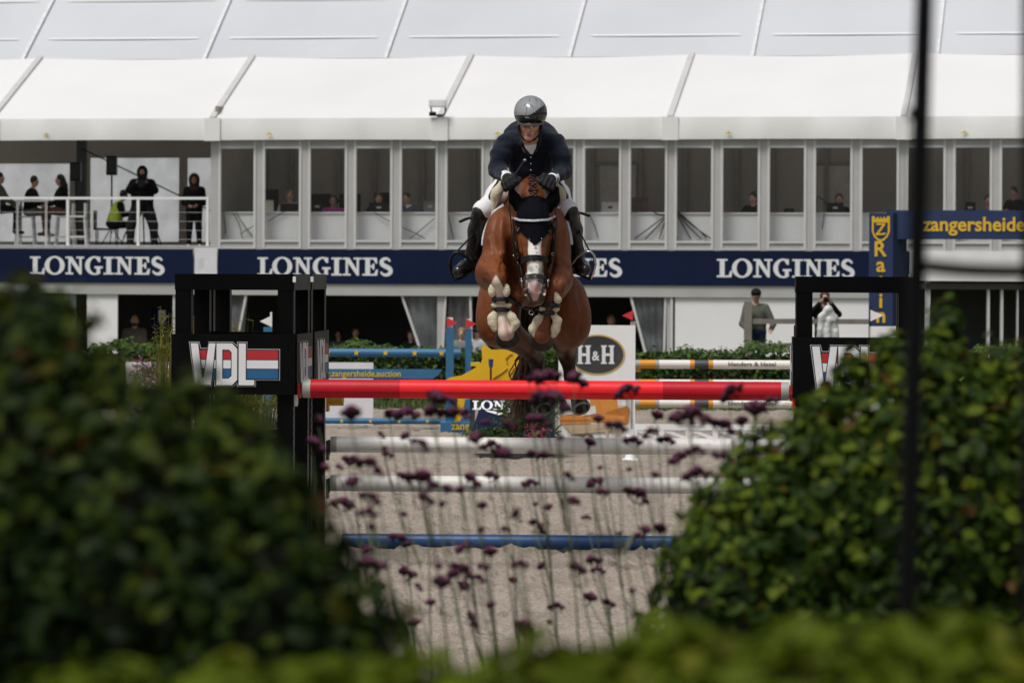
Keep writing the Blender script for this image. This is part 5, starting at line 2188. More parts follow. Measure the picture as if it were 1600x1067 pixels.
def soft(name, prims, res, mats, parent, amp=0.0, freq=30, seed=1, sm=1, fold=0.0):
    B = Body()
    prims(B)
    v, f, t = B.mesh(res)
    v = smooth_verts(v, f, sm, .5)
    if amp:
        n_ = vnormals(v, f)
        if fold:
            v = v + n_ * (fold * sinoise(v * np.array((.35, .5, 1.0)) + .2 * v[:, [2, 0, 1]], 85, seed + 3) * (.4 + .6 * (sinoise(v, 14, seed + 5) > 0)))[:, None]
        v = v + n_ * (amp * sinoise(v, freq, seed) + amp * .6 * sinoise(v, freq * 2.3, seed + 9))[:, None]
    return body_mesh(name, v, f, mats, t[f[:, 0]] if isinstance(mats, (list, tuple)) else None, parent=parent)


# sheepskin lined boots on the forelegs
def leg_boot(top, mid1, band1, mid2, band2, low, tuft, side):
    rb_ = bpy.data.objects.new('tendon_boot', None)
    COL.objects.link(rb_)
    rb_.parent = horse
    rb_.location = Vector(band1) - Vector(horse.location)
    ax = (Vector(low) - Vector(top)).normalized()

    def fleece(B):
        for s_ in (-1, 1):
            q = np.array((s_, 0, 0))
            B.chain([np.array(band2) + q * .040 + np.array((0, -.02, -.014)), np.array(band2) + q * .064 + np.array((0, -.03, -.046)), np.array(low) + q * .072 + np.array((0, -.03, -.008)), np.array(low) + q * .060 + np.array((0, -.03, -.045))], [.022, .026, .027, .020], 0, .02)
            B.ell(np.array(mid2) + q * .043 + np.array((0, -.016, 0)), (.026, .026, .018), None, 0, .015)
            if side == 0:
                B.ell(np.array(mid1) + q * .044 + np.array((0, -.012, 0)), (.027, .03, .045), None, 0, .02)
        B.ell(np.array(mid2) + np.array((0, -.022, 0)), (.038, .022, .016) if side == 0 else (.012, .012, .012), None, 0, .012)
        if side:
            B.chain([np.array(mid1) + np.array((.030, -.02, .0)), np.array(tuft)], [.028, .010], 0, .02)
    soft('fleece_lining', fleece, .006, m_fleece, rb_, .0022, 120, 4)
    for b in (band1, band2):
        mb = MB()
        u_, w_ = Vector((1, 0, 0)), Vector((0, 1, .12))
        mb.cyl(Vector(b) + Vector((0, 0, -.013)), Vector(b) + Vector((0, .002, .013)), .060, .058, 28)
        mb.cyl(Vector(b) + Vector((0, 0, -.004)), Vector(b) + Vector((0, .0, .004)), .0615, .0615, 28)
        mb.build('boot_strap', mat('navy_boot_strap', (0.006, 0.008, 0.014), 0.35, 0.3, 20), rb_)

    def cup_(B):
        B.cone(np.array(top) + np.array((0, .012, 0)), np.array(low) + np.array((0, .015, .02)), .047, .050, 0, .02)
        B.cone(np.array(top) + np.array((0, -.05, .03)), np.array(low) + np.array((0, -.05, 0)), .050, .050, 0, .01, 1)
    soft('boot_shell', cup_, .007, m_black, rb_)
    return rb_


leg_boot(P(780, 452, 24.64), P(780, 454, 24.64), P(782.5, 468.5, 24.665), P(783.5, 477, 24.675), P(784.5, 485, 24.69), P(787.5, 503, 24.69), P(776, 440, 24.6), 0)
leg_boot(P(866, 462, 24.66), P(864, 468, 24.66), P(861, 477.5, 24.685), P(858, 483, 24.69), P(855.5, 490, 24.70), P(850.5, 512, 24.70), P(868, 456, 24.62), 1)
# tail
tl = MB()
for k in range(150):
    a = Vector(P(828 + rnd.gauss(0, 2.5), 470, 26.66 + rnd.gauss(0, .03)))
    b = Vector(P(826 + rnd.gauss(0, 5), 545, 26.75 + rnd.gauss(0, .05)))
    c = Vector(P(820 + rnd.gauss(0, 9), 600 + rnd.gauss(0, 16), 26.8 + rnd.gauss(0, .06)))
    d = Vector(P(818 + rnd.gauss(0, 13), 640 + rnd.gauss(0, 22), 26.8 + rnd.gauss(0, .08)))
    tl.tube([a, b, c, d], [.010, .009, .006, .001], 4)
tl.build('tail', mat('tail_hair', (0.05, 0.02, 0.010), 0.55, 0.5, 25), horse)
# white saddle pad, sheepskin and saddle
sdl = bpy.data.objects.new('saddle', None)
COL.objects.link(sdl)
sdl.parent = horse
sdl.location = W(829, 320, 25.5) - Vector(horse.location)
mk = (HT == 1) & (HV[:, 1] > 25.16) & (HV[:, 1] < 25.85) & (hsy < 384) & (HV[:, 2] > 1.98)
shell(HV, HF, HN, mk, .016, 'saddle_pad', mat('white_saddle_pad', (0.66, 0.65, 0.66), 0.8, 0.06, 20, 0.2, 120), horse)
for sx in (-1, 1):
    X0 = 829 if sx < 0 else 822

    def flap(B):
        B.ell(P(X0 + sx * 62, 322, 25.42), (.018, .20, .20), Matrix.Rotation(sx * -.28, 3, 'Y'), 0, .02)
        B.ell(P(X0 + sx * 72, 362, 25.45), (.020, .17, .16), Matrix.Rotation(sx * -.06, 3, 'Y'), 0, .05)
        B.ell(P(X0 + sx * 60, 310, 25.28), (.03, .07, .10), Matrix.Rotation(sx * -.4, 3, 'Y'), 0, .03)
    soft('flap', flap, .010, m_leather, sdl)

    def fle(B):
        B.chain([P(X0 + sx * 43, 287, 25.20), P(X0 + sx * 53, 302, 25.20), P(X0 + sx * 59, 322, 25.22)], [.028, .034, .024], 0, .03)
    soft('fleece_edge', fle, .008, m_fleece, sdl, .003, 90, 5)
soft('seat', lambda B: (B.ell(P(829, 292, 25.55), (.16, .26, .07), None, 0, .05), B.ell(P(829, 276, 25.30), (.09, .05, .05), None, 0, .05), B.ell(P(829, 276, 25.82), (.14, .06, .08), None, 0, .05)), .012, m_leather, sdl)

# ------------------------------------------------------------------ rider
rider = empty('person', W(829, 300, 25.3), 'rider in navy jacket, white breeches and grey helmet leaning forward over the horse', 'person')
m_skin = mat('face_skin', (0.60, 0.31, 0.23), 0.45, 0.16, 30)
m_lip = mat('lips', (0.36, 0.12, 0.11), 0.5, 0.1)
m_brow = mat('brow_shadow_hair', (0.20, 0.10, 0.06), 0.6, 0.1)
m_jacket = mat('navy_jacket_cloth', (0.0065, 0.0095, 0.022), 0.85, 0.25, 10, 0.25, 200, spec=.2, sheen=.12)
m_breech = mat('white_breeches', (0.72, 0.72, 0.76), 0.75, 0.05, 12, 0.15, 120)
m_boot = mat('black_boot_leather', (0.012, 0.012, 0.013), 0.25, 0.3, 8, 0.05, 60, spec=.5)
m_glove = mat('black_glove', (0.008, 0.008, 0.010), 0.6, 0.35, 25, 0.4, 150, spec=.3)
m_shirt = mat('white_shirt', (0.74, 0.75, 0.78), 0.7, 0.05, 15)
RJ = dict(hip={-1: P(806, 282, 25.62), 1: P(852, 282, 25.62)}, knee={-1: P(754, 329, 25.20), 1: P(888, 329, 25.20)},
          ank={-1: P(737, 408, 25.40), 1: P(903, 406, 25.40)}, toe={-1: P(716, 424, 25.16), 1: P(914, 422, 25.16)},
          sh={-1: P(791, 224, 25.02), 1: P(868, 224, 25.02)}, el={-1: P(778, 266, 25.02), 1: P(880, 267, 25.02)},
          wr={-1: P(792, 278, 24.79), 1: P(862, 280, 24.79)})


def hand(B, s_, infl, tagv):
    """fist round the rein: palm, four fingers stacked under each other and the thumb on top"""
    w = RJ['wr'][s_]
    g = 1.28
    th = -s_ * .95
    A = lambda x, y, z: np.array((x * math.cos(th) + z * math.sin(th), y, -x * math.sin(th) + z * math.cos(th))) * g
    c = P(797 if s_ < 0 else 855, 283, 24.70)
    B.cone(w, c + A(0, .02, 0), .030 + infl, .036 + infl, tagv, .02)
    B.ell(c, (.028 * g + infl, .040 * g + infl, .042 * g + infl), Matrix.Rotation(th, 3, 'Y'), tagv, .012)
    for k, (dz, ln) in enumerate(((.030, .95), (.009, 1.05), (-.012, 1.0), (-.032, .82))):
        k0 = c + A(s_ * .014, -.026, dz)
        k1 = k0 + A(-s_ * .006, -.030 * ln, -.004)
        k2 = k1 + A(-s_ * .030 * ln, -.006, -.006)
        k3 = k2 + A(-s_ * .012 * ln, .022, -.003)
        B.chain([k0, k1, k2, k3], [.0108 * g + infl, .0104 * g + infl, .0096 * g + infl, .0085 * g + infl], tagv, .003)
    t0 = c + A(-s_ * .012, .004, .032)
    B.chain([t0, t0 + A(-s_ * .010, -.032, .010), t0 + A(-s_ * .016, -.058, -.002)], [.013 * g + infl, .011 * g + infl, .009 * g + infl], tagv, .006)


RB = Body()
RB.chain([P(829, 280, 25.72), P(829, 243, 25.45), P(829, 230, 25.16)], [.12, .11, .10], 0, .05)
RB.ell(P(829, 228, 25.10), (.15, .08, .07), None, 0, .04)
RB.chain([P(828, 228, 25.02), P(828, 208, 24.90)], [.055, .052], 0, .03)
RB.ell(P(828, 190, 24.86), (.066, .092, .098), None, 0, .03)
RB.cone(P(827.5, 198, 24.815), P(826, 213.5, 24.795), .044, .027, 0, .03)
RB.ell(P(826, 216, 24.785), (.026, .022, .017), None, 0, .02)
RB.cone(P(826.5, 197, 24.755), P(826, 204, 24.738), .009, .0125, 0, .012)
RB.ell(P(820, 202, 24.785), (.020, .02, .014), None, 0, .015)
RB.ell(P(833.5, 202, 24.785), (.020, .02, .014), None, 0, .015)
RB.ell(P(826, 210.3, 24.757), (.018, .010, .0045), None, 1, .004)
for sx in (-1, 1):
    RB.ell(P(826.5 + sx * 6.5, 196.5, 24.770), (.012, .010, .006), None, 2, .004)
    RB.ell(P(828 + sx * 17.5, 198, 24.88), (.012, .022, .032), None, 0, .01)
    RB.chain([RJ['sh'][sx] + np.array((-sx * .01, .02, -.01)), RJ['el'][sx], RJ['wr'][sx]], [.042, .036, .026], 0, .03)
    RB.chain([RJ['hip'][sx], RJ['knee'][sx]], [.068, .042], 0, .05)
    RB.chain([RJ['knee'][sx], RJ['knee'][sx] * .55 + RJ['ank'][sx] * .45 + np.array((0, .03, 0)), RJ['ank'][sx]], [.055, .052, .036], 0, .04)
    RB.chain([RJ['ank'][sx] + np.array((0, .02, -.04)), RJ['toe'][sx]], [.034, .030], 0, .03)
    hand(RB, sx, 0.0, 0)
v, f, t = RB.mesh(.0065)
v = smooth_verts(v, f, 1, .4)
body_mesh('body', v, f, [m_skin, m_lip, m_brow], t[f[:, 0]], parent=rider)


def jk(B):
    B.chain([P(829, 282, 25.75), P(829, 240, 25.48), P(829, 224, 25.20)], [.155, .15, .155], 0, .06)
    B.ell(P(829, 223, 25.10), (.185, .115, .095), None, 0, .05)
    B.ell(P(829, 212, 25.20), (.17, .12, .09), None, 0, .08)
    B.ell(P(829, 252, 25.14), (.15, .10, .13), None, 0, .05)
    for s_ in (-1, 1):
        B.chain([RJ['sh'][s_] + np.array((0, .02, 0)), (RJ['sh'][s_] + RJ['el'][s_]) / 2 + np.array((s_ * .012, 0, .01)), RJ['el'][s_], RJ['wr'][s_] + (RJ['el'][s_] - RJ['wr'][s_]) * .12], [.067, .059, .053, .041], 0, .04)
        # collar and lapel
        B.chain([P(829 + s_ * 13, 211, 25.0), P(829 + s_ * 13, 224, 24.955), P(829 + s_ * 3, 243, 24.955)], [.014, .016, .010], 0, .012)
    B.cone(P(828, 212, 24.84), P(829.5, 238, 24.92), .040, .012, 0, .01, 1)


jo = soft('jacket', jk, .0075, m_jacket, rider, .0045, 38, 11, fold=.0055)
for (bx_p, by_p) in ((829.5, 246), (829.5, 256), (829.5, 266)):
    mb = MB()
    mb.ell(P(bx_p, by_p, 24.985 + (by_p - 246) * .001), (.007, .005, .007), None, 10, 6)
    mb.build('button', m_steel, jo)


def sleeve_cuff(s_):
    def fn(B):
        w, e = RJ['wr'][s_], RJ['el'][s_]
        d = (e - w) / np.linalg.norm(e - w)
        B.cone(w + d * .012, w + d * .035, .038, .042, 0, .0)
    return fn


for s_ in (-1, 1):
    soft('shirt_cuff', sleeve_cuff(s_), .007, m_shirt, rider)
    soft('glove', lambda B: hand(B, s_, .0035, 0), .005, m_glove, rider, .0006, 150, 3)

    def br(B):
        B.chain([RJ['hip'][s_] + np.array((0, .05, .02)), (RJ['hip'][s_] + RJ['knee'][s_]) / 2 + np.array((s_ * .005, 0, 0)), RJ['knee'][s_], RJ['knee'][s_] * .82 + RJ['ank'][s_] * .18], [.108, .078, .056, .052], 0, .04)
    soft('breeches_leg', br, .009, m_breech, rider, .0022, 30, 6 + s_, fold=.003)

    def bt(B):
        k, a, t_ = RJ['knee'][s_], RJ['ank'][s_], RJ['toe'][s_]
        B.chain([k * .90 + a * .10, k * .6 + a * .4 + np.array((0, .025, 0)), k * .15 + a * .85], [.064, .066, .048], 0, .03)
        B.chain([k * .15 + a * .85, a + np.array((0, .02, -.02)), (a + t_) / 2 + np.array((0, 0, -.012)), t_], [.048, .046, .046, .040], 0, .03)
        B.ell(a + np.array((0, .045, -.045)), (.034, .04, .034), None, 0, .02)
        B.cone(k * .97 + a * .03 + np.array((s_ * .012, -.02, .0)), k * .90 + a * .10 + np.array((0, .02, 0)), .055, .066, 0, .02)
    soft('riding_boot', bt, .008, m_boot, rider, .0016, 40, 2)
soft('shirt_collar', lambda B: (B.cone(P(828, 220, 24.965), P(829, 228, 24.975), .050, .048, 0, .02), B.cone(P(829.5, 224, 24.945), P(831, 240, 24.95), .018, .010, 0, .02)), .007, m_shirt, rider)
soft('hair', lambda B: (B.ell(P(828, 196, 24.93), (.080, .065, .075), None, 0, .02), B.ell(P(810.5, 200, 24.87), (.012, .03, .03), None, 0, .01), B.ell(P(845.5, 200, 24.87), (.012, .03, .03), None, 0, .01)), .008, mat('brown_hair', (0.035, 0.018, 0.010), 0.6, 0.3, 30), rider, .002, 90)
# helmet
hel = bpy.data.objects.new('helmet', None)
COL.objects.link(hel)
hel.parent = rider
hel.location = W(829, 175, 24.85) - Vector(rider.location)
HBd = Body()
Rh = Matrix.Rotation(.28, 3, 'X')
HBd.ell(P(829, 175.5, 24.87), (.1085, .136, .106), Rh, 0, .02)
HBd.cone(P(829, 215, 24.95), P(829, 212, 24.85), .110, .085, 0, .008, 1)
HBd.cone(P(829, 214.5, 24.70), P(829, 213, 24.95), .074, .074, 0, .008, 1)
v, f, t = HBd.mesh(.006)
v = smooth_verts(v, f, 2, .5)
px_, py_ = project(v)
fx, fy = px_[f].mean(1), py_[f].mean(1)
fm = ((fy > 180.5 - np.clip(fx - 828, 0, 30) * .72) & (v[f].mean(1)[:, 1] < 24.95)).astype(int)
m_helm = mat('grey_helmet_shell', (0.25, 0.26, 0.275), 0.16, 0.15, 3, coat=.8)
m_helb = mat('black_helmet_gloss', (0.006, 0.006, 0.007), 0.10, 0.2, 4, coat=.6)
body_mesh('shell', v, f, [m_helm, m_helb], fm, parent=hel)
mb = MB()                                    # peak
vs, fs = [], []
n_ = 20
for i in range(n_ + 1):
    a = math.radians(-62 + 124 * i / n_)
    for (r, dz) in ((.085, .004), (.114, -.005), (.115, -.011), (.086, -.006)):
        q = Vector((.90 * r * math.sin(a), -1.28 * r * math.cos(a) * (1 if r < .1 else 1.06), dz - .034 * math.cos(a)))
        vs.append(Vector(P(829, 188.0, 24.86)) + q)
for i in range(n_):
    for j in range(4):
        fs.append((i * 4 + j, i * 4 + (j + 1) % 4, i * 4 + 4 + (j + 1) % 4, i * 4 + 4 + j))
mb.add(vs, fs, 0, True)
mb.build('peak', mat('grey_peak', (0.055, 0.058, 0.065), 0.45, 0.1, spec=.25), hel)
for (pts) in ([(821, 176), (822, 167), (828, 162), (834, 167), (836, 176)], [(826, 151.5), (827, 157)], [(820, 160), (819, 164)], [(836, 152), (842, 160), (843, 168)]):
    mb = MB()
    q = []
    for (x, y) in pts:
        d = np.hypot(px_ - x, py_ - y)
        i = np.where(d < 3)[0]
        k = i[np.argmin(v[i, 1])]
        q.append(W(x, y, v[k, 1] - .002))
    mb.tube(q, .0025, 6)
    mb.build('shell_line', mat('light_grey_trim', (0.34, 0.35, 0.36), 0.3), hel)
mb = MB()
mb.bbox(W(823.5, 184, 24.722), .026, .004, .008)
mb.build('badge', m_steel, hel)
for sx in (-1, 1):
    mb = MB()
    mb.strap([P(828 + sx * 19.5, 196, 24.84), P(828 + sx * 17, 207, 24.83), P(827 + sx * 9, 218, 24.80), P(826.5, 221, 24.79)], Vector((sx, -.6, -.3)), .014, .004)
    mb.build('chin_strap', m_glove, hel)
# reins, stirrups, whip
for sx in (-1, 1):
    b = Vector(bits[sx])
    h = Vector(P(797 if sx < 0 else 855, 286, 24.68))
    mid = Vector(P(834 + sx * 36, 345, 24.86))
    mb = MB()
    mb.strap([b, b.lerp(mid, .5) + Vector((sx * .02, .0, 0)), mid, mid.lerp(h, .55) + Vector((sx * .012, -.02, 0)), h, h + Vector((sx * .01, .05, -.08))], Vector((sx, -.3, 0)), .014, .004)
    mb.build('rein', m_leather, bri)
    foot = Vector(RJ['toe'][sx]).lerp(Vector(RJ['ank'][sx]), .30) + Vector((0, -.01, -.01))
    si = bpy.data.objects.new('stirrup', None)
    COL.objects.link(si)
    si.parent = sdl
    si.location = foot - wloc(sdl)
    mb = MB()
    tilt = Matrix.Rotation(sx * .42, 3, 'Y')
    arch = [(-.068, -.050), (-.070, -.01), (-.060, .045), (-.030, .090), (0, .105), (.030, .090), (.060, .045), (.070, -.01), (.068, -.050)]
    mb.tube([foot + tilt @ (Vector((p[0], -.015 - .3 * p[1], p[1] + .01)) * 1.05) for p in arch], .0105, 8)
    mb.build('arch', m_steel if sx > 0 else m_leather, si)
    mb = MB()
    mb.bbox(foot + tilt @ Vector((0, 0, -.046)), .155, .085, .018, tilt)
    mb.build('tread', m_black, si)
    topp = foot + tilt @ Vector((0, -.045, .115))
    mb = MB()
    mb.strap([topp, topp.lerp(Vector(P(829 + sx * 66, 340, 25.30)), .5), P(829 + sx * 66, 330, 25.30)], Vector((sx, -.5, 0)), .024, .005)
    mb.build('stirrup_leather', m_leather, sdl)
    mb = MB()
    e = (718, 347, 737, 340) if sx < 0 else (922, 338, 897, 331)
    mb.strap([P(e[2] - sx * 4, e[3] - 2, 25.36), P(e[2], e[3], 25.33), P((e[0] + e[2]) / 2, (e[1] + e[3]) / 2 - 1, 25.30), P(e[0], e[1], 25.28)], Vector((0, -.35, 1)), .022, .010)
    mb.build('strap_end', m_leather, sdl)
wh = empty('riding_whip', P(802, 276, 24.66), 'short riding whip with pale knob in the rider\'s left-of-picture hand', 'whip')
a, b = Vector(P(800, 280, 24.64)), Vector(P(820, 250.5, 24.68))
mb = MB()
mb.cyl(a + (a - b) * .15, b, .006, .005, 10)
mb.build('shaft', m_glove, wh)
mb = MB()
mb.ell(b, (.010, .010, .008))
mb.build('knob', m_cap, wh)

# ------------------------------------------------------------------ people round the arena
SK = [mat('skin_pale', (0.50, 0.28, 0.21), 0.55, 0.1, 18), mat('skin_tan', (0.36, 0.19, 0.13), 0.55, 0.1, 18)]
CLOTH = {}


def cloth(name, c, rough=.85):
    return mat('cloth_' + name, c, rough, 0.18, 9, 0.15, 60, spec=.15)


black_c, grey_c = cloth('black', (0.009, 0.009, 0.011)), cloth('grey', (0.15, 0.15, 0.16))
jeans_c, olive_c = cloth('jeans', (0.03, 0.045, 0.085)), cloth('olive', (0.075, 0.08, 0.06))
shoe_c = mat('dark_shoe', (0.012, 0.011, 0.010), 0.5, 0.2)
shoew_c = mat('pale_shoe', (0.55, 0.55, 0.55), 0.6, 0.1)
hair_d, hair_b, hair_f = mat('hair_dark', (0.010, 0.008, 0.007), 0.6, 0.3, 30), mat('hair_brown', (0.045, 0.024, 0.013), 0.6, 0.3, 30), mat('hair_fair', (0.22, 0.14, 0.07), 0.6, 0.3, 30)


def person(loc, head_deg, label, top, legs=None, shoes=None, skin=0, hair=hair_d, H=1.75, pose='stand', lean=0.0, hands=None, hairstyle='short', group=None, seat=.45, res=.016, spread=.1, face_turn=0.0, extra=None, bulk=1.12):
    """a figure of one continuous surface; x to its left-hand side, y ahead, z up. hands = points in that frame"""
    s_ = H / 1.75
    legs, shoes = legs or black_c, shoes or shoe_c
    a = math.radians(head_deg)
    fw = Vector((math.sin(a), math.cos(a), 0))
    rt = Vector((fw.y, -fw.x, 0))
    base = Vector(loc)
    root = empty('person', base, label, 'person', group)

    def L(x, y, z):
        return np.array(base + rt * (x * s_) + fw * (y * s_) + Vector((0, 0, z * s_)))
    hz = .92 if pose == 'stand' else seat / s_ + .09
    tl = lambda x, y, z: L(x, y + math.sin(lean) * (z - hz), hz + (z - hz) * math.cos(lean))
    d = hz - .92                                     # raise or lower of the upper body
    B = Body()
    B.ell(tl(0, 0, hz + .02), (.165 * s_, .165 * s_, .12 * s_), None, 2, .05)
    B.cone(tl(0, 0, hz + .05), tl(0, .01, 1.24 + d), .135 * s_ * bulk, .15 * s_ * bulk, 1, .05)
    for x in (-.06, .06):
        B.cone(tl(x, 0, hz + .1), tl(x * 1.5, 0, 1.32 + d), .115 * s_ * bulk, .12 * s_ * bulk, 1, .06)
    B.cone(tl(-.13, 0, 1.40 + d), tl(.13, 0, 1.40 + d), .075 * s_, .075 * s_, 1, .05)
    B.cone(tl(0, 0, 1.44 + d), tl(0, .02, 1.54 + d), .055 * s_, .05 * s_, 0, .02)
    ft = math.radians(face_turn)
    fx, fy = math.sin(ft), math.cos(ft)
    hc = (0, .03, 1.635 + d)
    B.ell(tl(*hc), (.078 * s_, .088 * s_, .115 * s_), None, 0, .02)
    B.cone(tl(hc[0] + fx * .03, hc[1] + fy * .03, hc[2] - .05), tl(hc[0] + fx * .05, hc[1] + fy * .05, hc[2] - .095), .055 * s_, .032 * s_, 0, .02)
    B.cone(tl(hc[0] + fx * .085, hc[1] + fy * .085, hc[2] + .005), tl(hc[0] + fx * .105, hc[1] + fy * .105, hc[2] - .025), .010 * s_, .014 * s_, 0, .012)
    for x in (-1, 1):
        B.ell(tl(hc[0] + x * fy * .08, hc[1] - x * fx * .08, hc[2] - .01), (.016, .018, .03), None, 0, .01)
        ex = tl(hc[0] + x * fy * .032 + fx * .078, hc[1] - x * fx * .032 + fy * .078, hc[2] + .012)
        B.ell(ex, (.014, .012, .008), None, 4, .003)
    B.ell(tl(hc[0] + fx * .086, hc[1] + fy * .086, hc[2] - .058), (.022, .012, .006), None, 5, .003)
    for k, x in enumerate((-1, 1)):
        sh = tl(x * .185, 0, 1.395 + d)
        h = hands[k] if hands else (x * .25, .06, .80 + d)
        hp = L(*h)
        mid = (sh + hp) / 2
        ln = np.linalg.norm(hp - sh)
        bend = math.sqrt(max(.0004, (.29 * s_) ** 2 - (ln / 2) ** 2)) if ln < .57 * s_ else .015
        el = mid + np.array(rt * (x * bend * .55) - fw * (bend * .4) - Vector((0, 0, bend * .65)))
        B.chain([sh, el, hp + (el - hp) * .12], [.066 * s_ * bulk, .054 * s_ * bulk, .042 * s_ * bulk], 1, .03)
        u = (hp - el) / (np.linalg.norm(hp - el) + 1e-9)
        B.cone(hp - u * .03, hp + u * .055, .027, .030, 0, .015)
        sd = np.cross(u, np.array(fw) + .01)
        sd /= np.linalg.norm(sd) + 1e-9
        for q in (-1.5, -.5, .5, 1.5):
            f0 = hp + u * .07 + sd * (q * .016)
            B.chain([f0, f0 + u * .035, f0 + u * .055 + np.array(fw) * .02], [.012, .011, .010], 0, .004)
        B.chain([hp + u * .01 + sd * .03, hp + u * .05 + sd * .05], [.013, .010], 0, .006)
        hipj = L(x * .09, 0, hz)
        if pose == 'stand':
            kn, an, to = L(x * spread, .02, .50), L(x * (spread + .02), -.02, .09), L(x * (spread + .04), .14, .045)
        else:
            kn = L(x * .11, .42, hz - .0)
            an = L(x * .12, .38 if pose == 'sit' else .30, max(.09, hz - .50))
            to = an + np.array(fw * .15 - Vector((0, 0, .03)))
        B.chain([hipj, kn], [.098 * s_ * bulk, .070 * s_ * bulk], 2, .04)
        B.chain([kn, an], [.068 * s_ * bulk, .050 * s_ * bulk], 2, .03)
        B.chain([an + np.array((0, 0, -.02)), to], [.046, .038], 3, .02)
    v, f, t = B.mesh(res)
    n_ = vnormals(v, f)
    v = v + n_ * (.006 * sinoise(v, 22, int(abs(base.x) * 10) + 3) * ((t == 1) | (t == 2)))[:, None]
    body_mesh('body', v, f, [SK[skin], top, legs, shoes, hair_d, mat('mouth', (0.25, 0.08, 0.07), 0.5)], t[f].max(1) * 0 + t[f[:, 0]], parent=root)
    hb_ = Body()
    if hairstyle == 'hood':
        hb_.ell(tl(hc[0], hc[1] - .02, hc[2] + .0), (.125, .135, .155), None, 0, .02)
        hb_.cone(tl(0, -.02, 1.50 + d), tl(0, -.02, 1.42 + d), .11, .15, 0, .05)
        hb_.ell(tl(hc[0] + fx * .12, hc[1] + fy * .12, hc[2] - .01), (.075, .09, .095), None, 0, .01, 1)
        nm = 'hood'
    elif hairstyle == 'cap':
        hb_.ell(tl(hc[0], hc[1] - .005, hc[2] + .045), (.094, .104, .085), None, 0, .01)
        hb_.ell(tl(hc[0] + fx * .11, hc[1] + fy * .11, hc[2] + .045), (.07, .075, .014), None, 0, .02)
        nm = 'cap'
    elif hairstyle == 'beard':
        hb_.cone(tl(-.035 + fx * .06, hc[1] + fy * .065, hc[2] - .085), tl(.035 + fx * .06, hc[1] + fy * .065, hc[2] - .085), .028, .028, 0, .02)
        hb_.cone(tl(fx * .06, hc[1] + fy * .07, hc[2] - .08), tl(fx * .06, hc[1] + fy * .075, hc[2] - .12), .03, .02, 0, .02)
        nm = 'beard'
    else:
        hb_.ell(tl(hc[0] - fx * .02, hc[1] - fy * .02, hc[2] + .03), (.090, .098, .105), None, 0, .02)
        hb_.ell(tl(hc[0] + fx * .10, hc[1] + fy * .10, hc[2] - .02), (.062, .062, .085), None, 0, .01, 1)
        if hairstyle == 'long':
            hb_.chain([tl(-fx * .05, hc[1] - fy * .05, hc[2]), tl(-fx * .06, hc[1] - fy * .09, hc[2] - .14), tl(-fx * .05, -fy * .10, hc[2] - .26)], [.085, .085, .06], 0, .04)
        if hairstyle == 'curly':
            for q in range(14):
                hb_.ell(tl(hc[0] + rnd.gauss(0, .06) - fx * .04, hc[1] + rnd.gauss(0, .06) - fy * .04, hc[2] + rnd.uniform(-.05, .10)), (.04, .04, .04), None, 0, .02)
        nm = 'hair'
    v, f, t = hb_.mesh(.012)
    body_mesh(nm, v, f, hair, parent=root)
    if extra:
        extra(root, tl, L, d)
    return root


ZD = 2.44                                            # upper deck


def on_deck(x, v):
    return tw(TU(x, v), v, ZD)


def seat_z(x, y, v, H, sitting=True):
    return TP(x, y, v)[1]


TH_D = math.degrees(TH)
CAMDIR = 180 - 0
# terrace
person(on_deck(-2, 1.2), 90, 'person in olive coat cut off by the left picture edge on the terrace', olive_c, black_c, pose='sit', seat=.80, H=1.74, hands=[(-.18, .4, .98), (.18, .4, .98)])
person(on_deck(46, 1.4), 95, 'seated man in dark jacket and grey trousers facing right at the bar table', black_c, grey_c, shoew_c, hair=hair_d, pose='sit', seat=.74, H=1.72, lean=.12, hands=[(-.15, .40, 1.02), (.15, .42, 1.02)])
person(on_deck(97, 1.4), 262, 'seated woman with long dark hair and brown skirt facing left on terrace', black_c, cloth('brown_skirt', (0.12, 0.065, 0.045)), shoe_c, hair=hair_d, hairstyle='long', pose='sit', seat=.76, H=1.74, lean=.05, hands=[(-.14, .36, 1.0), (.14, .36, 1.0)])


def vest(root, tl, L, d):
    B = Body()
    B.cone(tl(0, 0, .98 + d), tl(0, .01, 1.24 + d), .165, .175, 0, .05)
    for x in (-.07, .07):
        B.cone(tl(x, 0, 1.05 + d), tl(x * 1.4, 0, 1.36 + d), .135, .130, 0, .05)
    v, f, t = B.mesh(.018)
    body_mesh('safety_vest', v, f, mat('hi_vis_yellow', (0.42, 0.56, 0.05), 0.7, 0.12, 8), parent=root)


person(on_deck(176, 1.3), 80, 'seated worker in yellow safety vest facing right on the terrace', black_c, black_c, hair=hair_d, pose='sit', seat=.46, H=1.70, lean=.32, hands=[(-.14, .48, .82), (.14, .48, .86)], extra=vest)
cmn = person(on_deck(222, 1.0), 178, 'hooded camera operator in black standing behind the tripod on terrace', black_c, cloth('charcoal', (0.02, 0.02, 0.024)), hairstyle='hood', hair=black_c, H=1.84, spread=.24, lean=.08, bulk=1.5, hands=[(-.10, .38, 1.40), (.10, .38, 1.40)])
person(on_deck(303, 1.0), 182, 'standing person in black clothes with hood at the right end of the terrace', black_c, black_c, shoew_c, skin=1, hairstyle='hood', hair=cloth('brown_hood', (0.05, 0.03, 0.025)), H=1.66, spread=.11, hands=[(-.10, .22, 1.02), (.10, .22, 1.02)])
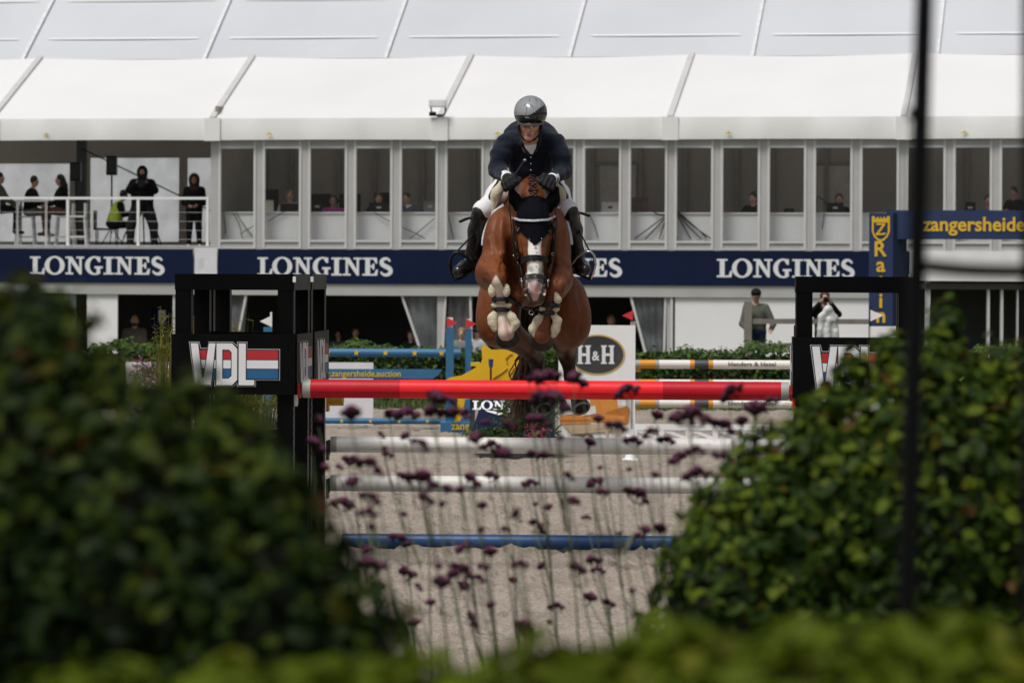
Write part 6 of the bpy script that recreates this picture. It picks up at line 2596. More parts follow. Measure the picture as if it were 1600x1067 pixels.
# behind the windows
DV = 1.25
desk_z = TP(800, 332, .5)[1]
for (x, y, lab, top, hair_, st_, sk, ang) in (
        (453, 306, 'fair haired person behind a dark laptop in second window from the terrace', cloth('white_blouse', (0.5, 0.48, 0.44)), hair_f, 'short', 0, 185),
        (520, 313, 'dark haired person in magenta blouse behind a window', cloth('magenta', (0.36, 0.05, 0.22)), hair_d, 'curly', 1, 180),
        (591, 310, 'person in black behind a laptop left of the suited man', black_c, hair_b, 'short', 0, 175),
        (637, 309, 'man in grey suit and white shirt behind a window', cloth('suit_grey', (0.10, 0.11, 0.14)), hair_b, 'short', 0, 205),
        (1178, 309, 'person in black with headphones behind a window right of the rider', black_c, hair_d, 'short', 0, 205),
        (1310, 311, 'long haired person behind a black laptop and desk microphone', black_c, hair_b, 'long', 0, 180),
        (1544, 313, 'red faced person seated behind a window at the far right', grey_c, hair_b, 'short', 0, 190),
        (1587, 300, 'dark clothed person standing behind the last window at the right edge', black_c, hair_d, 'short', 1, 230)):
    z = TP(x, y, DV)[1]                               # head centre
    Hh = 1.74
    seat_h = z - ZD - (1.635 - .92 + .09) - 0.0
    p = on_deck(x, DV)
    if seat_h > .6:
        person(p, ang, lab, top, hair=hair_, hairstyle=st_, skin=sk, H=(z - ZD) / 1.635 * 1.75, pose='stand', lean=.1)
    else:
        o = person(p, ang, lab, top, hair=hair_, hairstyle=st_, skin=sk, H=Hh, pose='sit', seat=seat_h, lean=.08, hands=[(-.14, .40, seat_h + .38), (.14, .40, seat_h + .38)])
        if 'suit' in lab:
            mb = MB()
            c = p + Vector((.02, -.13, seat_h + .52))
            mb.prism([(-.06, .12), (.06, .12), (.035, -.14), (-.035, -.14)], c, EX, EZ, .02)
            mb.build('shirt_front', m_shirt, o)
        if 'headphones' in lab:
            mb = MB()
            c = p + Vector((0, -.03, z - ZD))
            mb.tube([c + Vector((.10 * math.cos(t), 0, .125 * math.sin(t) + .01)) for t in [math.pi * k / 10 for k in range(11)]], .012, 6)
            mb.build('headphones', m_black, o)
# ground floor and the fence
person(tw(TU(211, 1.0), 1.0, GT), 180, 'bald bearded man in grey brown jumper in the dark doorway', cloth('taupe', (0.15, 0.125, 0.105)), black_c, skin=0, hairstyle='beard', hair=hair_d, H=TP(211, 492, 1.0)[1] - GT)
person(tw(TU(100, .7), .7, GT), 120, 'dark figure behind the left bush seen below the banner', black_c, hair=hair_d, hairstyle='long', H=TP(100, 504, .7)[1] - GT)
person(tw(TU(134, .7), .7, GT), 200, 'dark haired figure beside the white panel below the banner', black_c, hair=hair_d, H=TP(134, 507, .7)[1] - GT)
person(tw(TU(643, .9), .9, GT), 200, 'curly haired person in dark coat near the clear curtain', cloth('dark_green', (0.02, 0.03, 0.022)), hair=hair_b, hairstyle='curly', H=TP(643, 517, .9)[1] - GT)
person(tw(TU(722, -.6), -.6, GT), 185, 'balding man in grey shirt left of the blue flag posts', grey_c, hair=hair_f, H=TP(722, 513, -.6)[1] - GT)
person(tw(TU(747, -.5), -.5, GT), 215, 'man in black cap standing between the red flags', cloth('pale_shirt', (0.34, 0.34, 0.38)), hair=black_c, hairstyle='cap', H=TP(747, 510, -.5)[1] - GT - .02)
person(tw(TU(556, 2.2), 2.2, GT), 170, 'faint person in brown standing deep in the dark hall behind the star fence', cloth('brown_coat', (0.10, 0.06, 0.04)), hair=hair_b, H=TP(556, 512, 2.2)[1] - GT)
person(tw(TU(530, 2.8), 2.8, GT), 195, 'faint person in grey standing deepest in the dark hall near the left wing', grey_c, hair=hair_d, H=TP(530, 516, 2.8)[1] - GT)
person(tw(TU(955, 1.6), 1.6, GT), 165, 'person in dark coat in the hall just above the oval sign board', black_c, hair=hair_f, H=TP(955, 492, 1.6)[1] - GT)
p = W(1181, 600, 69.35)
person(Vector((p.x, 69.35, 0)), 186, 'man in black cap and olive jacket leaning on the timber rail fence', cloth('olive_jacket', (0.10, 0.105, 0.085)), jeans_c, hair=black_c, hairstyle='cap', H=W(1175, 450, 69.35).z - .02, lean=.06, hands=[(-.30, .26, .98), (.16, .28, .98)])
p = W(1288, 600, 69.6)


def camera_extra(root, tl, L, d):
    mb = MB()
    c = Vector(L(0, .20, 1.60))
    mb.bbox(c, .15, .09, .10)
    mb.cyl(c + Vector((0, -.03, 0)), c + Vector((0, -.17, -.01)), .045, .05, 16)
    mb.build('camera', m_black, root)


person(Vector((p.x, 69.6, 0)), 180, 'photographer in black raising a camera, seen through the right wing', black_c, black_c, hair=hair_b, H=W(1290, 456, 69.6).z, hands=[(-.09, .24, 1.55), (.09, .24, 1.55)], extra=camera_extra)
bgp = W(1294, 505, 68.2)


def bagp(B):
    k = 68.2 / F
    B.chain([P(1281, 526, 68.2), P(1284, 496, 68.2), P(1294, 484, 68.2), P(1303, 498, 68.2), P(1306, 528, 68.2)], [5 * k, 5.5 * k, 6 * k, 6 * k, 6 * k], 0, .05)
    B.chain([P(1293, 528, 68.2), P(1295, 500, 68.15)], [6 * k, 4 * k], 0, .05)


bg_ = empty('covered_bundle', Vector((bgp.x, 68.2, 0)), 'pale grey wrapped bundle in front of the photographer', 'bundle')
soft('wrap', bagp, .016, mat('silver_wrap', (0.55, 0.56, 0.57), 0.3, 0.35, 6, 0.3, 20), bg_, .012, 28, 8)
mb = MB()
mb.cyl((bgp.x, 68.2, 0), (bgp.x, 68.2, W(0, 524, 68.2).z), .05, .08, 10)
mb.build('support', m_black, bg_)

# ------------------------------------------------------------------ terrace furniture
rl = bpy.data.objects.new('railing', None)
COL.objects.link(rl)
rl.parent = pav
rl.location = tw(TU(160), .03, ZD) - Vector(pav.location)
zr = TP(160, 310)[1]
mb = MB(MT)
mb.box(U0, TU(326), .0, .07, zr - .025, zr + .03)
mb.build('handrail', m_white, rl)
mb = MB(MT)
mb.box(U0, TU(332), -.02, .09, ZD + .012, ZD + .07)
mb.build('base_rail', m_white, rl)
for x in (-4, 105, 215, 323.5):
    u = TU(x)
    mb = MB(MT)
    mb.box(u - .03, u + .03, .005, .065, ZD + .07, zr - .025)
    mb.build('post', m_white, rl)
for k in range(4):
    mb = MB(MT)
    z = ZD + .2 + .2 * k
    mb.cyl((U0, .035, z), (TU(324), .035, z), .004, None, 5)
    mb.build('cable', m_alu, rl)


def stool(x, v, label, h=.74):
    p = on_deck(x, v)
    o = empty('bar_stool', p, label, 'bar stool', 'white bar stools on the terrace')
    mb = MB()
    mb.box(p.x - .2, p.x + .2, p.y - .19, p.y + .19, p.z + h - .04, p.z + h)
    mb.build('seat', m_white, o)
    mb = MB()
    mb.box(p.x + .16, p.x + .2, p.y - .19, p.y + .19, p.z + h, p.z + h + .28)
    mb.build('backrest', m_white, o)
    for sx in (-1, 1):
        for sy in (-1, 1):
            mb = MB()
            mb.bar((p.x + sx * .22, p.y + sy * .2, p.z), (p.x + sx * .17, p.y + sy * .16, p.z + h - .04), .035, .035)
            mb.build('leg', m_white, o)
    mb = MB()
    mb.box(p.x - .19, p.x + .19, p.y - .2, p.y - .17, p.z + .24, p.z + .28)
    mb.build('footrest', m_white, o)
    return o


stool(40, 1.45, 'white bar stool under the seated man in dark jacket')
stool(102, 1.45, 'white bar stool under the woman with long dark hair')
stool(121, .9, 'empty white bar stool on the terrace right of the woman')
p = on_deck(64, 1.3)
tb_ = empty('bar_table', p, 'tall white bar table between the two seated people on the terrace', 'table')
zt_ = TP(64, 313, 1.3)[1]
mb = MB()
mb.box(p.x - .55, p.x + .2, p.y - .35, p.y + .35, zt_ - .04, zt_)
mb.build('table_top', m_white, tb_)
for sx, sy in ((-.5, -.3), (.15, -.3), (-.5, .3), (.15, .3)):
    mb = MB()
    mb.box(p.x + sx - .025, p.x + sx + .025, p.y + sy - .025, p.y + sy + .025, ZD, zt_ - .04)
    mb.build('leg', m_white, tb_)
p = on_deck(165, 1.4)
ch = empty('chair', p, 'low black chair under the worker in the safety vest', 'chair')
mb = MB()
mb.box(p.x - .22, p.x + .28, p.y - .22, p.y + .22, p.z + .41, p.z + .46)
mb.build('seat', m_black, ch)
mb = MB()
mb.box(p.x - .26, p.x - .22, p.y - .22, p.y + .22, p.z + .42, p.z + .86)
mb.build('backrest', m_black, ch)
for sx in (-.2, .25):
    for sy in (-.2, .2):
        mb = MB()
        mb.cyl((p.x + sx, p.y + sy, p.z), (p.x + sx, p.y + sy, p.z + .41), .014, None, 8)
        mb.build('leg', m_black, ch)
for (x, ya, yb, v, w, lab) in ((174, 244, 274, 2.2, 16, 'black loudspeaker on a thin stand in front of the clear window'), (118, 254, 283, 2.6, 16, 'black loudspeaker on a stand beside the dark post')):
    u, z1 = TP(x, ya, v)
    _, z0 = TP(x, yb, v)
    p = tw(u, v, ZD)
    o = empty('loudspeaker', p, lab, 'loudspeaker', 'loudspeakers on the terrace')
    mb = MB()
    k = w * (TD + v) / F / 2
    mb.prism([(-k, 0), (k, 0), (k, z1 - z0), (-k * .96, z1 - z0)], (p.x, p.y + .15, z0), EX, EZ, .3)
    mb.build('cabinet', m_black, o)
    mb = MB()
    mb.box(p.x - k * .85, p.x + k * .85, p.y - .157, p.y - .151, z0 + .04, z1 - .04)
    mb.build('grille', mat('speaker_grille', (0.02, 0.02, 0.02), 0.7, 0.3, 80), o)
    mb = MB()
    mb.cyl((p.x, p.y, ZD + .35), (p.x, p.y, z0), .02, None, 8)
    mb.build('pole', m_black, o)
    for q in range(3):
        t = q * 2.09 + .5
        mb = MB()
        mb.cyl((p.x, p.y, ZD + .5), (p.x + .35 * math.cos(t), p.y + .35 * math.sin(t), ZD + .01), .012, None, 6)
        mb.build('leg', m_black, o)
p = on_deck(222, .55)
tp = empty('camera_tripod', p, 'television camera on black tripod in front of the hooded operator', 'tripod')
zc = ZD + 1.32
mb = MB()
mb.bbox((p.x, p.y - .05, zc + .12), .16, .36, .2)
mb.cyl((p.x, p.y - .22, zc + .13), (p.x, p.y - .42, zc + .13), .07, .085, 18)
mb.build('camera', m_black, tp)
mb = MB()
mb.bbox((p.x + .0, p.y - .1, zc + .27), .2, .05, .14)
mb.build('viewfinder', m_black, tp)
for q in range(3):
    t = q * 2.09 + 3.66
    mb = MB()
    mb.cyl((p.x, p.y, zc), (p.x + .55 * math.cos(t), p.y + .4 * math.sin(t), ZD + .01), .022, .014, 8)
    mb.build('leg', m_black, tp)

# ------------------------------------------------------------------ desks and equipment behind the windows
for i, (xa, xb) in enumerate(((340, 688), (692, 1046), (1050, 1408), (1414, 1620))):
    p = tw((TU(xa, .5) + TU(xb, .5)) / 2, .5, ZD)
    lab = ['white counter behind the windows nearest the terrace', 'white counter behind the windows at the rider', 'white counter behind the windows above the white wall', 'white counter behind the windows at the far right'][i]
    o = empty('counter', p, lab, 'counter', 'counters behind the windows')
    ua, ub = TU(xa, .5), TU(xb, .5)
    mb = MB(MT)
    mb.box(ua, ub, .36, .40, ZD, desk_z - .03)
    mb.build('front_panel', m_wall, o)
    mb = MB(MT)
    mb.box(ua - .01, ub + .01, .33, .95, desk_z - .03, desk_z)
    mb.build('counter_top', m_white, o)
GL = 'equipment on the counters'


def gadget(name, xa, xb, ya, yb, label, cat, m=m_black, v=.6, screen=None):
    ua, z1 = TP(xa, ya, v)
    ub, _ = TP(xb, yb, v)
    z0 = desk_z + .002
    p = tw((ua + ub) / 2, v, z0)
    o = empty(name, p, label, cat, GL)
    mb = MB(MT)
    mb.prism([(ua, z0), (ub, z0), (ub - .01, z1), (ua + .01, z1)], (0, v + .03, 0), (1, 0, 0), (0, 0, 1), .03)
    mb.build('screen_case', m, o)
    mb = MB(MT)
    mb.box(ua, ub, v + .035, v + .26, z0, z0 + .02)
    mb.build('base', m, o)
    if screen:
        mb = MB(MT)
        mb.box((ua + ub) / 2 - .05, (ua + ub) / 2 + .05, v - .008, v - .002, (z0 + z1) / 2 - .02, (z0 + z1) / 2 + .02)
        mb.build('sticker', screen, o)
    return o


gadget('laptop', 437, 467, 318, 331, 'dark laptop in front of the fair haired person', 'laptop')
gadget('binder', 413, 427, 313, 331, 'cream coloured binder standing left of the dark laptop', 'binder', mat('cream_card', (0.45, 0.43, 0.36), 0.7))
gadget('laptop', 488, 503, 314, 331, 'dark laptop left of the magenta blouse', 'laptop', m_black, .6, m_cap)
gadget('laptop', 576, 607, 317, 331, 'black laptop in front of the person left of the suited man', 'laptop', m_black, .6, m_cap)
gadget('monitor', 661, 682, 314, 331, 'grey monitor right of the suited man', 'monitor', mat('grey_case', (0.09, 0.095, 0.11), 0.5), .6, m_cap)
gadget('monitor', 939, 967, 316, 331, 'pale framed monitor right of the rider', 'monitor', mat('pale_case', (0.3, 0.3, 0.3), 0.5), .6, m_black)
gadget('display_case', 984, 1013, 309, 331, 'dark box with red print beside the cable bundle', 'box', mat('dark_red_case', (0.06, 0.03, 0.04), 0.6, .5, 6))
gadget('laptop', 1291, 1318, 317, 331, 'black laptop in front of the long haired person', 'laptop', m_black, .6, m_cap)
gadget('phone_set', 1224, 1241, 326, 331, 'small black phone on the counter above the white wall', 'phone')
gadget('monitor', 1507, 1524, 316, 331, 'small monitor with pale top left of the red faced person', 'monitor', m_black, .6, m_cap)
u, z = TP(1277, 310, .7)
p = tw(u, .7, desk_z)
mc_ = empty('desk_microphone', p, 'angled black microphone arm left of the black laptop at the right', 'microphone', GL)
mb = MB(MT)
mb.tube([(u - .03, .7, desk_z), (u - .02, .7, z), (u + .03, .7, z + .04), (u + .22, .7, z - .12)], .012, 6)
mb.build('arm', m_black, mc_)
mb = MB(MT)
mb.cyl((u + .2, .7, z - .11), (u + .27, .7, z - .16), .028, None, 10)
mb.build('head', m_black, mc_)
for x, y0 in ((418, 296), (499, 303), (546, 303), (600, 301)):
    u, z = TP(x, y0, 1.9)
    p = tw(u, 1.9, ZD)
    o = empty('office_chair', p, {418: 'black office chair back left of the fair haired person', 499: 'black chair back between fair haired person and magenta blouse', 546: 'black chair back right of the magenta blouse', 600: 'black chair back behind the person left of the suited man'}[x], 'chair', 'chairs behind the counters')
    mb = MB(MT)
    mb.box(u - .24, u + .24, 1.9, 1.96, ZD + .5, z)
    mb.build('backrest', m_black, o)
    mb = MB(MT)
    mb.box(u - .24, u + .24, 1.45, 1.9, ZD + .44, ZD + .5)
    mb.build('seat', m_black, o)
    mb = MB(MT)
    mb.cyl((u, 1.68, ZD), (u, 1.68, ZD + .44), .03, .03, 8)
    mb.cyl((u, 1.68, ZD), (u, 1.68, ZD + .03), .25, .22, 10)
    mb.build('pedestal', m_black, o)
# cables hanging down the counter fronts
cables = {'thick fan of black cables hanging behind the central windows': [((1048, 331), (1020, 352), (992, 373)), ((1048, 331), (1030, 350), (1008, 374)), ((1047, 331), (1034, 356), (1030, 374)), ((1049, 331), (1044, 352), (1040, 374)), ((1050, 331), (1054, 350), (1058, 374)), ((1056, 331), (1066, 352), (1080, 374)), ((1057, 331), (1075, 356), (1096, 374)), ((1058, 331), (1080, 354), (1111, 373)), ((1060, 332), (1090, 358), (1104, 372)), ((1020, 331), (1034, 340), (1048, 334))],
          'thin cables hanging behind the window nearest the terrace': [((348, 331), (352, 350), (352, 366)), ((362, 331), (375, 345), (378, 372)), ((368, 331), (382, 355), (396, 372)), ((375, 366), (388, 358), (398, 352))],
          'loose crossing cables behind the window left of the rider': [((625, 354), (645, 362), (664, 373)), ((682, 338), (660, 358), (640, 373)), ((583, 331), (596, 340), (612, 348)), ((418, 346), (432, 338), (446, 330)), ((700, 336), (704, 356), (709, 373))],
          'thin cable hanging beside the rider behind the window': [((920, 336), (930, 350), (934, 372)), ((1288, 331), (1286, 344), (1284, 358))]}
for lab, cs in cables.items():
    pts0 = cs[0][0]
    o = empty('cable_bundle', tw(TU(pts0[0], .3), .3, ZD), lab, 'cables')
    for c in cs:
        q = [Vector((TP(x, y, .3)[0], .30, TP(x, y, .3)[1])) for (x, y) in c]
        mb = MB(MT)
        mb.tube([q[0].lerp(q[1], t).lerp(q[1].lerp(q[2], t), t) for t in [k / 8 for k in range(9)]], .013 if 'thick' in lab else .009, 5)
        mb.build('cable', m_black, o)
# navy roll-up banner with a pale crest in the doorway
u0, z0 = TP(236, 600, 1.6)
u1, z1 = TP(268, 482, 1.6)
rb2 = empty('rollup_banner', tw((u0 + u1) / 2, 1.6, GT), 'navy roll-up banner with pale crest beside the bearded man', 'banner')
mb = MB(MT)
mb.box(u0, u1, 1.6, 1.62, GT + .06, z1)
sh_ = mb.build('sheet', m_navy, rb2)
mb = MB(MT)
mb.box(u0 - .02, u1 + .02, 1.52, 1.70, GT + .012, GT + .06)
mb.build('foot', m_alu, rb2)
mb = MB(MT)
um = (u0 + u1) / 2 + .02
mb.prism([(-.08, .16), (.08, .16), (.08, -.05), (0, -.18), (-.08, -.05)], (um, 1.597, z1 - .2), (1, 0, 0), (0, 0, 1), .004, holes=[[(-.02, .08), (.02, .08), (.02, -.06), (-.02, -.06)]])
mb.build('crest', m_lett, sh_)

# ------------------------------------------------------------------ foreground planting
def lm(name, c, tr=.3):
    return leafmat(name, c, .3, .55, tr, .10)


leaf_shade = [lm('shade_shrub_deep', (0.0043, 0.0096, 0.0024)), lm('shade_shrub_dark', (0.0086, 0.0192, 0.0040)), lm('shade_shrub_mid', (0.0187, 0.0352, 0.0056)), lm('shade_shrub_fresh_lit', (0.0446, 0.0640, 0.0064)), lm('shade_shrub_yellow', (0.0720, 0.0680, 0.0080)), lm('shade_shrub_russet', (0.0432, 0.0224, 0.0064))]  # shade over the left shrub is put into these leaf colours
leaf_gr = [lm('shrub_deep', (0.008, 0.017, 0.003)), lm('shrub_dark', (0.018, 0.036, 0.006)), lm('shrub_mid', (0.042, 0.072, 0.008)), lm('shrub_fresh_lit', (0.095, 0.130, 0.010)), lm('shrub_yellow', (0.13, 0.12, 0.014)), lm('shrub_russet', (0.08, 0.04, 0.012))]
leaf_br = [lm('hedge_deep', (0.0146, 0.0285, 0.0024)), lm('hedge_dark', (0.0329, 0.0554, 0.0037)), lm('hedge_mid', (0.0547, 0.0831, 0.0043)), lm('hedge_fresh_lit', (0.0839, 0.1186, 0.0055)), lm('hedge_yellow', (0.1095, 0.1186, 0.0073)), lm('hedge_russet', (0.0730, 0.0791, 0.0073))]


def ell_field(E):
    def f(p):
        return min(math.sqrt(sum(((p[i] - c[i]) / r[i]) ** 2 for i in range(3))) for c, r in E)
    return f


def bush(name, E, n, L, Wd, label, cat, n_parts=300, topz=None, fresh_lit=.5, seed=1, leaf_cols=None, stems=None):
    """leaves spread over and just under the surface of a union of rounded masses; the largest-looking ones are parts of their own"""
    r = random.Random(seed)
    c0 = E[0][0]
    root = empty(name, (c0[0], c0[1], 0), label, cat)
    fld = ell_field(E)
    items = []
    vol = [e[1][0] * e[1][2] for e in E]
    tot = sum(vol)
    tries = 0
    while len(items) < n and tries < n * 30:
        tries += 1
        q = r.uniform(0, tot)
        k = 0
        while q > vol[k]:
            q -= vol[k]
            k += 1
        c, rr = E[k]
        d = Vector((r.gauss(0, 1), r.gauss(0, 1), r.gauss(0, 1))).normalized()
        if d.y > .35:
            continue                                   # the far side needs few leaves
        dep = 1 - abs(r.gauss(0, .10))
        lump = .95 + .06 * math.sin(d.x * 11 + c[0] * 30) * math.sin(d.z * 10 + 1.3) + .06 * math.sin(d.x * 25 + d.z * 19 + d.y * 9) + (.09 * r.random() if r.random() < .04 else 0)
        p = Vector(c) + Vector((d.x * rr[0], d.y * rr[1], d.z * rr[2])) * dep * lump
        if fld(p) < .80 or p.z < .15:
            continue
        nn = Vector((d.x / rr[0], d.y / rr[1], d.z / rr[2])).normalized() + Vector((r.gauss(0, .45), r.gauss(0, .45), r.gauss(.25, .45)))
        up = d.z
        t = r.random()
        w = fresh_lit * max(0, up + .25) * (1 if dep > .9 else .3)  # brighter leaves on top: young growth, with light from above painted in
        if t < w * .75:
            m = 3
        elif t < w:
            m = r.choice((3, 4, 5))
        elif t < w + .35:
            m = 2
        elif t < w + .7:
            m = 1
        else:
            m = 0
        items.append((p, nn, r.choice((.55, .8, 1, 1, 1.2, 1.35)) * r.uniform(.85, 1.1), m, dep))
    # most visible first: in the frame, outermost, nearest
    def score(i):
        p = i[0]
        x = CX + p.x / p.y * F
        y = HY - (p.z - CAMH) / p.y * F
        inside = (0 < x < 1600) and (0 < y < 1067)
        return (0 if inside else 10) + p.y * .3 - i[4] * 3 - i[2]
    items.sort(key=score)
    metas = [leaf_mesh('leaf', L, Wd, m_) for m_ in leaf_cols]
    for it_ in items[:n_parts]:
        o = bpy.data.objects.new('leaf', metas[it_[3]])
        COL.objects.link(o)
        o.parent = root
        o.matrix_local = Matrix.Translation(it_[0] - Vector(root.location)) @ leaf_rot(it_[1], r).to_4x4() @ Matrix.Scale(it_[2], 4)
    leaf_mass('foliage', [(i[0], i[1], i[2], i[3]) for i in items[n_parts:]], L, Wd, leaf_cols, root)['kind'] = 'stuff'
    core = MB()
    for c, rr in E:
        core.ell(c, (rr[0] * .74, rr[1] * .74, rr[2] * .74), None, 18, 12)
    core.build('dark_core', m_core, root)['kind'] = 'stuff'  # added solid dark mass that closes the gaps, painted as inner shade
    for k in range(stems or 4):
        mb = MB()
        x = c0[0] + r.uniform(-.12, .12)
        y = c0[1] + r.uniform(-.1, .1)
        mb.tube([(x, y, 0), (x + r.uniform(-.05, .05), y, .5), (x + r.uniform(-.15, .15), y + r.uniform(-.05, .05), max(.9, c0[2]))], [.022, .017, .010], 6)
        mb.build('stem', mat('bark', (0.05, 0.035, 0.022), 0.9, 0.3, 20), root)
    return root


def E_px(x, y, Y, rx, ry, rd):
    k = Y / F
    return (tuple(W(x, y, Y)), (rx * k, rd, ry * k))


def skirt(x, Y, rx, rd, z=.62, rz=.62):
    return ((W(x, 0, Y).x, Y, z), (rx, rd, rz))


YL = 4.3
EL = [E_px(25, 905, YL, 320, 445, .24), E_px(215, 925, YL - .05, 265, 368, .22), E_px(395, 985, YL - .1, 172, 290, .2), E_px(-260, 900, YL, 330, 440, .3), E_px(215, 1300, YL, 390, 400, .25), E_px(40, 520, YL, 90, 95, .08), E_px(530, 1090, YL - .1, 135, 205, .16), E_px(470, 1010, YL - .1, 118, 190, .16), E_px(330, 945, YL - .07, 190, 335, .2)]
EL.append(skirt(100, YL, .42, .26, .55, .6))
bush('shrub', EL, 21000, .025, .0155, 'large green leafy shrub darkened by painted shade filling the lower left foreground', 'shrub', seed=3, fresh_lit=.42, leaf_cols=leaf_shade)
YR = 7.0
ER = [E_px(1300, 905, YR, 205, 300, .26), E_px(1148, 975, YR - .1, 148, 215, .2), E_px(1470, 860, YR, 215, 345, .28), E_px(1640, 845, YR, 210, 350, .3), E_px(1850, 880, YR, 260, 360, .3), E_px(1330, 1250, YR, 330, 330, .3), E_px(1225, 935, YR - .05, 175, 270, .22), E_px(1385, 885, YR, 195, 340, .26), E_px(1475, 505, YR, 26, 42, .03), E_px(1400, 575, YR, 50, 60, .06)]
ER.append(skirt(1420, YR, .62, .3, .5, .55))
bush('shrub', ER, 21000, .030, .0185, 'large green leafy shrub rising in the right foreground behind the dark rod', 'shrub', seed=5, fresh_lit=.34, leaf_cols=leaf_gr)
YH = 3.0
EH = []
for (x, y, rx, ry) in ((-60, 1240, 260, 170), (170, 1240, 220, 205), (400, 1240, 230, 215), (640, 1245, 230, 232), (860, 1245, 220, 245), (1060, 1230, 220, 262), (1290, 1225, 240, 265), (1500, 1225, 220, 268), (1700, 1240, 230, 260)):
    EH.append(E_px(x, y, YH + rnd.uniform(-.05, .05), rx, ry, .16))
hg = bush('low_hedge', EH, 9000, .026, .016, 'bright green clipped hedge along the bottom edge of the picture', 'hedge', seed=9, fresh_lit=1.0, stems=6, leaf_cols=leaf_br)

# purple verbena between the shrubs
m_pet = mat('verbena_petal', (0.125, 0.040, 0.078), 0.8, 0.4, 40, spec=.1)
m_cal = mat('verbena_calyx', (0.022, 0.008, 0.013), 0.9, 0.3, 40, spec=.1)
m_stem = mat('verbena_stem', (0.075, 0.095, 0.045), 0.7, 0.25, 20)


def head_mesh(seed):
    """domed cluster of florets, two or three domes for the larger ones"""
    r = random.Random(seed)
    mb = MB()
    doms = [(Vector((0, 0, 0)), 1.0)]
    if seed % 3 == 1:
        doms += [(Vector((.024, .004, -.010)), .75)]
    if seed % 3 == 2:
        doms += [(Vector((-.026, 0, -.006)), .8), (Vector((.022, -.004, -.014)), .65)]
    for c, k_ in doms:
        for k in range(34):
            a, t = r.uniform(0, 6.283), r.uniform(.0, 1.9)
            q = Vector((math.sin(t) * math.cos(a), math.sin(t) * math.sin(a), math.cos(t) * .7)) * r.uniform(.8, 1.08)
            mb.ell(c + q * .017 * k_, (.0055, .0055, .0042), None, 5, 3, 0 if t < 1.2 else 1)
        mb.ell(c, (.0145 * k_, .0145 * k_, .012 * k_), None, 8, 5, 1)
        mb.tube([c + Vector((0, 0, -.01)), Vector((0, 0, -.03))], [.004, .0015], 5, 1)
    me = bpy.data.meshes.new('flower_head')
    me.from_pydata(mb.v, [], mb.f)
    me.materials.append(m_pet)
    me.materials.append(m_cal)
    me.polygons.foreach_set('material_index', mb.mi)
    me.polygons.foreach_set('use_smooth', [True] * len(mb.f))
    me.update()
    return me


HM = [head_mesh(k) for k in range(7)]
hz_ = [(155, 198), (295, 198), (355, 190), (440, 190), (460, 140), (515, 150), (520, 195), (565, 210), (350, 275), (262, 268), (410, 302), (280, 340), (275, 322), (150, 370), (165, 360), (110, 385), (160, 440), (222, 370), (252, 405), (332, 415), (410, 422), (130, 510), (145, 520), (218, 545), (230, 492), (345, 555), (228, 600), (335, 640), (212, 685), (215, 730), (345, 760), (395, 810), (265, 810), (415, 495), (482, 520), (500, 465), (545, 470), (580, 425), (650, 415), (600, 285), (655, 305), (680, 340), (700, 338), (640, 225), (710, 230), (860, 58), (825, 66), (795, 75), (890, 62), (885, 140), (845, 140), (800, 210), (830, 215), (905, 285), (845, 345), (800, 340), (780, 450), (795, 440), (815, 520), (860, 530), (930, 415), (945, 505), (1010, 300), (1040, 215), (1095, 240), (1110, 238), (1045, 390), (1015, 445), (1045, 475), (998, 565), (1115, 625), (1178, 632), (1208, 612), (1260, 608), (1185, 480), (1150, 395), (1243, 415), (1165, 290), (1223, 260), (1285, 288), (1250, 203), (1360, 205), (1370, 195), (1475, 240), (1490, 235), (1550, 225), (1545, 265), (1360, 330), (1385, 325), (1330, 350), (1310, 365), (1390, 405), (1490, 345), (1140, 108), (985, 90), (955, 70), (1510, 115), (625, 525), (622, 610), (703, 607), (745, 555), (805, 585), (830, 598), (760, 730), (735, 790), (545, 680), (560, 750), (525, 765), (610, 780), (655, 690), (620, 740), (560, 812), (655, 880), (585, 920), (480, 800), (470, 740), (835, 740), (955, 742), (1012, 718), (1040, 752), (1012, 850), (1070, 868), (890, 880), (865, 940), (770, 960), (1160, 830), (440, 870), (385, 940), (40, 215), (60, 390), (20, 300), (1650, 150), (1600, 180)]
heads = [(480 + x / 2.2857, 560 + y / 2.2857) for x, y in hz_]
npl = 26
bases = [(520 + i * (1150 - 520) / (npl - 1) + rnd.uniform(-10, 10)) for i in range(npl)]
asg = [[] for _ in bases]
for (x, y) in heads:
    k = min(range(npl), key=lambda i: abs(bases[i] - (x + (1050 - y) * .10)) + rnd.uniform(0, 26))
    asg[k].append((x, y))
VL = leaf_mesh('leaf', .06, .009, m_stem)
VG = 'purple verbena plants between the shrubs'
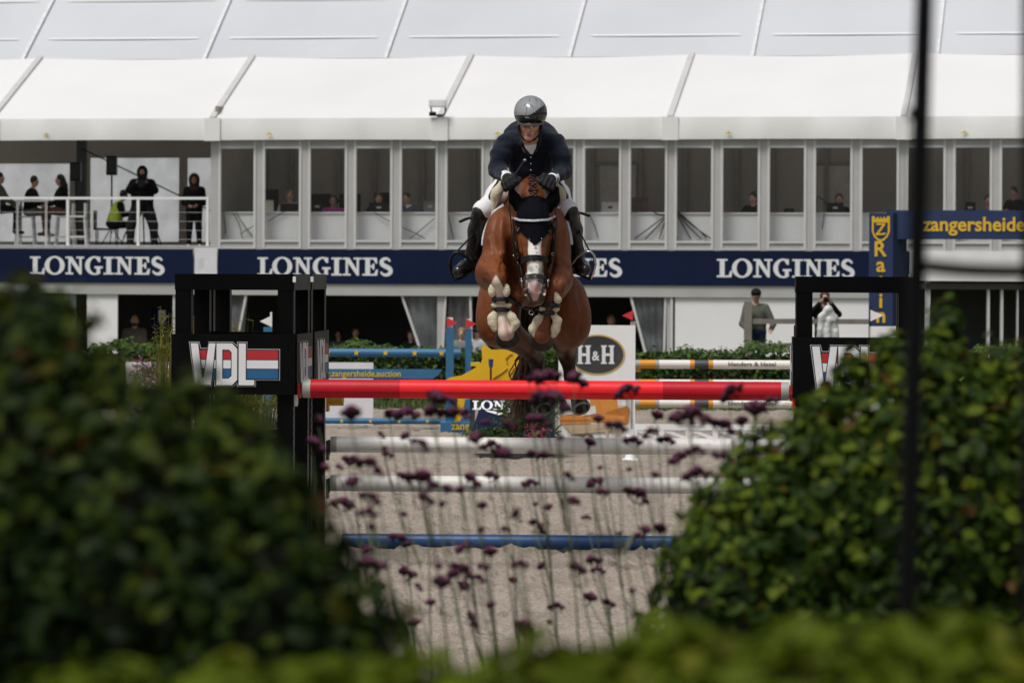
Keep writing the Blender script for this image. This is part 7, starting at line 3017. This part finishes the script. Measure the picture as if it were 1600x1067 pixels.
for i, hs_ in enumerate(asg):
    if not hs_:
        continue
    Y = rnd.uniform(7.2, 10.5)
    xb = bases[i]
    g = W(xb + 10, 1000, Y)
    ground = Vector((g.x, Y, 0))
    root = empty('verbena', ground, 'tall thin verbena plant with small purple flower heads between the shrubs', 'flower', VG)
    hs_.sort(key=lambda p: p[1])
    top = W(*hs_[0], Y)
    mb = MB()
    g1 = Vector((g.x, Y, W(0, 1040, Y).z))
    spine = [ground, ground.lerp(g1, .6) + Vector((rnd.uniform(-.02, .02), 0, 0)), g1, g1.lerp(top, .5) + Vector((rnd.uniform(-.03, .03), 0, 0)), top + Vector((0, 0, -.02))]
    mb.tube(spine, [.0036, .003, .0026, .002, .0013], 6)
    for (x, y) in hs_[1:]:
        e = W(x, y, Y + rnd.uniform(-.25, .25))
        zb_0 = e.z - rnd.uniform(.10, .32)
        t = max(0.02, min(.95, (zb_0 - g1.z) / max(.05, top.z - g1.z)))
        s0 = g1.lerp(top, t) if zb_0 > g1.z else g1
        md = s0.lerp(e, .55) + Vector((0, 0, -.02))
        mb.tube([s0, md, e + Vector((0, 0, -.018))], [.0018, .0015, .0012], 5)
    mb.build('stem', m_stem, root)
    for (x, y) in hs_:
        e = W(x, y, Y) if (x, y) == hs_[0] else None
        if e is None:
            e = W(x, y, Y)
        o = bpy.data.objects.new('flower_head', rnd.choice(HM))
        COL.objects.link(o)
        o.parent = root
        o.matrix_local = Matrix.Translation(e - ground) @ Matrix.Rotation(rnd.gauss(0, .35), 4, 'X') @ Matrix.Rotation(rnd.gauss(0, .35), 4, 'Y') @ Matrix.Scale(rnd.choice((.45, .58, .68, .78, .92)) * rnd.uniform(.85, 1.15) * (1.3 if y < 650 else 1.0), 4)
    for k in range(5):
        q = spine[2].lerp(spine[3], rnd.uniform(.0, .95))
        o = bpy.data.objects.new('leaf', VL)
        COL.objects.link(o)
        o.parent = root
        o.matrix_local = Matrix.Translation(q - ground) @ Matrix.Rotation(rnd.uniform(0, 6.28), 4, 'Z') @ Matrix.Rotation(rnd.uniform(-.9, .2), 4, 'Y') @ Matrix.Scale(rnd.uniform(.6, 1.2), 4)

# electric fence rods with a sagging rope
m_rod = mat('black_rod', (0.004, 0.004, 0.005), 0.5, 0.2, spec=.1)
for (xt, xb, Y, lab, kn) in ((1449, 1408, 4.0, 'thin dark fence rod standing in front of the right shrub', True), (1611, 1610, 4.0, 'dark fence rod at the right picture edge', False)):
    t_, b_2 = W(xt, -160, Y), W(xb, 1250, Y)
    d = (b_2 - t_).normalized()
    bot = t_ + d * ((t_.z - 0) / -d.z)
    o = empty('fence_rod', bot, lab, 'fence rod', 'fence rods')
    mb = MB()
    mb.cyl(bot, t_, .0125, .0095, 12)
    mb.build('rod', m_rod, o)
    if kn:
        c = t_ + d * ((t_.z - W(0, 172, Y).z) / -d.z)
        mb = MB()
        mb.bbox(c + Vector((-.004, 0, 0)), .020, .02, .012)
        mb.build('clip', m_rod, o)
rp_ = MB()
q0, q1, q2 = W(1438, 414, 3.99), W(1500, 425, 3.99), W(1606, 424, 3.99)
rp_.tube([q0.lerp(q1, t).lerp(q1.lerp(q2, t), t) for t in [k / 12 for k in range(13)]], .0072, 8)
tag(rp_.build('fence_rope', m_rod), 'dark rope strung between the two fence rods at right', 'rope')
